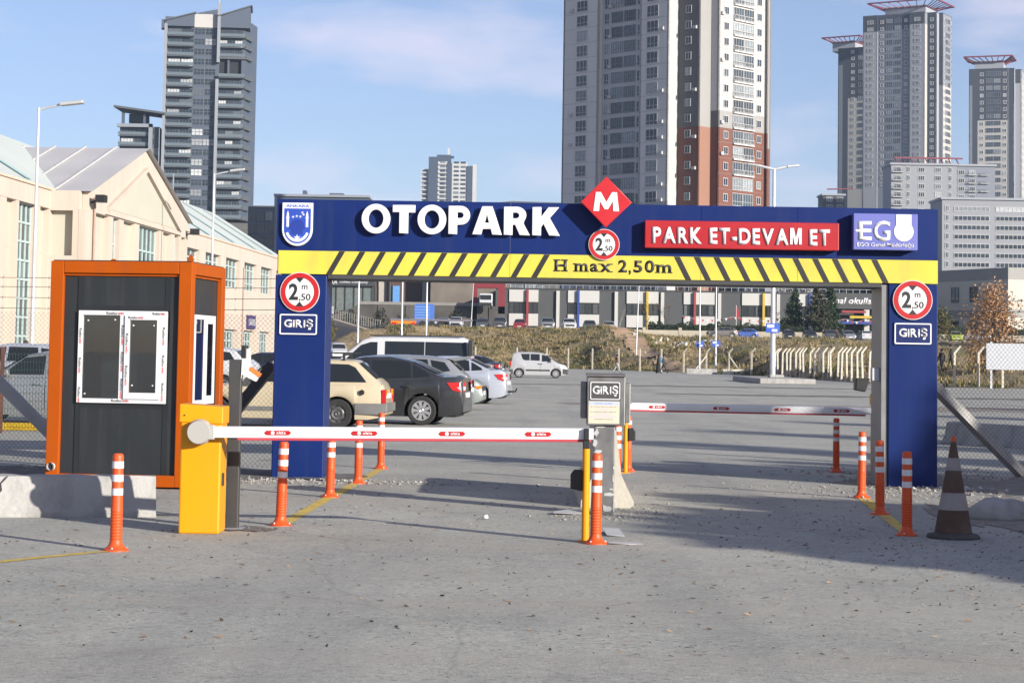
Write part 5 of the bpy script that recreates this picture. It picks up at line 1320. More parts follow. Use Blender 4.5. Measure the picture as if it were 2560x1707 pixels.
for x_ in (1931, 1937): MB().box(SX(x_) - .25, SX(x_) + .25, .15, .19, 1.0 + (x_ - 1931) * .12, 1.9 + (x_ - 1931) * .12).build('poster', white_pt, sch)
MB().box(SX(1985), SX(1997), -1, .38, .5, 5.8).build('fin', sc_white, sch); MB().box(SX(2008), SX(2015), -.3, .38, 1.2, 5.8).build('fin', sc_white, sch); MB().box(SX(2015), SX(2021), -.35, .38, 1.2, 5.8).build('fin', cols_['b'], sch)
MB().box(SX(2021), SX(2027), -.3, .38, 1.2, 5.8).build('fin', sc_white, sch); MB().box(SX(2028), SX(2034), -.35, .38, 1.2, 5.8).build('fin', cols_['y'], sch)
MB().box(-2.6, 66, .3, .5, 8.36, 8.6).build('parapet', s_frame, sch)
# railing on the terrace behind the school
rlg = thing('terrace_railing', 'long grey railing along the terrace above the school', 'railing', (0, 354, 12.4))
for i in range(62): MB().bar((-4 + i * 1.2, 0, 0), (-4 + i * 1.2, 0, 1.6), .07).build('post', steel, rlg)
for z_ in (.1, .6, 1.55): MB().bar((-4, 0, z_), (70, 0, z_), .06).build('rail', steel, rlg)
# a grey low wing at the foot of the brick tower, right
lowr = thing('annex_building', 'low grey annex beside the brick tower above the school', 'building', (47.5, 372, 12.4)); MB().box(0, 13, 0, 10, 0, 4.6).box(-3.5, 0, 2, 10, 0, 5.6).build('wall', rtw, lowr); MB().box(-.3, 13.3, -.3, 10, 4.6, 5.0).build('roof', tw_dark, lowr)
ann = thing('annex_building', 'dark bluish annex behind the right pillar above school railing', 'building', (63, 366, 12.4)); MB().box(0, 12, 0, 10, 0, 7).build('wall', lt_wall, ann); MB().box(4, 12, -.2, 0, 3.6, 5).build('window_band', lglass, ann)
# ================================================================== cafe, shops and walls at the left behind the car park
caf = thing('cafe_building', 'dark glazed cafe with a white GUA coffee company sign', 'building', (-32.0, 345, 8.3))
MB().box(0, 7.9, .3, 12, 0, 6.1).build('wall', pm('cafe_dark', (.05, .055, .06), .6), caf)
MB().box(-.2, 8.4, -.5, .28, 4.6, 5.9).build('fascia', pm('cafe_fascia', (.035, .04, .045), .5), caf)
words('GUA', .5, 1.9, 4.85, 5.65, -.515, .01, white_pt, caf, .03); words('coffee company', 2.3, 7.2, 4.95, 5.5, -.515, .01, white_pt, caf, .0)
cg = win_mesh(1.5, 4.3, mull=0, mats=[s_frame, glassy('cafe_glass', (.06, .075, .075), (.16, .18, .17), .08, .5)], fr=.08)
for i in range(5): link('window', cg, caf, (.9 + 1.55 * i, .27, .25))
for i in range(4): MB().box(8.0 + .25 * i, 8.1 + .25 * i, .5 + i, .8 + i, 0, 4.6).build('column', sc_dark, caf)
for k, (x0, x1) in enumerate(((0, 3), (3, 6), (6, 9), (9, 11))): 
    MB().box(x0 + .1, x1, .1, .3, 6.15, 8.6).build('upper_wall', lt_wall if k % 2 else rtw, caf); link('window', win_mesh(2.2, 1.6, mull=2, mats=[frame_w, tglass], fr=.12), caf, ((x0 + x1) / 2, .08, 6.6))
shp = thing('shop_block', 'dark brown shop block with pale pilasters beside the cafe', 'building', (-24.0, 350, 8.6))
MB().box(0, 11.4, .3, 12, 0, 9.0).build('wall', pm('shop_brown', (.075, .045, .038), .7), shp); MB().box(.7, 2.3, 0, .28, 0, 9).build('pilaster', pm('shop_stone', (.36, .33, .30), .8), shp); MB().box(8.4, 9.5, 0, .28, 0, 9).build('pilaster', MATS['shop_stone'], shp)
MB().box(3.2, 4.4, .05, .28, .6, 4.6).build('poster', pm('poster_blue', (.10, .26, .55), .5), shp); MB().tube((2.6, -.4, -1), (2.6, -.4, 7), .35, n=10).build('column', black_pt, shp)
hs = thing('house_block', 'blue-grey houses with white balconies above the retaining wall', 'building', (-12.8, 362, 12.4))
MB().box(0, 13, .3, 12, 0, 7.5).build('wall', pm('house_blue', (.10, .115, .15), .7), hs); MB().box(0, 8, -.5, .28, 3.9, 5).build('balcony', lt_wall, hs); MB().box(7.8, 20, -.6, .28, 2.1, 2.7).build('balcony', frame_w, hs); MB().box(8, 19, .2, 12, -4, 5.5).build('wall', pm('house_blue2', (.14, .155, .18), .7), hs)
for x_ in (1.5, 4.6, 9.2, 12.0, 14.8, 17.5): link('window', wl_, hs, (x_, .15, 2.9)); 
for x_ in (8.8, 11.6, 16.5): link('window', wl_, hs, (x_, .15, .1))
ret = thing('retaining_wall', 'long dark stained retaining wall below the cafe and shops', 'wall', (-34, 330, 3.4))
dw = pm('stained_wall', (.075, .070, .065), .9, var=.3, scale=.25, dirt=(.03, .028, .026), dscale=.3)
MB().prism([(0, 0), (33, 0), (33, 6.0), (9, 6.0), (2, 3.0), (0, 2.4)], 'y', 0, 4).build('wall', dw, ret); MB().box(9, 31, -.1, .3, 6.0, 6.5).build('coping', pm('coping_grey', (.20, .19, .18), .9), ret)
for i in range(5): MB().box(12 + 4.6 * i, 12.3 + 4.6 * i, -.15, 0, 0, 5.9).build('buttress', dw, ret)
ret2 = thing('retaining_wall', 'sloping earth-brown retaining bank under the blue-grey houses', 'wall', (-14, 346, 4)); MB().prism([(0, 0), (20, 0), (20, 8), (0, 12)], 'y', 0, 6).build('wall', pm('brown_bank', (.14, .12, .10), .95, var=.3, scale=.3), ret2)
wh = thing('shop_row', 'low white shop fronts on the slope below the cafe', 'building', (-36.5, 326, 4.0)); MB().box(0, 7, .3, 6, 0, 5.0).build('wall', pm('shop_white', (.36, .36, .37), .7), wh)
for i in range(4): link('window', win_mesh(1.3, 1.2, mull=2, mats=[frame_w, tglass], fr=.1), wh, (1.0 + 1.6 * i, .28, 2.6))
# ================================================================== cars
def paint(name, col, rough=.28, metal=.0):
    return pm('paint_' + name, col, rough, metal, var=.05, scale=1.5, coat=.6, dirt=[c * .8 + .02 for c in col], dscale=1.3)
car_glass = pm('car_glass', (.014, .017, .020), .06, var=.0)
car_glass2 = pm('car_glass_clear', (.05, .06, .065), .05, var=.0)
trim_blk = pm('car_trim', (.02, .02, .022), .55, var=.15)
chrome = pm('car_chrome', (.55, .56, .58), .2, .9, var=.05)
alloy = pm('alloy_rim', (.42, .43, .45), .35, .6, var=.1, scale=9)
rim_dark = pm('steel_rim_dark', (.08, .08, .085), .5, .3, var=.2, scale=9)
lamp_red = pm('lamp_red', (.42, .012, .015), .2, var=.0, coat=.5)
lamp_clear = pm('lamp_clear', (.50, .52, .55), .12, .2, var=.05)
lamp_amber = pm('lamp_amber', (.65, .20, .01), .25, var=.0)
plate_m = pm('number_plate', (.55, .55, .55), .5, var=.05)
under = pm('car_underside', (.008, .008, .008), .9, var=0)

def lin(pts, x):
    if x >= pts[0][0]: return pts[0][1]
    for (a, b), (c, d) in zip(pts, pts[1:]):
        if x >= c: return b + (d - b) * (x - a) / (c - a)
    return pts[-1][1]

CARS = {
 # L, W, deck (front to rear) of the lower body, roof line of the cabin, wheel x, wheel r
 'sedan': dict(L=4.40, W=1.75, deck=[(2.20, .52), (2.16, .70), (2.0, .80), (1.0, .93), (.85, .95), (-1.35, .985), (-1.55, 1.03), (-2.02, 1.05), (-2.16, .99), (-2.20, .55)], roof=[(1.0, .93), (.72, 1.10), (.25, 1.40), (0, 1.45), (-.55, 1.46), (-1.0, 1.38), (-1.62, 1.09), (-1.75, 1.04)], wx=(1.32, -1.30), wr=.315),
 'hatch': dict(L=4.05, W=1.72, deck=[(2.02, .50), (1.98, .70), (1.82, .82), (.95, .96), (.8, .98), (-1.55, 1.02), (-1.88, 1.02), (-1.98, .90), (-2.02, .50)], roof=[(1.0, .95), (.70, 1.14), (.22, 1.43), (-.1, 1.48), (-.9, 1.47), (-1.45, 1.40), (-1.80, 1.08), (-1.88, 1.02)], wx=(1.26, -1.22), wr=.31),
 'suv': dict(L=4.45, W=1.84, deck=[(2.22, .58), (2.18, .85), (2.05, .97), (1.05, 1.07), (.9, 1.09), (-1.8, 1.13), (-2.1, 1.12), (-2.2, .98), (-2.22, .58)], roof=[(1.1, 1.06), (.75, 1.28), (.30, 1.57), (0, 1.63), (-1.1, 1.62), (-1.65, 1.54), (-2.02, 1.18), (-2.1, 1.12)], wx=(1.36, -1.32), wr=.35),
 'wagon': dict(L=4.25, W=1.65, deck=[(2.12, .52), (2.09, .74), (2.0, .80), (.85, .87), (.75, .88), (-1.78, .90), (-2.04, .885), (-2.08, .80), (-2.12, .55)], roof=[(.90, .87), (.62, 1.05), (.20, 1.35), (-.05, 1.385), (-1.2, 1.39), (-1.50, 1.365), (-2.02, .92), (-2.04, .885)], wx=(1.33, -1.16), wr=.30),
 'fiorino': dict(L=3.86, W=1.70, deck=[(1.92, .50), (1.90, .72), (1.74, .86), (1.18, 1.02), (1.0, 1.06), (-1.75, 1.10), (-1.86, 1.06), (-1.90, .85), (-1.92, .50)], roof=[(1.22, 1.02), (.92, 1.22), (.45, 1.56), (.15, 1.66), (-.5, 1.70), (-1.5, 1.69), (-1.72, 1.60), (-1.80, 1.10)], wx=(1.14, -1.32), wr=.30),
 'van': dict(L=5.0, W=1.92, deck=[(2.50, .55), (2.47, .85), (2.30, .98), (1.78, 1.10), (1.6, 1.08), (-2.38, 1.04), (-2.45, 1.02), (-2.49, .9), (-2.50, .55)], roof=[(1.85, 1.10), (1.45, 1.48), (.98, 1.86), (.70, 1.95), (.2, 1.97), (-2.2, 1.97), (-2.36, 1.90), (-2.44, 1.04)], wx=(1.62, -1.48), wr=.34),
}
def car_shape(kind, body_m):
    c = CARS[kind]; L_, W_ = c['L'], c['W']; h = L_ / 2; wr = c['wr']; ar = wr + .055
    gc = .19
    def plan(x): return W_ / 2 * (1 - .11 * (abs(x) / h) ** 7 - .015 * (abs(x) / h) ** 2)
    def zb(x):
        z = gc + (.10 * max(0, (abs(x) - h * .82) / (h * .18)) ** 2)
        for w in c['wx']:
            d = abs(x - w)
            if d < ar: z = max(z, wr + math.sqrt(ar * ar - d * d))
        return z
    xs = set([h, -h, h * .985, -h * .985, h * .95, -h * .95]); n_ = 26
    for i in range(n_ + 1): xs.add(round(h - L_ * i / n_, 4))
    for w in c['wx']:
        for i in range(15): xs.add(round(w + ar * math.cos(math.pi * i / 14) * .999, 4)); 
        xs.add(round(w + ar + .002, 4)); xs.add(round(w - ar - .002, 4))
    for p in c['deck']: xs.add(p[0])
    xs = sorted((x for x in xs if -h <= x <= h), reverse=True)
    lev = [(0, .965), (.12, .99), (.42, 1.0), (.70, .995), (.88, .975), (1.0, .93)]
    q = MB(); rows = []
    for x in xs:
        b_, t_ = zb(x), max(lin(c['deck'], x), zb(x) + .03); w = plan(x)
        r_ = []
        for s in (1, -1):
            pts = [(x, s * w * k, b_ + (t_ - b_) * f) for f, k in lev]
            if s == -1: pts = pts[::-1]
            if s == -1: r_ += [(x, w * .5, t_ + .022), (x, 0, t_ + .030), (x, -w * .5, t_ + .022)]
            r_ += pts
        rows.append(r_)
    m_ = len(rows[0])
    for r_ in rows: q.v += r_
    for j in range(len(rows) - 1):
        for i in range(m_ - 1):
            q.f.append((j * m_ + i, j * m_ + i + 1, (j + 1) * m_ + i + 1, (j + 1) * m_ + i)); q.mi.append(0)
    q.f += [tuple(range(m_)), tuple((len(rows) - 1) * m_ + i for i in range(m_))[::-1]]; q.mi += [0, 0]
    body = q.mesh('body', body_m, smooth=38)
    # cabin shell
    rf = c['roof']; x0, x1 = rf[0][0], rf[-1][0]
    cx = sorted(set([p[0] for p in rf] + [round(x0 - (x0 - x1) * i / 14, 3) for i in range(15)]), reverse=True)
    def cab_y(x, z):
        zd = lin(c['deck'], x); zr = max(p[1] for p in rf)
        f = max(0, min(1, (z - zd) / (zr - zd)))
        return plan(x) * (.945 - .20 * f)
    q = MB(); rows = []
    for x in cx:
        zd = lin(c['deck'], x) - .02; zt = max(lin(rf, x), zd + .012)
        r_ = []
        for s in (1, -1):
            pts = [(x, s * cab_y(x, zd + (zt - zd) * f) * k, zd + (zt - zd) * f) for f, k in ((0, 1), (.3, 1), (.6, 1), (.86, 1), (.96, .965), (1, .90))]
            if s == -1: pts = [(x, cab_y(x, zt) * .45, zt + .018), (x, 0, zt + .024), (x, -cab_y(x, zt) * .45, zt + .018)] + pts[::-1]
            r_ += pts
        rows.append(r_)
    m_ = len(rows[0])
    for r_ in rows: q.v += r_
    for j in range(len(rows) - 1):
        for i in range(m_ - 1):
            q.f.append((j * m_ + i, j * m_ + i + 1, (j + 1) * m_ + i + 1, (j + 1) * m_ + i)); q.mi.append(0)
    cabin = q.mesh('cabin', body_m, smooth=38)
    return body, cabin, plan, zb, cab_y
def side_panel(pts, cab_y, s, off=.012, N=7):
    """window cut from the cabin side: slices that follow its curve"""
    xs_ = [p[0] for p in pts]; lo_, hi_ = min(xs_), max(xs_)
    cut = sorted(set([round(x, 4) for x in xs_] + [lo_ + (hi_ - lo_) * i / N for i in range(N + 1)]))
    def zs(x):
        out = []
        for (a, b), (c, d) in zip(pts, pts[1:] + pts[:1]):
            if abs(a - c) < 1e-6:
                if abs(x - a) < 1e-4: out += [b, d]
            elif min(a, c) - 1e-6 <= x <= max(a, c) + 1e-6: out.append(b + (d - b) * (x - a) / (c - a))
        return min(out), max(out)
    q = MB(); rows = []
    for x in cut:
        a, b = zs(x); rows.append([(x, s * (cab_y(x, a + (b - a) * f) + off), a + (b - a) * f) for f in (0, .5, 1)])
    for r0_, r1_ in zip(rows, rows[1:]):
        for k in (0, 1): q.add([r0_[k], r1_[k], r1_[k + 1], r0_[k + 1]], [(0, 1, 2, 3)])
    return q
WH = {}
def wheel_mesh(wr, style):
    k = (wr, style)
    if k in WH: return WH[k]
    ty = MB().lathe([(wr * .62, -.085), (wr * .93, -.095), (wr, -.07), (wr, .07), (wr * .93, .095), (wr * .62, .085)], 26, cap=False).mesh('tyre', rubber, smooth=40)
    q = MB(); q.mat(1); q.lathe([(wr * .66, -.05), (wr * .66, .045)], 22); q.mat(0)
    q.lathe([(.0, .06), (wr * .12, .085), (wr * .17, .075), (wr * .17, .05)], 12)
    if style == 'steel':
        q.lathe([(wr * .15, .05), (wr * .38, .075), (wr * .5, .05), (wr * .64, .085), (wr * .66, .085), (wr * .66, .04)], 22)
        q.mat(1)
        for i in range(8):
            a_ = i * math.pi / 4; q.tube((wr * .54 * math.cos(a_), wr * .54 * math.sin(a_), .05), (wr * .54 * math.cos(a_), wr * .54 * math.sin(a_), .078), wr * .055, n=8)
    else:
        n_ = 9 if style == 'cover' else 5
        for i in range(n_):
            a_ = 2 * math.pi * i / n_; w_ = wr * (.09 if n_ == 9 else .10)
            c_, s_ = math.cos(a_), math.sin(a_)
            P = [(wr * .14, -w_ * .8), (wr * .63, -w_ * 1.35), (wr * .63, w_ * 1.35), (wr * .14, w_ * .8)]
            q.add([(u * c_ - v * s_, u * s_ + v * c_, .078) for u, v in P] + [(u * c_ - v * s_, u * s_ + v * c_, .05) for u, v in P], [(0, 1, 2, 3), (0, 4, 5, 1), (1, 5, 6, 2), (2, 6, 7, 3), (3, 7, 4, 0)])
        q.lathe([(wr * .61, .04), (wr * .61, .088), (wr * .68, .088), (wr * .68, .04)], 24)
    rm = q.mesh('rim', [rim_dark if style == 'steel' else alloy, rim_dark if style != 'steel' else under], smooth=35, fix=True)
    WH[k] = (ty, rm)
    return WH[k]
SHAPES = {}
def car(kind, colour, label, loc, rz, style='alloy', detail=2, group=None, extra=None, name='parked_car', cat='car', scale=1.0, glass=None):
    c = CARS[kind]; key = (kind, colour.name)
    if key not in SHAPES: SHAPES[key] = car_shape(kind, colour)
    body, cabin, plan, zb, cab_y = SHAPES[key]
    L_, W_ = c['L'], c['W']; h = L_ / 2; wr = c['wr']; rf = c['roof']; gl_ = glass or car_glass
    t = thing(name, label, cat, loc, rz, group); t.scale = (scale,) * 3
    bo = link('body', body, t)
    link('cabin', cabin, t)
    # floor pan so that nothing shows through the arches
    MB().box(-h * .92, h * .92, -W_ * .40, W_ * .40, .18, .62).build('underside', under, t, fix=False)
    ty, rm = wheel_mesh(wr, style)
    for w in c['wx']:
        for s in (1, -1):
            o = link('wheel', ty, t, (w, s * (W_ / 2 - .115), wr), (R(-90) * s, 0, 0))
            link('rim', rm, o)
    # windscreen and rear window follow the roof line
    def band(i0, i1, f0, f1, nm, wk):
        (xa, za), (xb, zb_) = i0, i1
        p = [(xa + (xb - xa) * f, za + (zb_ - za) * f) for f in (f0, f1)]
        nx, nz = (za - zb_), (xb - xa); ln = math.hypot(nx, nz); nx, nz = nx / ln, nz / ln
        if nz < 0: nx, nz = -nx, -nz
        P = []
        for x, z in p:
            y = cab_y(x, z) * wk
            P.append([(x + nx * .03, -y, z + nz * .012 + .004), (x + nx * .03, y, z + nz * .012 + .004), (x + nx * .035, 0, z + nz * .035)])
        MB().add([P[0][0], P[0][2], P[0][1], P[1][1], P[1][2], P[1][0]], [(0, 1, 4, 5), (1, 2, 3, 4)]).build(nm, gl_, t, fix=False)
    band(rf[0], rf[2], .12, .93, 'windscreen', .90)
    zr = max(p[1] for p in rf)
    k_ = 4 if kind in ('sedan',) else -3
    if kind == 'sedan': band(rf[5], rf[6], .06, .93, 'rear_window', .86)
    elif kind == 'wagon': band(rf[5], rf[6], .10, .80, 'rear_window', .84)
    elif kind in ('hatch', 'suv'): band(rf[5], rf[6], .06, .85, 'rear_window', .86)
    else: band(rf[6], rf[7], .05, .75, 'rear_window', .80)
    # side windows
    deckz = lambda x: lin(c['deck'], x)
    def roofz(x): return lin(rf, x)
    SW = {'sedan': [[(.72, 1.00), (.30, 1.335), (-.12, 1.385), (-.12, 1.005)], [(-.20, 1.005), (-.20, 1.388), (-.85, 1.375), (-1.02, 1.33), (-1.06, 1.025)], [(-1.12, 1.03), (-1.10, 1.30), (-1.42, 1.12), (-1.46, 1.05)]],
          'hatch': [[(.70, 1.03), (.28, 1.36), (-.10, 1.41), (-.10, 1.03)], [(-.18, 1.03), (-.18, 1.412), (-.92, 1.395), (-1.0, 1.06)], [(-1.08, 1.07), (-1.0, 1.385), (-1.35, 1.33), (-1.5, 1.12)]],
          'suv': [[(.78, 1.16), (.36, 1.49), (-.05, 1.55), (-.05, 1.15)], [(-.13, 1.15), (-.13, 1.552), (-.98, 1.54), (-1.08, 1.18)], [(-1.16, 1.19), (-1.08, 1.53), (-1.5, 1.47), (-1.66, 1.24)]],
          'wagon': [[(.60, .93), (.24, 1.285), (-.10, 1.315), (-.10, .93)], [(-.17, .93), (-.17, 1.318), (-.78, 1.318), (-.78, .93)], [(-.88, .945), (-.88, 1.31), (-1.36, 1.30), (-1.50, 1.24), (-1.74, .945)]],
          'fiorino': [[(.98, 1.12), (.56, 1.48), (.20, 1.56), (.20, 1.10)], [(.06, 1.15), (.06, 1.585), (-.55, 1.60), (-.55, 1.17)], [(-.62, 1.17), (-.62, 1.60), (-1.20, 1.59), (-1.08, 1.26), (-.95, 1.17)]],
          'van': [[(1.50, 1.24), (1.02, 1.70), (.72, 1.80), (.50, 1.80), (.50, 1.22)], [(.26, 1.16), (.26, 1.83), (-.98, 1.83), (-.98, 1.16)], [(-1.01, 1.16), (-1.01, 1.83), (-2.30, 1.82), (-2.32, 1.16)]]}[kind]
    for s in (1, -1):
        for p in SW:
            g_ = [(x, max(z, deckz(x) + .03)) for x, z in p]
            side_panel(g_, cab_y, s).build('side_window', gl_, t, fix=False)
    # lamps, plates, bumpers
    fx, bx = h, -h
    fz = lin(c['deck'], h - .10); bz = lin(c['deck'], -h + .10)
    for s in (1, -1):
        yy = plan(h - .12)
        MB().add([(h - .06, s * yy * .55, fz - .20), (h - .03, s * yy * .55, fz - .08), (h - .18, s * yy * .985, fz - .04), (h - .34, s * (plan(h - .34) + .004), fz - .04), (h - .30, s * (plan(h - .30) + .004), fz - .15), (h - .10, s * yy * .99, fz - .20)], [(0, 1, 2, 5), (2, 3, 4, 5)]).build('headlight', lamp_clear, t, fix=False, loc=(.022, 0, 0))
        ty_ = plan(-h + .12)
        if kind in ('van', 'fiorino'):
            MB().box(-h + .005, -h + .10, s * (ty_ - .02) - .035, s * (ty_ - .02) + .035, .92 if kind == 'van' else .80, 1.42 if kind == 'van' else 1.10).build('tail_light', lamp_red, t, fix=False)
        elif kind == 'wagon':
            MB().box(-h - .012, -h + .07, s * (ty_ - .05) - .06, s * (ty_ - .05) + .055, .52, .80).build('tail_light', lamp_red, t, bevel=.006); MB().box(-h - .015, -h + .02, s * (ty_ - .19) - .05, s * (ty_ - .19) + .05, .68, .80).build('indicator', lamp_amber, t)
        else:
            z0, z1 = (bz - .30, bz - .08)
            MB().add([(-h - .008, s * ty_ * .55, z0 + .03), (-h - .004, s * ty_ * .55, z1), (-h + .10, s * (ty_ + .008), z1), (-h + .36, s * (plan(-h + .36) + .008), z1 - .01), (-h + .24, s * (plan(-h + .24) + .008), z0 + .05), (-h + .06, s * (ty_ + .004), z0)], [(0, 1, 2, 5), (2, 3, 4, 5)]).build('tail_light', lamp_red, t, fix=False)
            MB().add([(-h - .010, s * ty_ * .58, z0 + .05), (-h - .007, s * ty_ * .58, z1 - .09), (-h + .06, s * (ty_ + .011), z1 - .10), (-h + .14, s * (plan(-h + .14) + .011), z1 - .11), (-h + .05, s * (ty_ + .007), z0 + .03)], [(0, 1, 2, 4), (2, 3, 4)]).build('reversing_lamp', lamp_clear, t, fix=False)
    MB().box(h - .02, h + .012, -.26, .26, .42, .53).build('number_plate', plate_m, t, fix=False)
    MB().box(-h - .014, -h + .02, -.26, .26, (.60 if kind != 'wagon' else .62), (.71 if kind != 'wagon' else .72)).build('number_plate', plate_m, t, fix=False)
    MB().box(h - .05, h + .008, -W_ * .32, W_ * .32, .55, .66 if kind not in ('suv',) else .80).build('grille', trim_blk, t, fix=False)
    if detail >= 2:
        for s in (1, -1):
            mx_ = c['roof'][0][0] - .38
            MB().box(mx_ - .07, mx_ + .07, s * (W_ / 2 + .0) - .0, s * (W_ / 2 + .0) + s * .16, deckz(mx_) + .02, deckz(mx_) + .15).build('mirror', colour if kind != 'wagon' else trim_blk, t, bevel=.025)
            for hx_ in {'sedan': (-.02, -.95), 'hatch': (-.02, -.88), 'suv': (0, -.95), 'wagon': (0, -.72), 'fiorino': (.16, .02), 'van': (.42,)}[kind]:
                MB().box(hx_ - .09, hx_ + .09, s * (plan(hx_) + .0), s * (plan(hx_) + .028), deckz(hx_) - .17, deckz(hx_) - .125).build('door_handle', colour if kind not in ('fiorino', 'wagon') else trim_blk, t, bevel=.008)
            # shut lines of the doors
            q = MB()
            for sx_ in {'sedan': (.95, -.16, -1.02), 'hatch': (.9, -.14, -1.0), 'suv': (1.0, -.09, -1.05), 'wagon': (.85, -.135, -.83), 'fiorino': (1.02, .10, -.98), 'van': (1.45, .39, -1.03)}[kind]:
                for f0, f1 in ((.12, .42), (.42, .70), (.70, .90)):
                    z0, z1 = [max(zb(sx_), .22) + (deckz(sx_) - max(zb(sx_), .22)) * f for f in (f0, f1)]
                    k0, k1 = [{.12: .99, .42: 1.0, .70: .995, .90: .968}[f] for f in (f0, f1)]
                    q.quad((sx_ - .006, s * (plan(sx_) * k0 + .003), z0), (sx_ + .006, s * (plan(sx_) * k0 + .003), z0), (sx_ + .006, s * (plan(sx_) * k1 + .003), z1), (sx_ - .006, s * (plan(sx_) * k1 + .003), z1))
            q.build('shut_lines', under, t, fix=False)
    return t
# ------------------------------------------------------------------ parked cars in the lower car park
cream_p = paint('cream', (.42, .36, .25), .4); dgrey_p = paint('dark_grey', (.035, .037, .042), .25, .4); white_p = paint('white', (.46, .47, .49)); silver_p = paint('silver', (.30, .31, .33), .3, .5)
lgrey_p = paint('pale_silver', (.40, .43, .50), .3, .3); black_p = paint('black', (.010, .010, .013)); blue_p = paint('blue', (.02, .06, .25)); red_p = paint('red', (.30, .02, .02)); greenish_p = paint('lime', (.36, .42, .03)); grey_p = paint('grey', (.11, .115, .12), .3, .4); green_p = paint('silver_green', (.27, .31, .30), .3, .4); navy_p = paint('navy', (.014, .018, .035)); brown_p = paint('bronze', (.13, .12, .11), .3, .5)
# noses point left (-x): rz = 180 degrees, tails to the open lane
wag = car('wagon', cream_p, 'old cream estate car with a roof rack behind the left pillar', (-4.60, 41.3, 0), R(177), 'steel')
MB().box(-2.17, -2.02, -.80, .80, .34, .52).build('rear_bumper', pm('bumper_grey', (.13, .13, .13), .6, var=.2), wag, bevel=.02)
for s in (-1, 1): MB().box(-.78, .95, s * .825 - .01, s * .825 + .01, .34, .43).build('rub_strip', MATS['bumper_grey'], wag)
MB().box(-2.12, -1.52, .812, .838, .30, .52).build('quarter_panel', MATS['bumper_grey'], wag, bevel=.006)
flat('fuel_cap', [ell(0, 0, .055, .055, 20)], .01, black_pl, wag, (-1.66, .838, .74), (R(90), 0, R(180)))
for x_ in (-.15, -1.25):
    MB().bar((x_, -.62, 1.50), (x_, .62, 1.50), .04).build('rack_bar', trim_blk, wag)
    for s in (-1, 1): MB().bar((x_, s * .58, 1.38), (x_, s * .58, 1.50), .05).build('rack_foot', trim_blk, wag)
for y_ in (-.5, 0, .5): MB().bar((-1.45, y_, 1.53), (.05, y_, 1.53), .025).build('rack_rail', trim_blk, wag)
sed = car('sedan', dgrey_p, 'dark grey saloon with silver wheel covers parked beside the cream estate', (-3.10, 44.1, 0), R(174), 'cover')
hat = car('hatch', silver_p, 'silver hatchback with a raised tail spoiler behind the dark grey saloon', (-2.95, 50.4, 0), R(178), 'cover')
MB().prism([(-1.40, 1.43), (-2.03, 1.50), (-2.00, 1.44), (-1.6, 1.36)], 'y', -.62, .62).build('spoiler', silver_p, hat, bevel=.01)
slv = car('hatch', green_p, 'pale green-silver car with its nose out, between saloon and white van', (-2.72, 55.6, 0), R(-3), 'alloy')
for s in (-1, 1): MB().box(1.82, 1.99, s * .79 - .03, s * .79 + .03, .60, .68).build('indicator', lamp_amber, slv)
whs = car('sedan', lgrey_p, 'white saloon with a tow hook right of the white van', (-2.2, 63.0, 0), R(173), 'alloy')
q = MB(); pts = [(-2.16, .40), (-2.34, .38), (-2.42, .40), (-2.44, .50)]
for (a_, b_), (c_, d_) in zip(pts, pts[1:]): q.bar((a_, 0, b_), (c_, 0, d_), .045)
q.build('tow_hook', black_pl, whs); MB().box(-2.32, -2.10, -.30, .30, .36, .41).build('tow_bracket', black_pl, whs)
van = car('van', white_p, 'white passenger van with long blackened side windows', (-3.85, 66.8, 0), R(179), 'steel', name='parked_van', cat='van', scale=1.05)
for s in (-1, 1): MB().box(-2.15, .75, s * .70 - .02, s * .70 + .02, 1.99, 2.03).build('roof_rail', trim_blk, van)
MB().box(-2.52, -2.36, .80, .94, .75, 1.90).build('corner_trim', trim_blk, van, bevel=.03); MB().box(-2.55, -2.38, -.93, .93, .35, .58).build('rear_bumper', trim_blk, van, bevel=.04)
fio = car('fiorino', paint('silver_white', (.40, .41, .43), .3, .2), 'small silver glazed van standing alone in the open car park', (1.93, 134.2, 0), R(0), 'cover', name='parked_van', cat='van')
MB().box(1.60, 1.97, -.84, .84, .28, .62).build('front_bumper', pm('bumper_plastic', (.05, .05, .052), .6), fio, bevel=.05); MB().box(-1.97, -1.70, -.84, .84, .25, .55).build('rear_bumper', MATS['bumper_plastic'], fio, bevel=.05)
for s in (-1, 1): MB().box(-.85, .75, s * .855 - .02, s * .855 + .02, .46, .56).build('rub_strip', trim_blk, fio, bevel=.01)
for i, (kd, pt, lb, x, y, rz) in enumerate([
    ('sedan', grey_p, 'dark grey saloon glimpsed just right of white van tail', -3.0, 100, 178), ('sedan', navy_p, 'black saloon tail beside the small silver van', -2.55, 118, 168), ('hatch', white_p, 'white hatchback tail glimpsed beyond the white saloon', -3.3, 92, 178),
    ('suv', white_p, 'white crossover with its tail lights seen through the fence right of booth', -10.55, 66, 174), ('sedan', navy_p, 'dark blue car roof beyond the white crossover, left of pillar', -10.9, 88, 176),
    ('sedan', silver_p, 'silver saloon with dark windows behind the mesh fence at the left edge', -9.45, 41.0, 177), ('suv', lgrey_p, 'pale bluish car roof behind the silver saloon at the left edge', -14.0, 56.5, 170), ('hatch', white_p, 'white car at far left behind the pale bluish car', -17.2, 66, 178)]):
    car(kd, pt, lb, (x, y, 0), R(rz), 'alloy', 2 if y < 80 else 1, 'cars parked in the lower car park')
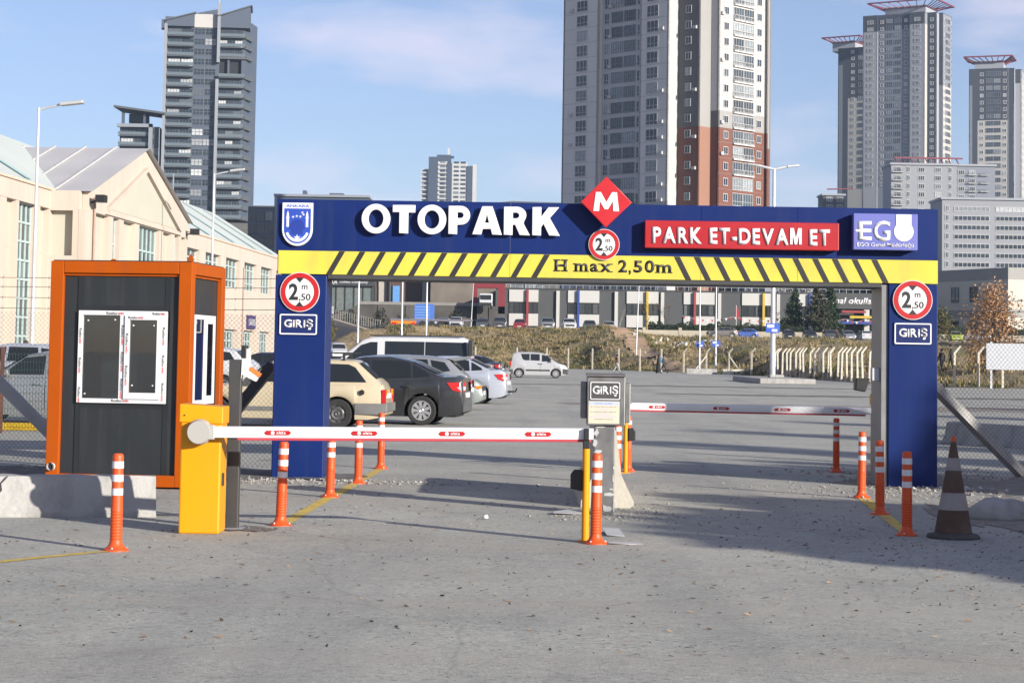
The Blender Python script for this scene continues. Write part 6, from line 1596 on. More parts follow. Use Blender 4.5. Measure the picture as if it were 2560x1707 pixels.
# ------------------------------------------------------------------ cars on the upper road
UP = [('suv', white_p, 'white off-roader facing the camera on the bank, left of the school', -7.3, 268, -92), ('sedan', silver_p, 'silver saloon on the bank beside the white off-roader', -9.0, 266, -88), ('sedan', white_p, 'white car side-on behind the silver saloon on bank', -9.3, 271, 178),
      ('sedan', grey_p, 'dark grey saloon on the bank at the school\'s left end', -3.7, 266, -90), ('suv', grey_p, 'grey off-roader on the bank below the first white school panel', -1.4, 265, -91), ('hatch', red_p, 'red hatchback on the bank below the red school fin', 1.3, 268, -94),
      ('suv', silver_p, 'silver crossover on the bank left of blue school fin', 4.9, 264, -90), ('suv', white_p, 'white crossover on the bank under the blue school fin', 7.8, 266, -88), ('sedan', grey_p, 'grey saloon half hidden by grass on the bank', 10.6, 267.5, -90), ('sedan', white_p, 'white saloon on the bank beside the bare earth path', 13.2, 268, -90),
      ('suv', brown_p, 'bronze grey crossover side-on at the edge of the upper lot', 31.2, 294, 186), ('hatch', blue_p, 'blue hatchback behind the bronze grey crossover', 35.0, 298, 186), ('hatch', black_p, 'black hatchback facing camera left of the conifers', 42.0, 301, -91), ('sedan', black_p, 'black saloon facing camera below the conifers', 45.2, 301, -88),
      ('suv', grey_p, 'dark grey crossover beside two people near school door', 49.0, 306, -90), ('hatch', silver_p, 'silver hatchback near the school entrance', 50.6, 299, -86), ('suv', black_p, 'black off-roader behind silver hatchback by the school entrance', 52.2, 308, -90), ('hatch', white_p, 'white hatchback right of the school entrance', 53.6, 301, 88), ('sedan', white_p, 'white saloon behind the white hatchback, right of school entrance', 56.0, 309, 90), ('suv', white_p, 'white crossover half hidden by the right pillar', 57.9, 302, 90),
      ('hatch', greenish_p, 'lime green hatchback right of the gate on dry grass', 65.2, 292, -96), ('sedan', silver_p, 'pale saloon behind the orange autumn tree', 69.0, 294, 176), ('sedan', silver_p, 'silver-grey saloon beside the blue railings at left', -17.9, 241, -90), ]
for kd, pt, lb, x, y, rz in UP:
    car(kd, pt, lb, (x, y, height(x, y) + .10), R(rz), 'alloy', 1, 'cars parked on the upper road')
wv_ = car('fiorino', white_p, 'white panel van parked on the ramp at the far left', (-20.6, 239, height(-20.6, 239) + .1), R(-80), 'steel', 1, name='parked_van', cat='van', scale=1.15)
tk = thing('truck', 'white lorry parked by a red canopy left of the school', 'truck', (-4.1, 327, 8.9), R(-90))
MB().prism([(-1.6, 0.5), (1.0, .5), (1.05, 1.2), (.75, 2.5), (-1.6, 2.6)], 'y', -1.05, 1.05).build('cab', white_p, tk, bevel=.08); MB().box(.80, 1.0, -.9, .9, 1.45, 2.25).build('windscreen', car_glass, tk); MB().box(.9, 1.12, -.95, .95, .45, 1.0).build('grille', black_pl, tk)
for s in (-1, 1):
    for x_ in (.4, -1.2): MB().tube((x_, s * .75, .45), (x_, s * 1.02, .45), .45, n=16).build('wheel', rubber, tk)
rcn = thing('canopy_frame', 'dark red steel canopy around the white lorry', 'canopy', (-3.4, 330, 8.2)); MB().box(-2.2, 2.4, 0, 2, 4.2, 5.2).build('beam', pm('canopy_red', (.16, .012, .018), .6), rcn); MB().box(1.3, 2.4, 0, 2, 0, 4.2).build('leg', MATS['canopy_red'], rcn); MB().box(-2.9, -2.2, 0, .6, -2, 8.5).build('leg', MATS['canopy_red'], rcn)
lt_ = thing('flatbed_trailer', 'flatbed lorry trailer with yellow and red rear markers on the bank', 'trailer', (-14.0, 262, height(-14, 262) + .05), R(0))
MB().box(-1.8, 9, 0, 2.4, 1.0, 1.25).build('bed', pm('bed_grey', (.15, .14, .17), .6), lt_); MB().box(-1.75, 1.6, -.05, 0, .55, .95).build('rear_board', lamp_amber, lt_); MB().box(-1.6, -1.0, -.08, -.05, .5, .75).build('marker', lamp_red, lt_); MB().box(1.0, 1.5, -.08, -.05, .5, .75).build('marker', lamp_red, lt_)
for x_ in (2.4, 3.6, 4.8): MB().tube((x_, .1, .5), (x_, .5, .5), .5, n=16).build('wheel', rubber, lt_)
bt = thing('tank_container', 'blue ribbed tank standing behind the flatbed trailer', 'tank', (-12.0, 276, height(-12, 276)))
MB().prism([(-1.35, 1.0), (1.35, 1.0), (1.35, 3.3), (1.2, 3.6), (-1.2, 3.6), (-1.35, 3.3)], 'y', 0, 2.2).build('shell', pm('tank_blue', (.05, .13, .42), .5), bt)
for k in range(6): MB().box(-1.3, .75, -.06, 0, 1.2 + .38 * k, 1.35 + .38 * k).build('rib', pm('tank_rib', (.14, .26, .55), .5), bt)
MB().box(-1.3, -1.0, .2, .5, 0, 1.0).build('leg', black_pt, bt); MB().box(1.0, 1.3, .2, .5, 0, 1.0).build('leg', black_pt, bt)
# ================================================================== fences beside the gate
wire_m = pm('wire_dark', (.05, .05, .05), .7, var=.2); rust = pm('rusty_post', (.09, .04, .028), .85, var=.3)
brace_m = pm('brace_concrete', (.36, .355, .345), .85, var=.12, scale=3, bump=.2)
def chain_link(name, P0, P1, z0, z1, cell, r_, parent):
    """woven mesh: two sets of slanted wires, real thickness"""
    d_ = Vector((P1[0] - P0[0], P1[1] - P0[1], 0)); L_ = d_.length; d_.normalize(); h_ = z1 - z0
    nv = Vector((-d_.y, d_.x, 0)); q = MB(); s0 = -h_
    k = int((L_ + h_) / cell)
    for i in range(k + 1):
        for sg in (1, -1):
            a_ = s0 + i * cell; b_ = a_ + h_
            za, zb_ = (z0, z1) if sg == 1 else (z1, z0)
            if a_ < 0: za += (zb_ - za) * (-a_ / h_); a_c = 0
            else: a_c = a_
            b_c = b_
            if b_ > L_:
                f_ = (L_ - a_) / h_; zb2 = ((z0, z1) if sg == 1 else (z1, z0))[0] + (((z0, z1) if sg == 1 else (z1, z0))[1] - ((z0, z1) if sg == 1 else (z1, z0))[0]) * f_; b_c = L_
            else: zb2 = zb_
            if b_c - a_c < .01: continue
            A = Vector((P0[0], P0[1], 0)) + d_ * a_c + Vector((0, 0, za)) + nv * (.004 * sg); B = Vector((P0[0], P0[1], 0)) + d_ * b_c + Vector((0, 0, zb2)) + nv * (.004 * sg)
            u_ = (B - A).normalized(); s1 = u_.cross(nv).normalized() * r_; s2 = nv * r_
            q.add([A + s1, A - s1 * .5 + s2 * .87, A - s1 * .5 - s2 * .87, B + s1, B - s1 * .5 + s2 * .87, B - s1 * .5 - s2 * .87], [(0, 1, 4, 3), (1, 2, 5, 4), (2, 0, 3, 5)])
    o = q.build(name, wire_m, parent, fix=False); o['kind'] = 'stuff'
    return o
def wires(parent, P0, P1, zs, r_=.0035, sag=.02, mat=None):
    for z in zs:
        q = MB(); n_ = 10
        for i in range(n_):
            t0, t1 = i / n_, (i + 1) / n_
            A = (P0[0] + (P1[0] - P0[0]) * t0, P0[1] + (P1[1] - P0[1]) * t0, z - sag * 4 * t0 * (1 - t0)); B = (P0[0] + (P1[0] - P0[0]) * t1, P0[1] + (P1[1] - P0[1]) * t1, z - sag * 4 * t1 * (1 - t1))
            q.tube(A, B, r_, n=4, cap=False)
            bp_ = Vector(A); q.bar(bp_ + Vector((0, 0, -.022)), bp_ + Vector((.01, 0, .022)), .004)
        q.build('barbed_wire', mat or wire_m, parent, fix=False)
fl = thing('chain_link_fence', 'chain-link fence with barbed wire running from booth to left pillar', 'fence')
chain_link('mesh', (-9.2, 26.6), (-2.93, 25.6), .06, 2.02, .064, .0017, fl)
wires(fl, (-9.2, 26.6), (-2.93, 25.6), (2.08, 2.22, 2.36, 2.48))
for x, y in ((-8.9, 26.55), (-5.6, 26.02)): MB().box(x - .06, x + .06, y + .02, y + .14, 0, 2.5).build('post', brace_m, fl)
for a_, b_, m_ in (((-7.25, 26.18, 1.62), (-5.75, 25.95, .25), brace_m), ((-3.05, 25.72, 1.38), (-3.92, 25.85, .28), pm('brace_steel', (.10, .10, .105), .6))): MB().bar(a_, b_, .13, .13).build('brace', m_, fl)
frt = thing('chain_link_fence', 'chain-link fence with a pale diagonal brace right of the gate', 'fence')
chain_link('mesh', (5.32, 25.3), (11.5, 27.6), .06, 2.02, .064, .0017, frt)
wires(frt, (5.32, 25.3), (11.5, 27.6), (2.08, 2.22, 2.36))
MB().bar((5.40, 26.0, 1.36), (7.02, 27.3, .02), .12, .12).build('brace', brace_m, frt); MB().box(9.0, 9.12, 26.8, 26.92, 0, 2.5).build('post', brace_m, frt)
# green welded mesh fence on a kerb farther left
gw = pm('mesh_green', (.02, .055, .04), .6); gf = thing('welded_mesh_fence', 'green welded mesh fence on rusty posts behind the booth', 'fence')
for x in (-9.15, -11.5, -6.8): MB().box(x - .03, x + .03, 35.97, 36.03, 0, 1.55).build('post', rust, gf)
q = MB()
for i in range(100): q.bar((-12 + i * .055, 36, .25), (-12 + i * .055, 36, 1.45), .006)
for i in range(9): q.bar((-12, 36, .3 + i * .14), (-6.5, 36, .3 + i * .14), .007)
o = q.build('mesh', gw, gf, fix=False); o['kind'] = 'stuff'
kb = tag(MB().box(-14, -5.8, 37.2, 37.5, 0, .14).build('kerb', pm('kerb_yellow', (.42, .27, .01), .7, var=.2, scale=4), bevel=.02), kind='structure')
# ================================================================== white concrete posts round the car park
post_m = pm('fence_post_white', (.46, .43, .36), .85, var=.10, scale=1.2)
cpm = MB(); cpm.prism([(-.07, 0), (.07, 0), (.06, 2.0), (.38, 2.42), (.32, 2.48), (-.06, 2.06)], 'y', -.07, .07)
cp = cpm.mesh('post', post_m)
cps = MB().prism([(-.07, 0), (.07, 0), (.06, 2.35), (.02, 2.4), (-.06, 2.35)], 'y', -.07, .07).mesh('post', post_m)
ff = thing('concrete_post_fence', 'fence of white bent-top concrete posts round the far edge', 'fence')
line_a = [(-14, 233.4), (-9, 231.8), (-4, 230.5), (.8, 229.2), (4.2, 228.3), (6.6, 226.2), (9.2, 222.8), (11.7, 215), (13.6, 209), (15.4, 203), (17.1, 196.5), (18.7, 190), (20.2, 184), (21.4, 176.8)]
for x, y in line_a: link('post', cps if x < 16 else cp, ff, (x, y, height(x, y) - .05), (0, 0, R(-25)))
n_ = 27
for i in range(n_):
    y = 170 - i * 1.95; x = interp(y, [(118, 24.1), (128, 23.55), (150, 23.3), (170, 22.5)]) + rnd.uniform(-.1, .1)
    link('post', cp, ff, (x, y, -.03), (R(rnd.uniform(-2, 2)), R(rnd.uniform(-2, 2)), R(10)))
for (a_, b_) in (((4.2, 228.3), 1.5), ((4.2, 228.3), -1.5), ((18.7, 190), -1.3), ((20.2, 184), 1.2)): MB().bar((a_[0], a_[1] - .05, 1.7), (a_[0] + b_, a_[1] - .3, .05), .11).build('brace', post_m, ff)
q = MB()
pl_ = line_a + [(22.5, 170), (23.3, 150), (23.55, 128), (24.1, 118)]
for (a_, b_), (c_, d_) in zip(pl_, pl_[1:]):
    for z in (.5, 1.0, 1.5, 1.95): q.bar((a_, b_, z + max(0, height(a_, b_))), (c_, d_, z + max(0, height(c_, d_))), .012)
o = q.build('wire', wire_m, ff, fix=False); o['kind'] = 'stuff'
fg = thing('concrete_post_fence', 'row of white bent-top posts right of the gate, behind the board', 'fence')
for i in range(9):
    x = 26.4 + i * 1.35; y = 118.5 - i * .3; link('post', cp, fg, (x, y, 0), (0, 0, R(6)))
# white board on posts beyond the right fence
bd = thing('notice_board', 'blank white board on posts beyond the right-hand fence', 'board', (29.1, 115.4, 0))
MB().box(-1.55, 1.55, 0, .06, 1.1, 2.62).build('panel', pm('board_white', (.40, .42, .46), .5, var=.05), bd, bevel=.01); MB().box(-1.3, -1.18, .07, .17, 0, 2.7).build('post', steel, bd); MB().box(1.18, 1.3, .07, .17, 0, 2.7).build('post', steel, bd)
# ================================================================== lamp posts
def lamp_post(label, x, y, z, h_, arms, base=True, lean=0.0, r_=.085):
    t = thing('lamp_post', label, 'lamp post', (x, y, z), 0, 'street lamps'); t.rotation_euler = (0, R(lean), 0)
    MB().tube((0, 0, 0), (0, 0, h_), r_, r_ * .5, n=12).build('pole', pole_paint, t, smooth=40)
    if base: MB().box(-.18, .18, -.18, .18, 0, .03).build('base_plate', steel, t)
    for a_, L_ in arms:
        dx, dy = math.cos(R(a_)), math.sin(R(a_))
        MB().tube((0, 0, h_ - .05), (dx * L_, dy * L_, h_ + .18 * L_), r_ * .45, n=8).build('arm', pole_paint, t)
        MB().bar((dx * L_ * .95, dy * L_ * .95, h_ + .18 * L_), (dx * (L_ + .75), dy * (L_ + .75), h_ + .2 * L_ + .08), .30, .12).build('lamp_head', pm('lamp_head', (.40, .41, .42), .5, .3), t, bevel=.03)
    return t
lamp_post('tall lamp post with one arm in front of the cream hall', -15.95, 66.5, 0, 9.55, [(0, .75)])
lamp_post('lamp post with one arm rising behind the orange booth', -16.25, 108, 0, 11.1, [(0, .9)], True, 0, .08)
bigp = lamp_post('tall double-arm lamp post in the concrete island, centre right', 17.05, 129.5, 0, 13.9, [(180, 1.0), (8, .9)], True, 0, .19)
for nm, x, y, z in (('blue parking sign on the double-arm lamp post', 17.05, 129.3, 3.2), ('blue parking sign on the pole left of the double-arm lamp post', 19.1, 184.8, 2.55), ('blue parking sign on the leftmost of three lamp poles', 17.8, 186.8, 2.5)):
    s_ = thing('parking_sign', nm, 'sign', (x, y, z), 0, 'blue signs on lamp poles'); k_ = 1 if y < 150 else .85
    MB().box(-.48 * k_, .42 * k_, -.06, -.02, 0, .62 * k_).build('panel', pm('sign_blue', (.03, .09, .42), .5), s_); MB().box(-.40 * k_, .05 * k_, -.065, -.061, .34 * k_, .54 * k_).build('print', white_pt, s_); MB().box(-.1 * k_, .25 * k_, -.065, -.061, .08 * k_, .24 * k_).build('print', white_pt, s_)
isl = thing('concrete_island', 'low grey concrete island round the double-arm lamp post', 'island', (17.2, 131, 0)); MB().box(-1.9, 1.5, -9, 6, 0, .32).build('kerb', conc_old, isl, bevel=.04); MB().box(-.4, .5, -2.2, -.9, .32, .5).build('plinth', conc_old, isl, bevel=.03)
for i, (x, y, h_, ln, lb) in enumerate([(19.1, 185.3, 9.6, 0, 'slim steel pole on a white concrete foot, centre right'), (17.8, 187.4, 8.2, 0, 'slim steel pole left of the one on a white foot'), (14.2, 225, 8.0, 1.8, 'thin leaning lamp pole by the earth path')]):
    lamp_post(lb, x, y, max(0, height(x, y)), h_, [] if i < 2 else [(0, .4)], True, ln, .09)
for i, (x, y, h_, lb) in enumerate([(-13.0, 170, 9.2, 'steel flag pole above the white van roof, leftmost of three'), (-9.6, 176, 9.5, 'steel flag pole above white van, middle of three'), (-7.6, 180, 9.5, 'steel flag pole above white van tail, rightmost of three')]):
    lamp_post(lb, x, y, 0, h_, [], True, 0, .11)
lamp_post('thin lamp post leaning by the dark wall left of school', -6.0, 300, 4.6, 7.6, [(0, .7)], False, 2.5, .07)
lamp_post('short lamp post on the slope in front of the cafe', -23.4, 260, 3.2, 6.0, [(180, .4)], False, 0, .06)
rough_prism('concrete_barrier', jersey_profile(.24, .10, .50), 2.6, 6, post_m, 'whitish concrete block right of the slim pole foot', 'barrier block', (19.5, 183.0, 0), R(0)); rough_prism('concrete_barrier', jersey_profile(.24, .10, .50), 2.8, 6, conc_old, 'grey concrete block left of the slim pole foot', 'barrier block', (16.3, 184.0, 0), R(-2))
for lb, x, y in (('tiny orange post left of two by the far fence end', 27.3, 168.5), ('tiny orange post right of two by the far fence end', 28.4, 166)):
    o = copy_tree(pb); o['label'] = lb; o.location = (x, y, 0); o.scale = (1, 1, 1.15)
# ================================================================== people
def person(label, loc, rz, top, legs, hair, stride=.28, h_=1.70, skirt=False, bag=None, skin=(.42, .26, .19), sleeve=None):
    k = h_ / 1.75
    J = {'pel': (0, 0, .95, .145), 'bel': (0, 0, 1.08, .14), 'che': (0, .01, 1.30, .155), 'nec': (0, .02, 1.47, .06), 'hd0': (.0, .03, 1.56, .085), 'hd1': (0, .035, 1.66, .095), 'hd2': (0, .03, 1.73, .06)}
    E = [('pel', 'bel'), ('bel', 'che'), ('che', 'nec'), ('nec', 'hd0'), ('hd0', 'hd1'), ('hd1', 'hd2')]
    for s, nm in ((1, 'l'), (-1, 'r')):
        f = stride * s
        J['hip' + nm] = (.09 * s, 0, .90, .10); J['kne' + nm] = (.09 * s, f * .45 + .03, .50, .065); J['ank' + nm] = (.085 * s, f * .9 - (.06 if f < 0 else 0), .09 + (.05 if f < 0 else 0), .045); J['toe' + nm] = (.09 * s, f * .9 + .15, .045, .04)
        J['sho' + nm] = (.17 * s, 0, 1.40, .075); J['elb' + nm] = (.22 * s, -f * .35, 1.13, .055); J['wri' + nm] = (.21 * s, -f * .55 + .08, .90, .04); J['han' + nm] = (.205 * s, -f * .6 + .11, .81, .035)
        E += [('pel', 'hip' + nm), ('hip' + nm, 'kne' + nm), ('kne' + nm, 'ank' + nm), ('ank' + nm, 'toe' + nm), ('che', 'sho' + nm), ('sho' + nm, 'elb' + nm), ('elb' + nm, 'wri' + nm), ('wri' + nm, 'han' + nm)]
    names = list(J); me = bpy.data.meshes.new('body'); me.from_pydata([tuple(c * k for c in J[n][:3]) for n in names], [(names.index(a), names.index(b)) for a, b in E], [])
    t = thing('person', label, 'person', loc, rz)
    o = link('body', me, t)
    m = o.modifiers.new('skin', 'SKIN'); sv = me.skin_vertices[0].data
    for i, n in enumerate(names): sv[i].radius = (J[n][3] * k,) * 2
    sv[0].use_root = True
    o.modifiers.new('sub', 'SUBSURF').levels = 1; o.modifiers['sub'].render_levels = 1; m.use_smooth_shade = True
    mt = bpy.data.materials.new('clothes'); mt.use_nodes = True; n, l = mt.node_tree.nodes, mt.node_tree.links; b = n['Principled BSDF']; b.inputs['Roughness'].default_value = .85
    tc_ = n.new('ShaderNodeTexCoord'); sp = n.new('ShaderNodeSeparateXYZ'); mr = n.new('ShaderNodeMapRange'); rp = n.new('ShaderNodeValToRGB')
    mr.inputs['From Max'].default_value = 1.8 * k
    l.new(tc_.outputs['Object'], sp.inputs[0]); l.new(sp.outputs['Z'], mr.inputs['Value']); l.new(mr.outputs['Result'], rp.inputs['Fac']); l.new(rp.outputs['Color'], b.inputs['Base Color'])
    rp.color_ramp.interpolation = 'CONSTANT'; e = rp.color_ramp.elements
    e[0].position = 0; e[0].color = (.03, .03, .03, 1); e[1].position = .075 / 1.8 * 1.75; e[1].color = (*legs, 1)
    for p, c in ((.95 / 1.8, top), (1.49 / 1.8, skin)): x_ = e.new(p); x_.color = (*c, 1)
    me.materials.append(mt)
    hm = MB().lathe([(.0, .13), (.07, .11), (.105, .04), (.108, -.02), (.10, -.10 if not skirt else -.25)], 12).mesh('hair', pm('hair_%.2f' % hair[0], hair, .8), smooth=60)
    link('hair', hm, t, (0, .018 * k, 1.68 * k), (R(12), 0, 0), (k, k, k))
    if not skirt:
        f_ = MB(); f_.prism([(-.018, 1.60), (.018, 1.60), (.012, 1.655), (-.012, 1.655)], 'y', .115, .145); f_.build('nose', mt, t)
    if skirt: MB().lathe([(.14, 1.05), (.17, .8), (.22, .35), (.25, .08)], 14).build('skirt', pm('cloth_black', (.012, .012, .013), .9), t, smooth=60)
    if bag: MB().box(-.15, .15, -.32, -.13, 1.02, 1.45).build('backpack', pm('bag_%.2f' % bag[2], bag, .8), t, bevel=.04)
    return t
person('walking woman in a brown jacket and grey trousers crossing the far car park', (9.55, 178, 0), R(-75), (.075, .03, .022), (.30, .31, .32), (.02, .012, .01), .34, 1.66)
person('person in long black clothes walking beside a blue backpack', (13.45, 181, 0), R(-80), (.012, .012, .013), (.012, .012, .013), (.012, .012, .012), .2, 1.70, True)
person('person in dark clothes with a blue backpack walking on the far lot', (14.0, 182, 0), R(-85), (.03, .035, .05), (.02, .02, .025), (.02, .015, .01), .36, 1.68, bag=(.06, .22, .34))
person('grey-haired man in navy coat standing by the bent-top fence posts', (24.3, 173, 0), R(160), (.018, .022, .045), (.008, .008, .009), (.42, .40, .38), .05, 1.66)
for i, (x, y) in enumerate(((48.7, 297.5), (49.5, 297.2))): person(('person in dark coat standing left of a pair by the silver hatchback', 'person in black coat standing right of a pair by the silver hatchback')[i], (x, y, height(x, y) + .1), R(40 + 180 * i), ((.06, .018, .02), (.012, .012, .014))[i], (.012, .012, .013), (.02, .015, .012), .05, 1.72)
for i, (x, y) in enumerate(((31.6, 146), (32.5, 147))): person(('dark-clothed person left of a pair beyond the fence right of the gate', 'dark-clothed person right of a pair beyond the fence right of gate')[i], (x, y, height(x, y)), R(20 + 60 * i), (.02, .018, .018), (.015, .015, .017), (.015, .012, .01), .2, 1.72)
person('person with a white top behind parked cars at the far left', (-18.7, 77, 0), R(30), (.38, .36, .34), (.08, .08, .1), (.03, .02, .015), .05, 1.75)
# ================================================================== trees and plants
def leaf_mat(name, cols, rough=.8):
    if name in MATS: return MATS[name]
    m = bpy.data.materials.new(name); m.use_nodes = True; n, l = m.node_tree.nodes, m.node_tree.links; b = n['Principled BSDF']
    g_ = n.new('ShaderNodeNewGeometry'); r = n.new('ShaderNodeValToRGB'); e = r.color_ramp.elements
    e[0].color = (*cols[0], 1); e[1].color = (*cols[-1], 1)
    for i, c in enumerate(cols[1:-1]): k = e.new((i + 1) / (len(cols) - 1)); k.color = (*c, 1)
    l.new(g_.outputs['Random Per Island'], r.inputs['Fac']); l.new(r.outputs['Color'], b.inputs['Base Color']); b.inputs['Roughness'].default_value = rough
    b.inputs['Specular IOR Level'].default_value = .2
    MATS[name] = m; return m
bark = pm('bark', (.075, .058, .045), .95, var=.3, scale=4); bark_p = pm('bark_pale', (.22, .20, .18), .9, var=.2, scale=4)
def leaf(q, c, s, rr, flat_=1.0, up_=False):
    a_ = Vector((rr.gauss(0, 1), rr.gauss(0, 1), rr.gauss(0, flat_))).normalized(); b_ = a_.orthogonal().normalized()
    ang = rr.uniform(0, 6.28); b_ = b_ * math.cos(ang) + a_.cross(b_) * math.sin(ang); d_ = a_.cross(b_)
    if up_: d_ = (d_ * .4 + Vector((0, 0, 1))).normalized()
    c = Vector(c)
    q.add([c - d_ * s, c + b_ * s * .45, c + d_ * s, c - b_ * s * .45], [(0, 1, 2, 3)])
def crown_tree(name, label, loc, h_, rad, n_leaf, ls, mat, seed, trunk_h=.3, bmat=None, group=None, density_shape=1.0, blobs=9, narrow=1.0, cat='tree'):
    rr = random.Random(seed); t = thing(name, label, cat, loc, 0, group)
    q = MB(); q.tube((0, 0, 0), (rr.uniform(-.1, .1) * rad, 0, h_ * .6), h_ * .022, h_ * .012, n=8)
    bl = []
    for i in range(blobs):
        a_ = 2.4 * i + rr.uniform(-.4, .4); f = (i + .5) / blobs; z = h_ * (trunk_h + (1 - trunk_h) * f * .92); ro = rad * math.sin(math.pi * min(1, .18 + f * .78)) * .62 * narrow
        p = (ro * math.cos(a_), ro * math.sin(a_), z); bl.append((p, rad * rr.uniform(.42, .62)))
        q.tube((0, 0, h_ * (trunk_h * .8 + .35 * f)), p, h_ * .009, h_ * .003, n=5)
    bl.append(((0, 0, h_ * .62), rad * .6))
    q.build('trunk', bmat or bark, t)
    c = MB()
    for i in range(n_leaf):
        p, r_ = bl[rr.randrange(len(bl))]
        u = Vector((rr.gauss(0, 1), rr.gauss(0, 1), rr.gauss(0, 1))).normalized() * r_ * rr.random() ** .42
        leaf(c, (p[0] + u.x, p[1] + u.y, p[2] + u.z * 1.05), ls * rr.uniform(.6, 1.3), rr)
    c.build('crown', mat, t, fix=False)
    return t
def conifer(label, loc, h_, rad, seed, mat, lean=0, group='conifers before the school'):
    rr = random.Random(seed); t = thing('conifer_tree', label, 'tree', loc, 0, group); t.rotation_euler = (0, R(lean), 0)
    MB().tube((0, 0, 0), (0, 0, h_ * .95), h_ * .02, .02, n=7).build('trunk', bark, t)
    c = MB(); z = h_ * .06
    while z < h_ * .97:
        f = 1 - z / h_; rr_ = rad * (f ** .75) * rr.uniform(.8, 1.12); n_ = int(7 + 9 * f)
        for i in range(n_):
            a_ = rr.uniform(0, 6.28); L_ = rr_ * rr.uniform(.65, 1.1); dz = L_ * rr.uniform(-.05, .25)
            for k in range(int(5 + L_ * 4)):
                t_ = rr.uniform(.15, 1); s = (.22 + .1 * rr.random()) * (1.15 - .4 * t_)
                leaf(c, (L_ * t_ * math.cos(a_) + rr.gauss(0, .10), L_ * t_ * math.sin(a_) + rr.gauss(0, .10), z + dz * t_ + rr.gauss(0, .08)), s, rr, .5)
        z += h_ * .035
    c.build('crown', mat, t, fix=False)
    return t
con1 = leaf_mat('conifer_green', [(.018, .035, .014), (.03, .055, .02), (.045, .07, .028)]); con2 = leaf_mat('conifer_brown', [(.025, .032, .016), (.05, .05, .028), (.07, .065, .04)])
conifer('slim green conifer, leftmost of three before the school', (45.0, 318, 4.6), 8.2, 3.0, 3, con1, 3); conifer('broad brownish conifer in the middle before the school', (48.6, 316, 4.6), 8.8, 3.9, 4, con2); conifer('tall dark conifer, rightmost of three beside the school sign', (51.2, 319, 4.6), 9.6, 2.9, 5, con1, -1)
aut = leaf_mat('autumn_leaf', [(.24, .11, .045), (.34, .19, .09), (.42, .27, .15), (.30, .15, .07), (.20, .13, .06)]); mixg = leaf_mat('shrub_mixed', [(.03, .045, .012), (.07, .075, .015), (.12, .10, .02), (.05, .06, .02), (.16, .09, .03)]); hedg = leaf_mat('hedge_green', [(.012, .022, .008), (.02, .034, .012), (.035, .05, .018)])
drk = leaf_mat('dark_leaf', [(.012, .018, .010), (.02, .026, .014), (.03, .035, .02)]); olive = leaf_mat('olive_leaf', [(.07, .08, .04), (.11, .11, .06), (.15, .15, .09)])
crown_tree('autumn_tree', 'orange leaved autumn tree behind the white board at the right', (34.2, 141, height(34.2, 141)), 6.4, 2.2, 4600, .115, aut, 11, .05, blobs=26)
crown_tree('autumn_tree', 'second orange tree at the right edge of the view', (38.3, 138, height(38.3, 138)), 5.0, 1.6, 1500, .11, aut, 12, .1, blobs=16)
crown_tree('dark_tree', 'dark bare-looking evergreen behind the orange tree at right edge', (66.0, 238, 3.4), 8.5, 3.0, 2600, .26, drk, 13, .15)
for i, (x, y, h_, r_, mt, lb) in enumerate([(58.5, 296, 4.6, 2.6, mixg, 'yellow-green shrub just right of the gate, leftmost of three'), (62.3, 300, 5.4, 2.9, mixg, 'yellow-green shrub right of the gate, middle of three'), (66.6, 303, 5.0, 3.0, mixg, 'yellow-green shrub right of gate, behind the autumn tree')]):
    crown_tree('shrub', lb, (x, y + 8, 4.3), h_, r_, 1900, .24, mt, 30 + i, .0, group='shrubs right of the gate', cat='shrub')
def hedge(label, x0, x1, y, z, h_, d_, n, mat, seed, name='hedge'):
    rr = random.Random(seed); t = thing(name, label, 'hedge', (x0, y, z)); c = MB()
    for i in range(n):
        x = rr.uniform(0, x1 - x0); leaf(c, (x, rr.uniform(-d_, d_), h_ * rr.random() * (.88 + .12 * math.sin(x * 1.3) + .06 * math.sin(x * 4.1))), rr.uniform(.12, .24), rr)
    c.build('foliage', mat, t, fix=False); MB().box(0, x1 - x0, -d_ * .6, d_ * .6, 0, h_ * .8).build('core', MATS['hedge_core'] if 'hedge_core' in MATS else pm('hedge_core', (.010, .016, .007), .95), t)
hedge('long dark hedge in front of the school, right half', 21.5, 46.0, 312, 4.7, 2.3, .7, 6500, hedg, 41); hedge('trimmed hedge with yellow tips by the school entrance', 57.0, 66.0, 314, 4.4, 2.4, .8, 2600, mixg, 42); hedge('dark hedge behind cars right of the gate', 60.5, 84.0, 312, 4.2, 3.0, .8, 3600, hedg, 43)
cw = thing('low_wall', 'low cream wall with short piers behind the upper cars', 'wall', (17.0, 309.4, height(30, 309))); MB().box(0, 69, 0, .3, 0, 1.35).build('wall', pm('lowwall_cream', (.36, .32, .25), .85, var=.1, scale=.5), cw)
for i in range(12): MB().box(3.5 + i * 5.6, 4.0 + i * 5.6, -.06, .36, 0, 1.75).build('pier', MATS['lowwall_cream'], cw)
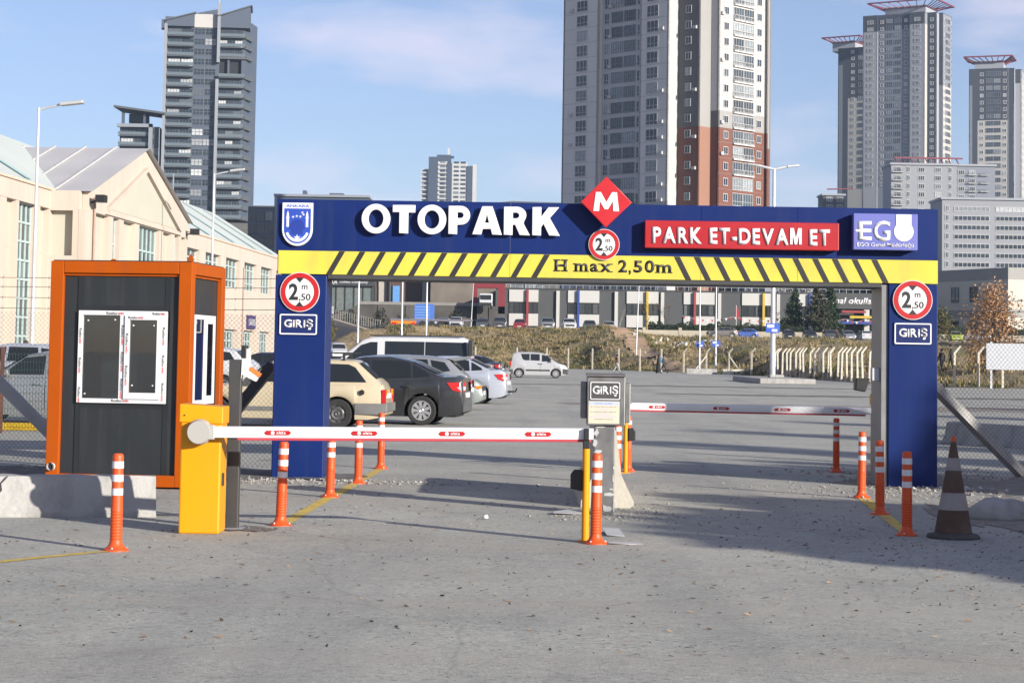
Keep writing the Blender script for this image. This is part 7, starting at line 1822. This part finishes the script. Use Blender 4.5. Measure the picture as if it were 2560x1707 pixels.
def bare_tree(label, loc, h_, seed, mat=None, group='bare saplings', leaves=0, lmat=None):
    rr = random.Random(seed); t = thing('bare_tree', label, 'tree', loc, 0, group); q = MB(); tips = []
    def grow(p, d, L_, r_, lv):
        e = p + d * L_; q.tube(p, e, r_, r_ * .6, n=5, cap=False); tips.append(e)
        if lv == 0: return
        for i in range(3):
            nd = (d + Vector((rr.gauss(0, .42), rr.gauss(0, .42), rr.uniform(.0, .3)))).normalized(); grow(p + d * L_ * rr.uniform(.55, 1), nd, L_ * rr.uniform(.5, .72), r_ * .55, lv - 1)
    grow(Vector((0, 0, 0)), Vector((rr.gauss(0, .04), 0, 1)).normalized(), h_ * .42, h_ * .012, 4)
    q.build('trunk', mat or bark, t, fix=False)
    if leaves:
        c = MB()
        for i in range(leaves): leaf(c, tips[rr.randrange(len(tips))] + Vector((rr.gauss(0, .12), rr.gauss(0, .12), rr.gauss(0, .12))), .10, rr)
        c.build('crown', lmat, t, fix=False)
yl_ = leaf_mat('sapling_leaf', [(.14, .10, .03), (.20, .16, .05), (.10, .07, .03)])
bare_tree('pale bare sapling in front of the school between blue and yellow fins', (17.3, 316, 4.6), 5.6, 51, bark_p); bare_tree('sapling with sparse leaves left of the yellow school fin', (21.6, 317, 4.6), 7.0, 52, bark, 'bare saplings', 150, yl_); bare_tree('bare sapling on the right of the yellow school fin', (25.2, 317, 4.6), 6.5, 53, bark, 'bare saplings', 70, yl_)
bare_tree('reddish bare tree before the second yellow school fin', (41.4, 317, 4.6), 5.2, 54, bark, 'bare saplings', 220, leaf_mat('reddish_leaf', [(.10, .035, .025), (.14, .06, .04), (.06, .03, .02)]))
for i in range(9):
    x = 5.2 + i * 3.1 + rnd.uniform(-.8, .8); bare_tree(('first', 'second', 'third', 'fourth', 'fifth', 'sixth', 'seventh', 'eighth', 'ninth')[i] + ' bare tree from the left on the terrace above the school', (x, 357.5, 12.6), rnd.uniform(4.5, 6.5), 60 + i, bark_p if i % 2 else bark, 'bare terrace trees')
for i in range(5):
    x = 50 + i * 3.6; crown_tree('terrace_tree', ('first', 'second', 'third', 'fourth', 'fifth')[i] + ' dark tree from the left on terrace right of brick tower', (x, 361, 12.6), 6 + (i % 3), 2.2, 500, .3, drk if i % 2 else olive, 80 + i, .2, group='terrace trees')
for i in range(7):
    x = -30 + i * 4.2; crown_tree('shrub', ('first', 'second', 'third', 'fourth', 'fifth', 'sixth', 'seventh')[i] + ' dark shrub from the left below the stained retaining wall', (x, 326 - (i % 2) * 6, 4.4), 2.6 + (i % 3) * .8, 1.9, 420, .26, drk, 90 + i, .0, group='shrubs below the retaining wall', cat='shrub')
crown_tree('shrub', 'yellow-green bush beside the railings at the far left', (-23.6, 255, 3.0), 2.6, 1.6, 700, .2, mixg, 99, .0, cat='shrub')
# sloping railing and mesh fence at the far left
rg = thing('ramp_railing', 'white railing and mesh fence running down the ramp at left', 'railing', (-27.6, 292, 0))
for i in range(26): MB().bar((i * .36, -.3 * i, 6.6 - i * .075), (i * .36, -.3 * i, 8.0 - i * .075), .07).build('post', post_m, rg)
for z in (6.7, 7.3, 7.95): MB().bar((0, 0, z), (9, -7.5, z - 1.9), .06).build('rail', post_m, rg)
MB().prism([(0, 0), (9.2, 0), (9.2, 4.7), (0, 6.6)], 'y', .3, 1.2).build('wall', pm('ramp_wall', (.36, .31, .25), .9, var=.15, scale=.4), rg, (0, 0, 0), (0, 0, math.atan2(-7.5, 9)))
# grass tufts on the bank: nobody could count them
gmat = leaf_mat('dry_grass', [(.09, .08, .03), (.19, .15, .07), (.27, .205, .10), (.14, .115, .05), (.34, .265, .145), (.055, .065, .022)], .9); gm2 = leaf_mat('green_weed', [(.045, .06, .015), (.07, .085, .02), (.10, .10, .03)], .9)
def tufts(name, n, mat, test, hs, seed, lab):
    rr = random.Random(seed); c = MB(); k = 0
    while k < n:
        x = rr.uniform(-16, 24) if rr.random() < .55 else rr.uniform(14, 46); e = interp(x, EDGE); y = e + (interp(x, TOP) + 6 - e) * rr.random()
        if not test(x, y, rr): continue
        k += 1; z = height(x, y); H_ = rr.uniform(*hs)
        for b_ in range(4):
            a_ = rr.uniform(0, 6.28); w = H_ * .16; lx, ly = rr.gauss(0, .3) * H_, rr.gauss(0, .3) * H_
            ox, oy = rr.gauss(0, .22) * H_, rr.gauss(0, .22) * H_
            c.add([(x + ox - w * math.cos(a_), y + oy - w * math.sin(a_), z - .05), (x + ox + w * math.cos(a_), y + oy + w * math.sin(a_), z - .05), (x + ox + lx, y + oy + ly, z + H_)], [(0, 1, 2)])
    tag(c.build(name, mat, fix=False), lab, None, None, 'stuff')
def on_path(x, y): return abs(x - interp(y, [(200, 17.0), (222, 15.8), (245, 14.2), (262, 13.6)])) < 1.3
tufts('dry_grass', 13000, gmat, lambda x, y, r_: not on_path(x, y) and (lump(x, y, .5, 1) + .5 * lump(x, y, 1.3, 3) > -.05 or r_.random() < .12), (.10, .50), 5, 'tufts of dry straw-coloured grass on the bank')
tufts('weeds', 7000, gm2, lambda x, y, r_: not on_path(x, y) and (lump(x, y, .4, 4) > .25 or (y < interp(x, EDGE) + 5 and lump(x, y, .8, 2) > -.2)), (.12, .36), 6, 'low green weeds at the foot of the bank')
scatter_stones2 = MB(); rr4 = random.Random(77)
for _ in range(170):
    x, y = rr4.gauss(20, 2.5), rr4.gauss(240, 9); z = height(x, y); s = rr4.uniform(.08, .35)
    scatter_stones2.tube((x, y, z - .05), (x + rr4.gauss(0, .1), y, z + s), s, s * .4, n=5)
tag(scatter_stones2.build('debris', pm('debris_pale', (.40, .39, .37), .9, var=.2)), 'pale rubble tipped on the bank beside the earth path', None, None, 'stuff')
# string of red and white pennants before the school
for j, (x0, x1, z_) in enumerate(((27.5, 49.0, 8.1), (52.4, 62.0, 8.4))):
    bn = thing('bunting', ('red and white pennant string before the school windows', 'red and white pennant string at the school entrance')[j], 'bunting', (x0, 320 if j == 0 else 334, z_)); n_ = int((x1 - x0) / .75)
    q = MB(); 
    for i in range(n_):
        sg = lambda t: -.55 * math.sin(math.pi * ((t * 2.5) % 1)); q.bar((i * .75, 0, sg(i / n_)), ((i + 1) * .75, 0, sg((i + 1) / n_)), .025)
        MB().add([(-.2, 0, 0), (.2, 0, 0), (0, .03, -.42)], [(0, 1, 2)]).build('pennant', white_pt if i % 2 else red_pt, bn, (i * .75 + .37, 0, sg((i + .5) / n_)), fix=False)
    q.build('cord', white_pt, bn, fix=False)
fp = thing('flag_pole', 'short pole with a red flag before the school', 'flag', (36.0, 318, 4.7)); MB().tube((0, 0, 0), (0, 0, 5.2), .05, n=8).build('pole', frame_w, fp); MB().prism([(0, 5.1), (.0, 3.2), (.30, 2.9), (.42, 3.8), (.30, 4.7)], 'y', -.03, .03).build('cloth', red_pt, fp)
# ================================================================== unseen trees added beyond the right of the view to cast the asphalt's shadows
def shade_tree(label, x, y, h_, rad, seed, n=1500, blobs=9): return crown_tree('added_shade_tree', label, (x, y, 0), h_, rad, n, .5, hedg, seed, .22, group='added shade trees', blobs=blobs)
shade_tree('large leafy added shade tree beyond the right of the view, nearest the gate', 17.3, 4.9, 5.9, 2.4, 201, 4200)
shade_tree('low bushy added shade tree beyond the right of the view, behind the nearest one', 14.9, 10.0, 4.5, 2.4, 202, 3600)
for i, (x, y, h_, r_) in enumerate(((26, 9, 8.5, 2.6), (31, 14, 9.5, 2.4), (36, 20, 9.0, 2.6), (42, 27, 10.5, 3.0), (50, 35, 11, 3.2), (61, 44, 12, 3.4), (72, 56, 13, 3.8))):
    shade_tree(('first', 'second', 'third', 'fourth', 'fifth', 'sixth', 'seventh')[i] + ' added shade tree in the row beyond the right of the view', x, y, h_, r_, 210 + i, 900)
for i, (x, y, h_, r_) in enumerate(((29, 3.5, 11.5, 1.7), (34, 6.5, 13.5, 1.9), (40, 9, 15, 1.8), (44, 15, 15.5, 2.0), (52, 19, 17.5, 2.1), (58, 27, 18, 2.2), (68, 34, 19, 2.4), (47, 6, 16, 2.4), (54, 11, 17, 2.5), (61, 15, 18, 2.6), (66, 22, 19, 2.7), (74, 29, 19, 2.8), (82, 38, 20, 3.0))):  # unseen poplars added for more shadow streaks across the lot
    crown_tree('added_shade_poplar', ('first', 'second', 'third', 'fourth', 'fifth', 'sixth', 'seventh', 'eighth', 'ninth', 'tenth', 'eleventh', 'twelfth', 'thirteenth')[i] + ' slim added shade poplar in the row beyond the right of the view', (x, y, 0), h_, r_, 1100, .42, hedg, 240 + i, .18, group='added shade poplars', blobs=12, narrow=.7)
# ================================================================== air
hz = MB().box(-900, 1000, -40, 2700, -1.5, 215)
hm_ = bpy.data.materials.new('haze_air'); hm_.use_nodes = True; n, l = hm_.node_tree.nodes, hm_.node_tree.links; n.clear()
ho = n.new('ShaderNodeOutputMaterial'); pv = n.new('ShaderNodeVolumePrincipled'); pv.inputs['Color'].default_value = (.55, .74, 1.0, 1); pv.inputs['Density'].default_value = .00011; pv.inputs['Anisotropy'].default_value = 0.0
l.new(pv.outputs['Volume'], ho.inputs['Volume'])
tag(hz.build('haze', hm_, fix=True), kind='stuff')
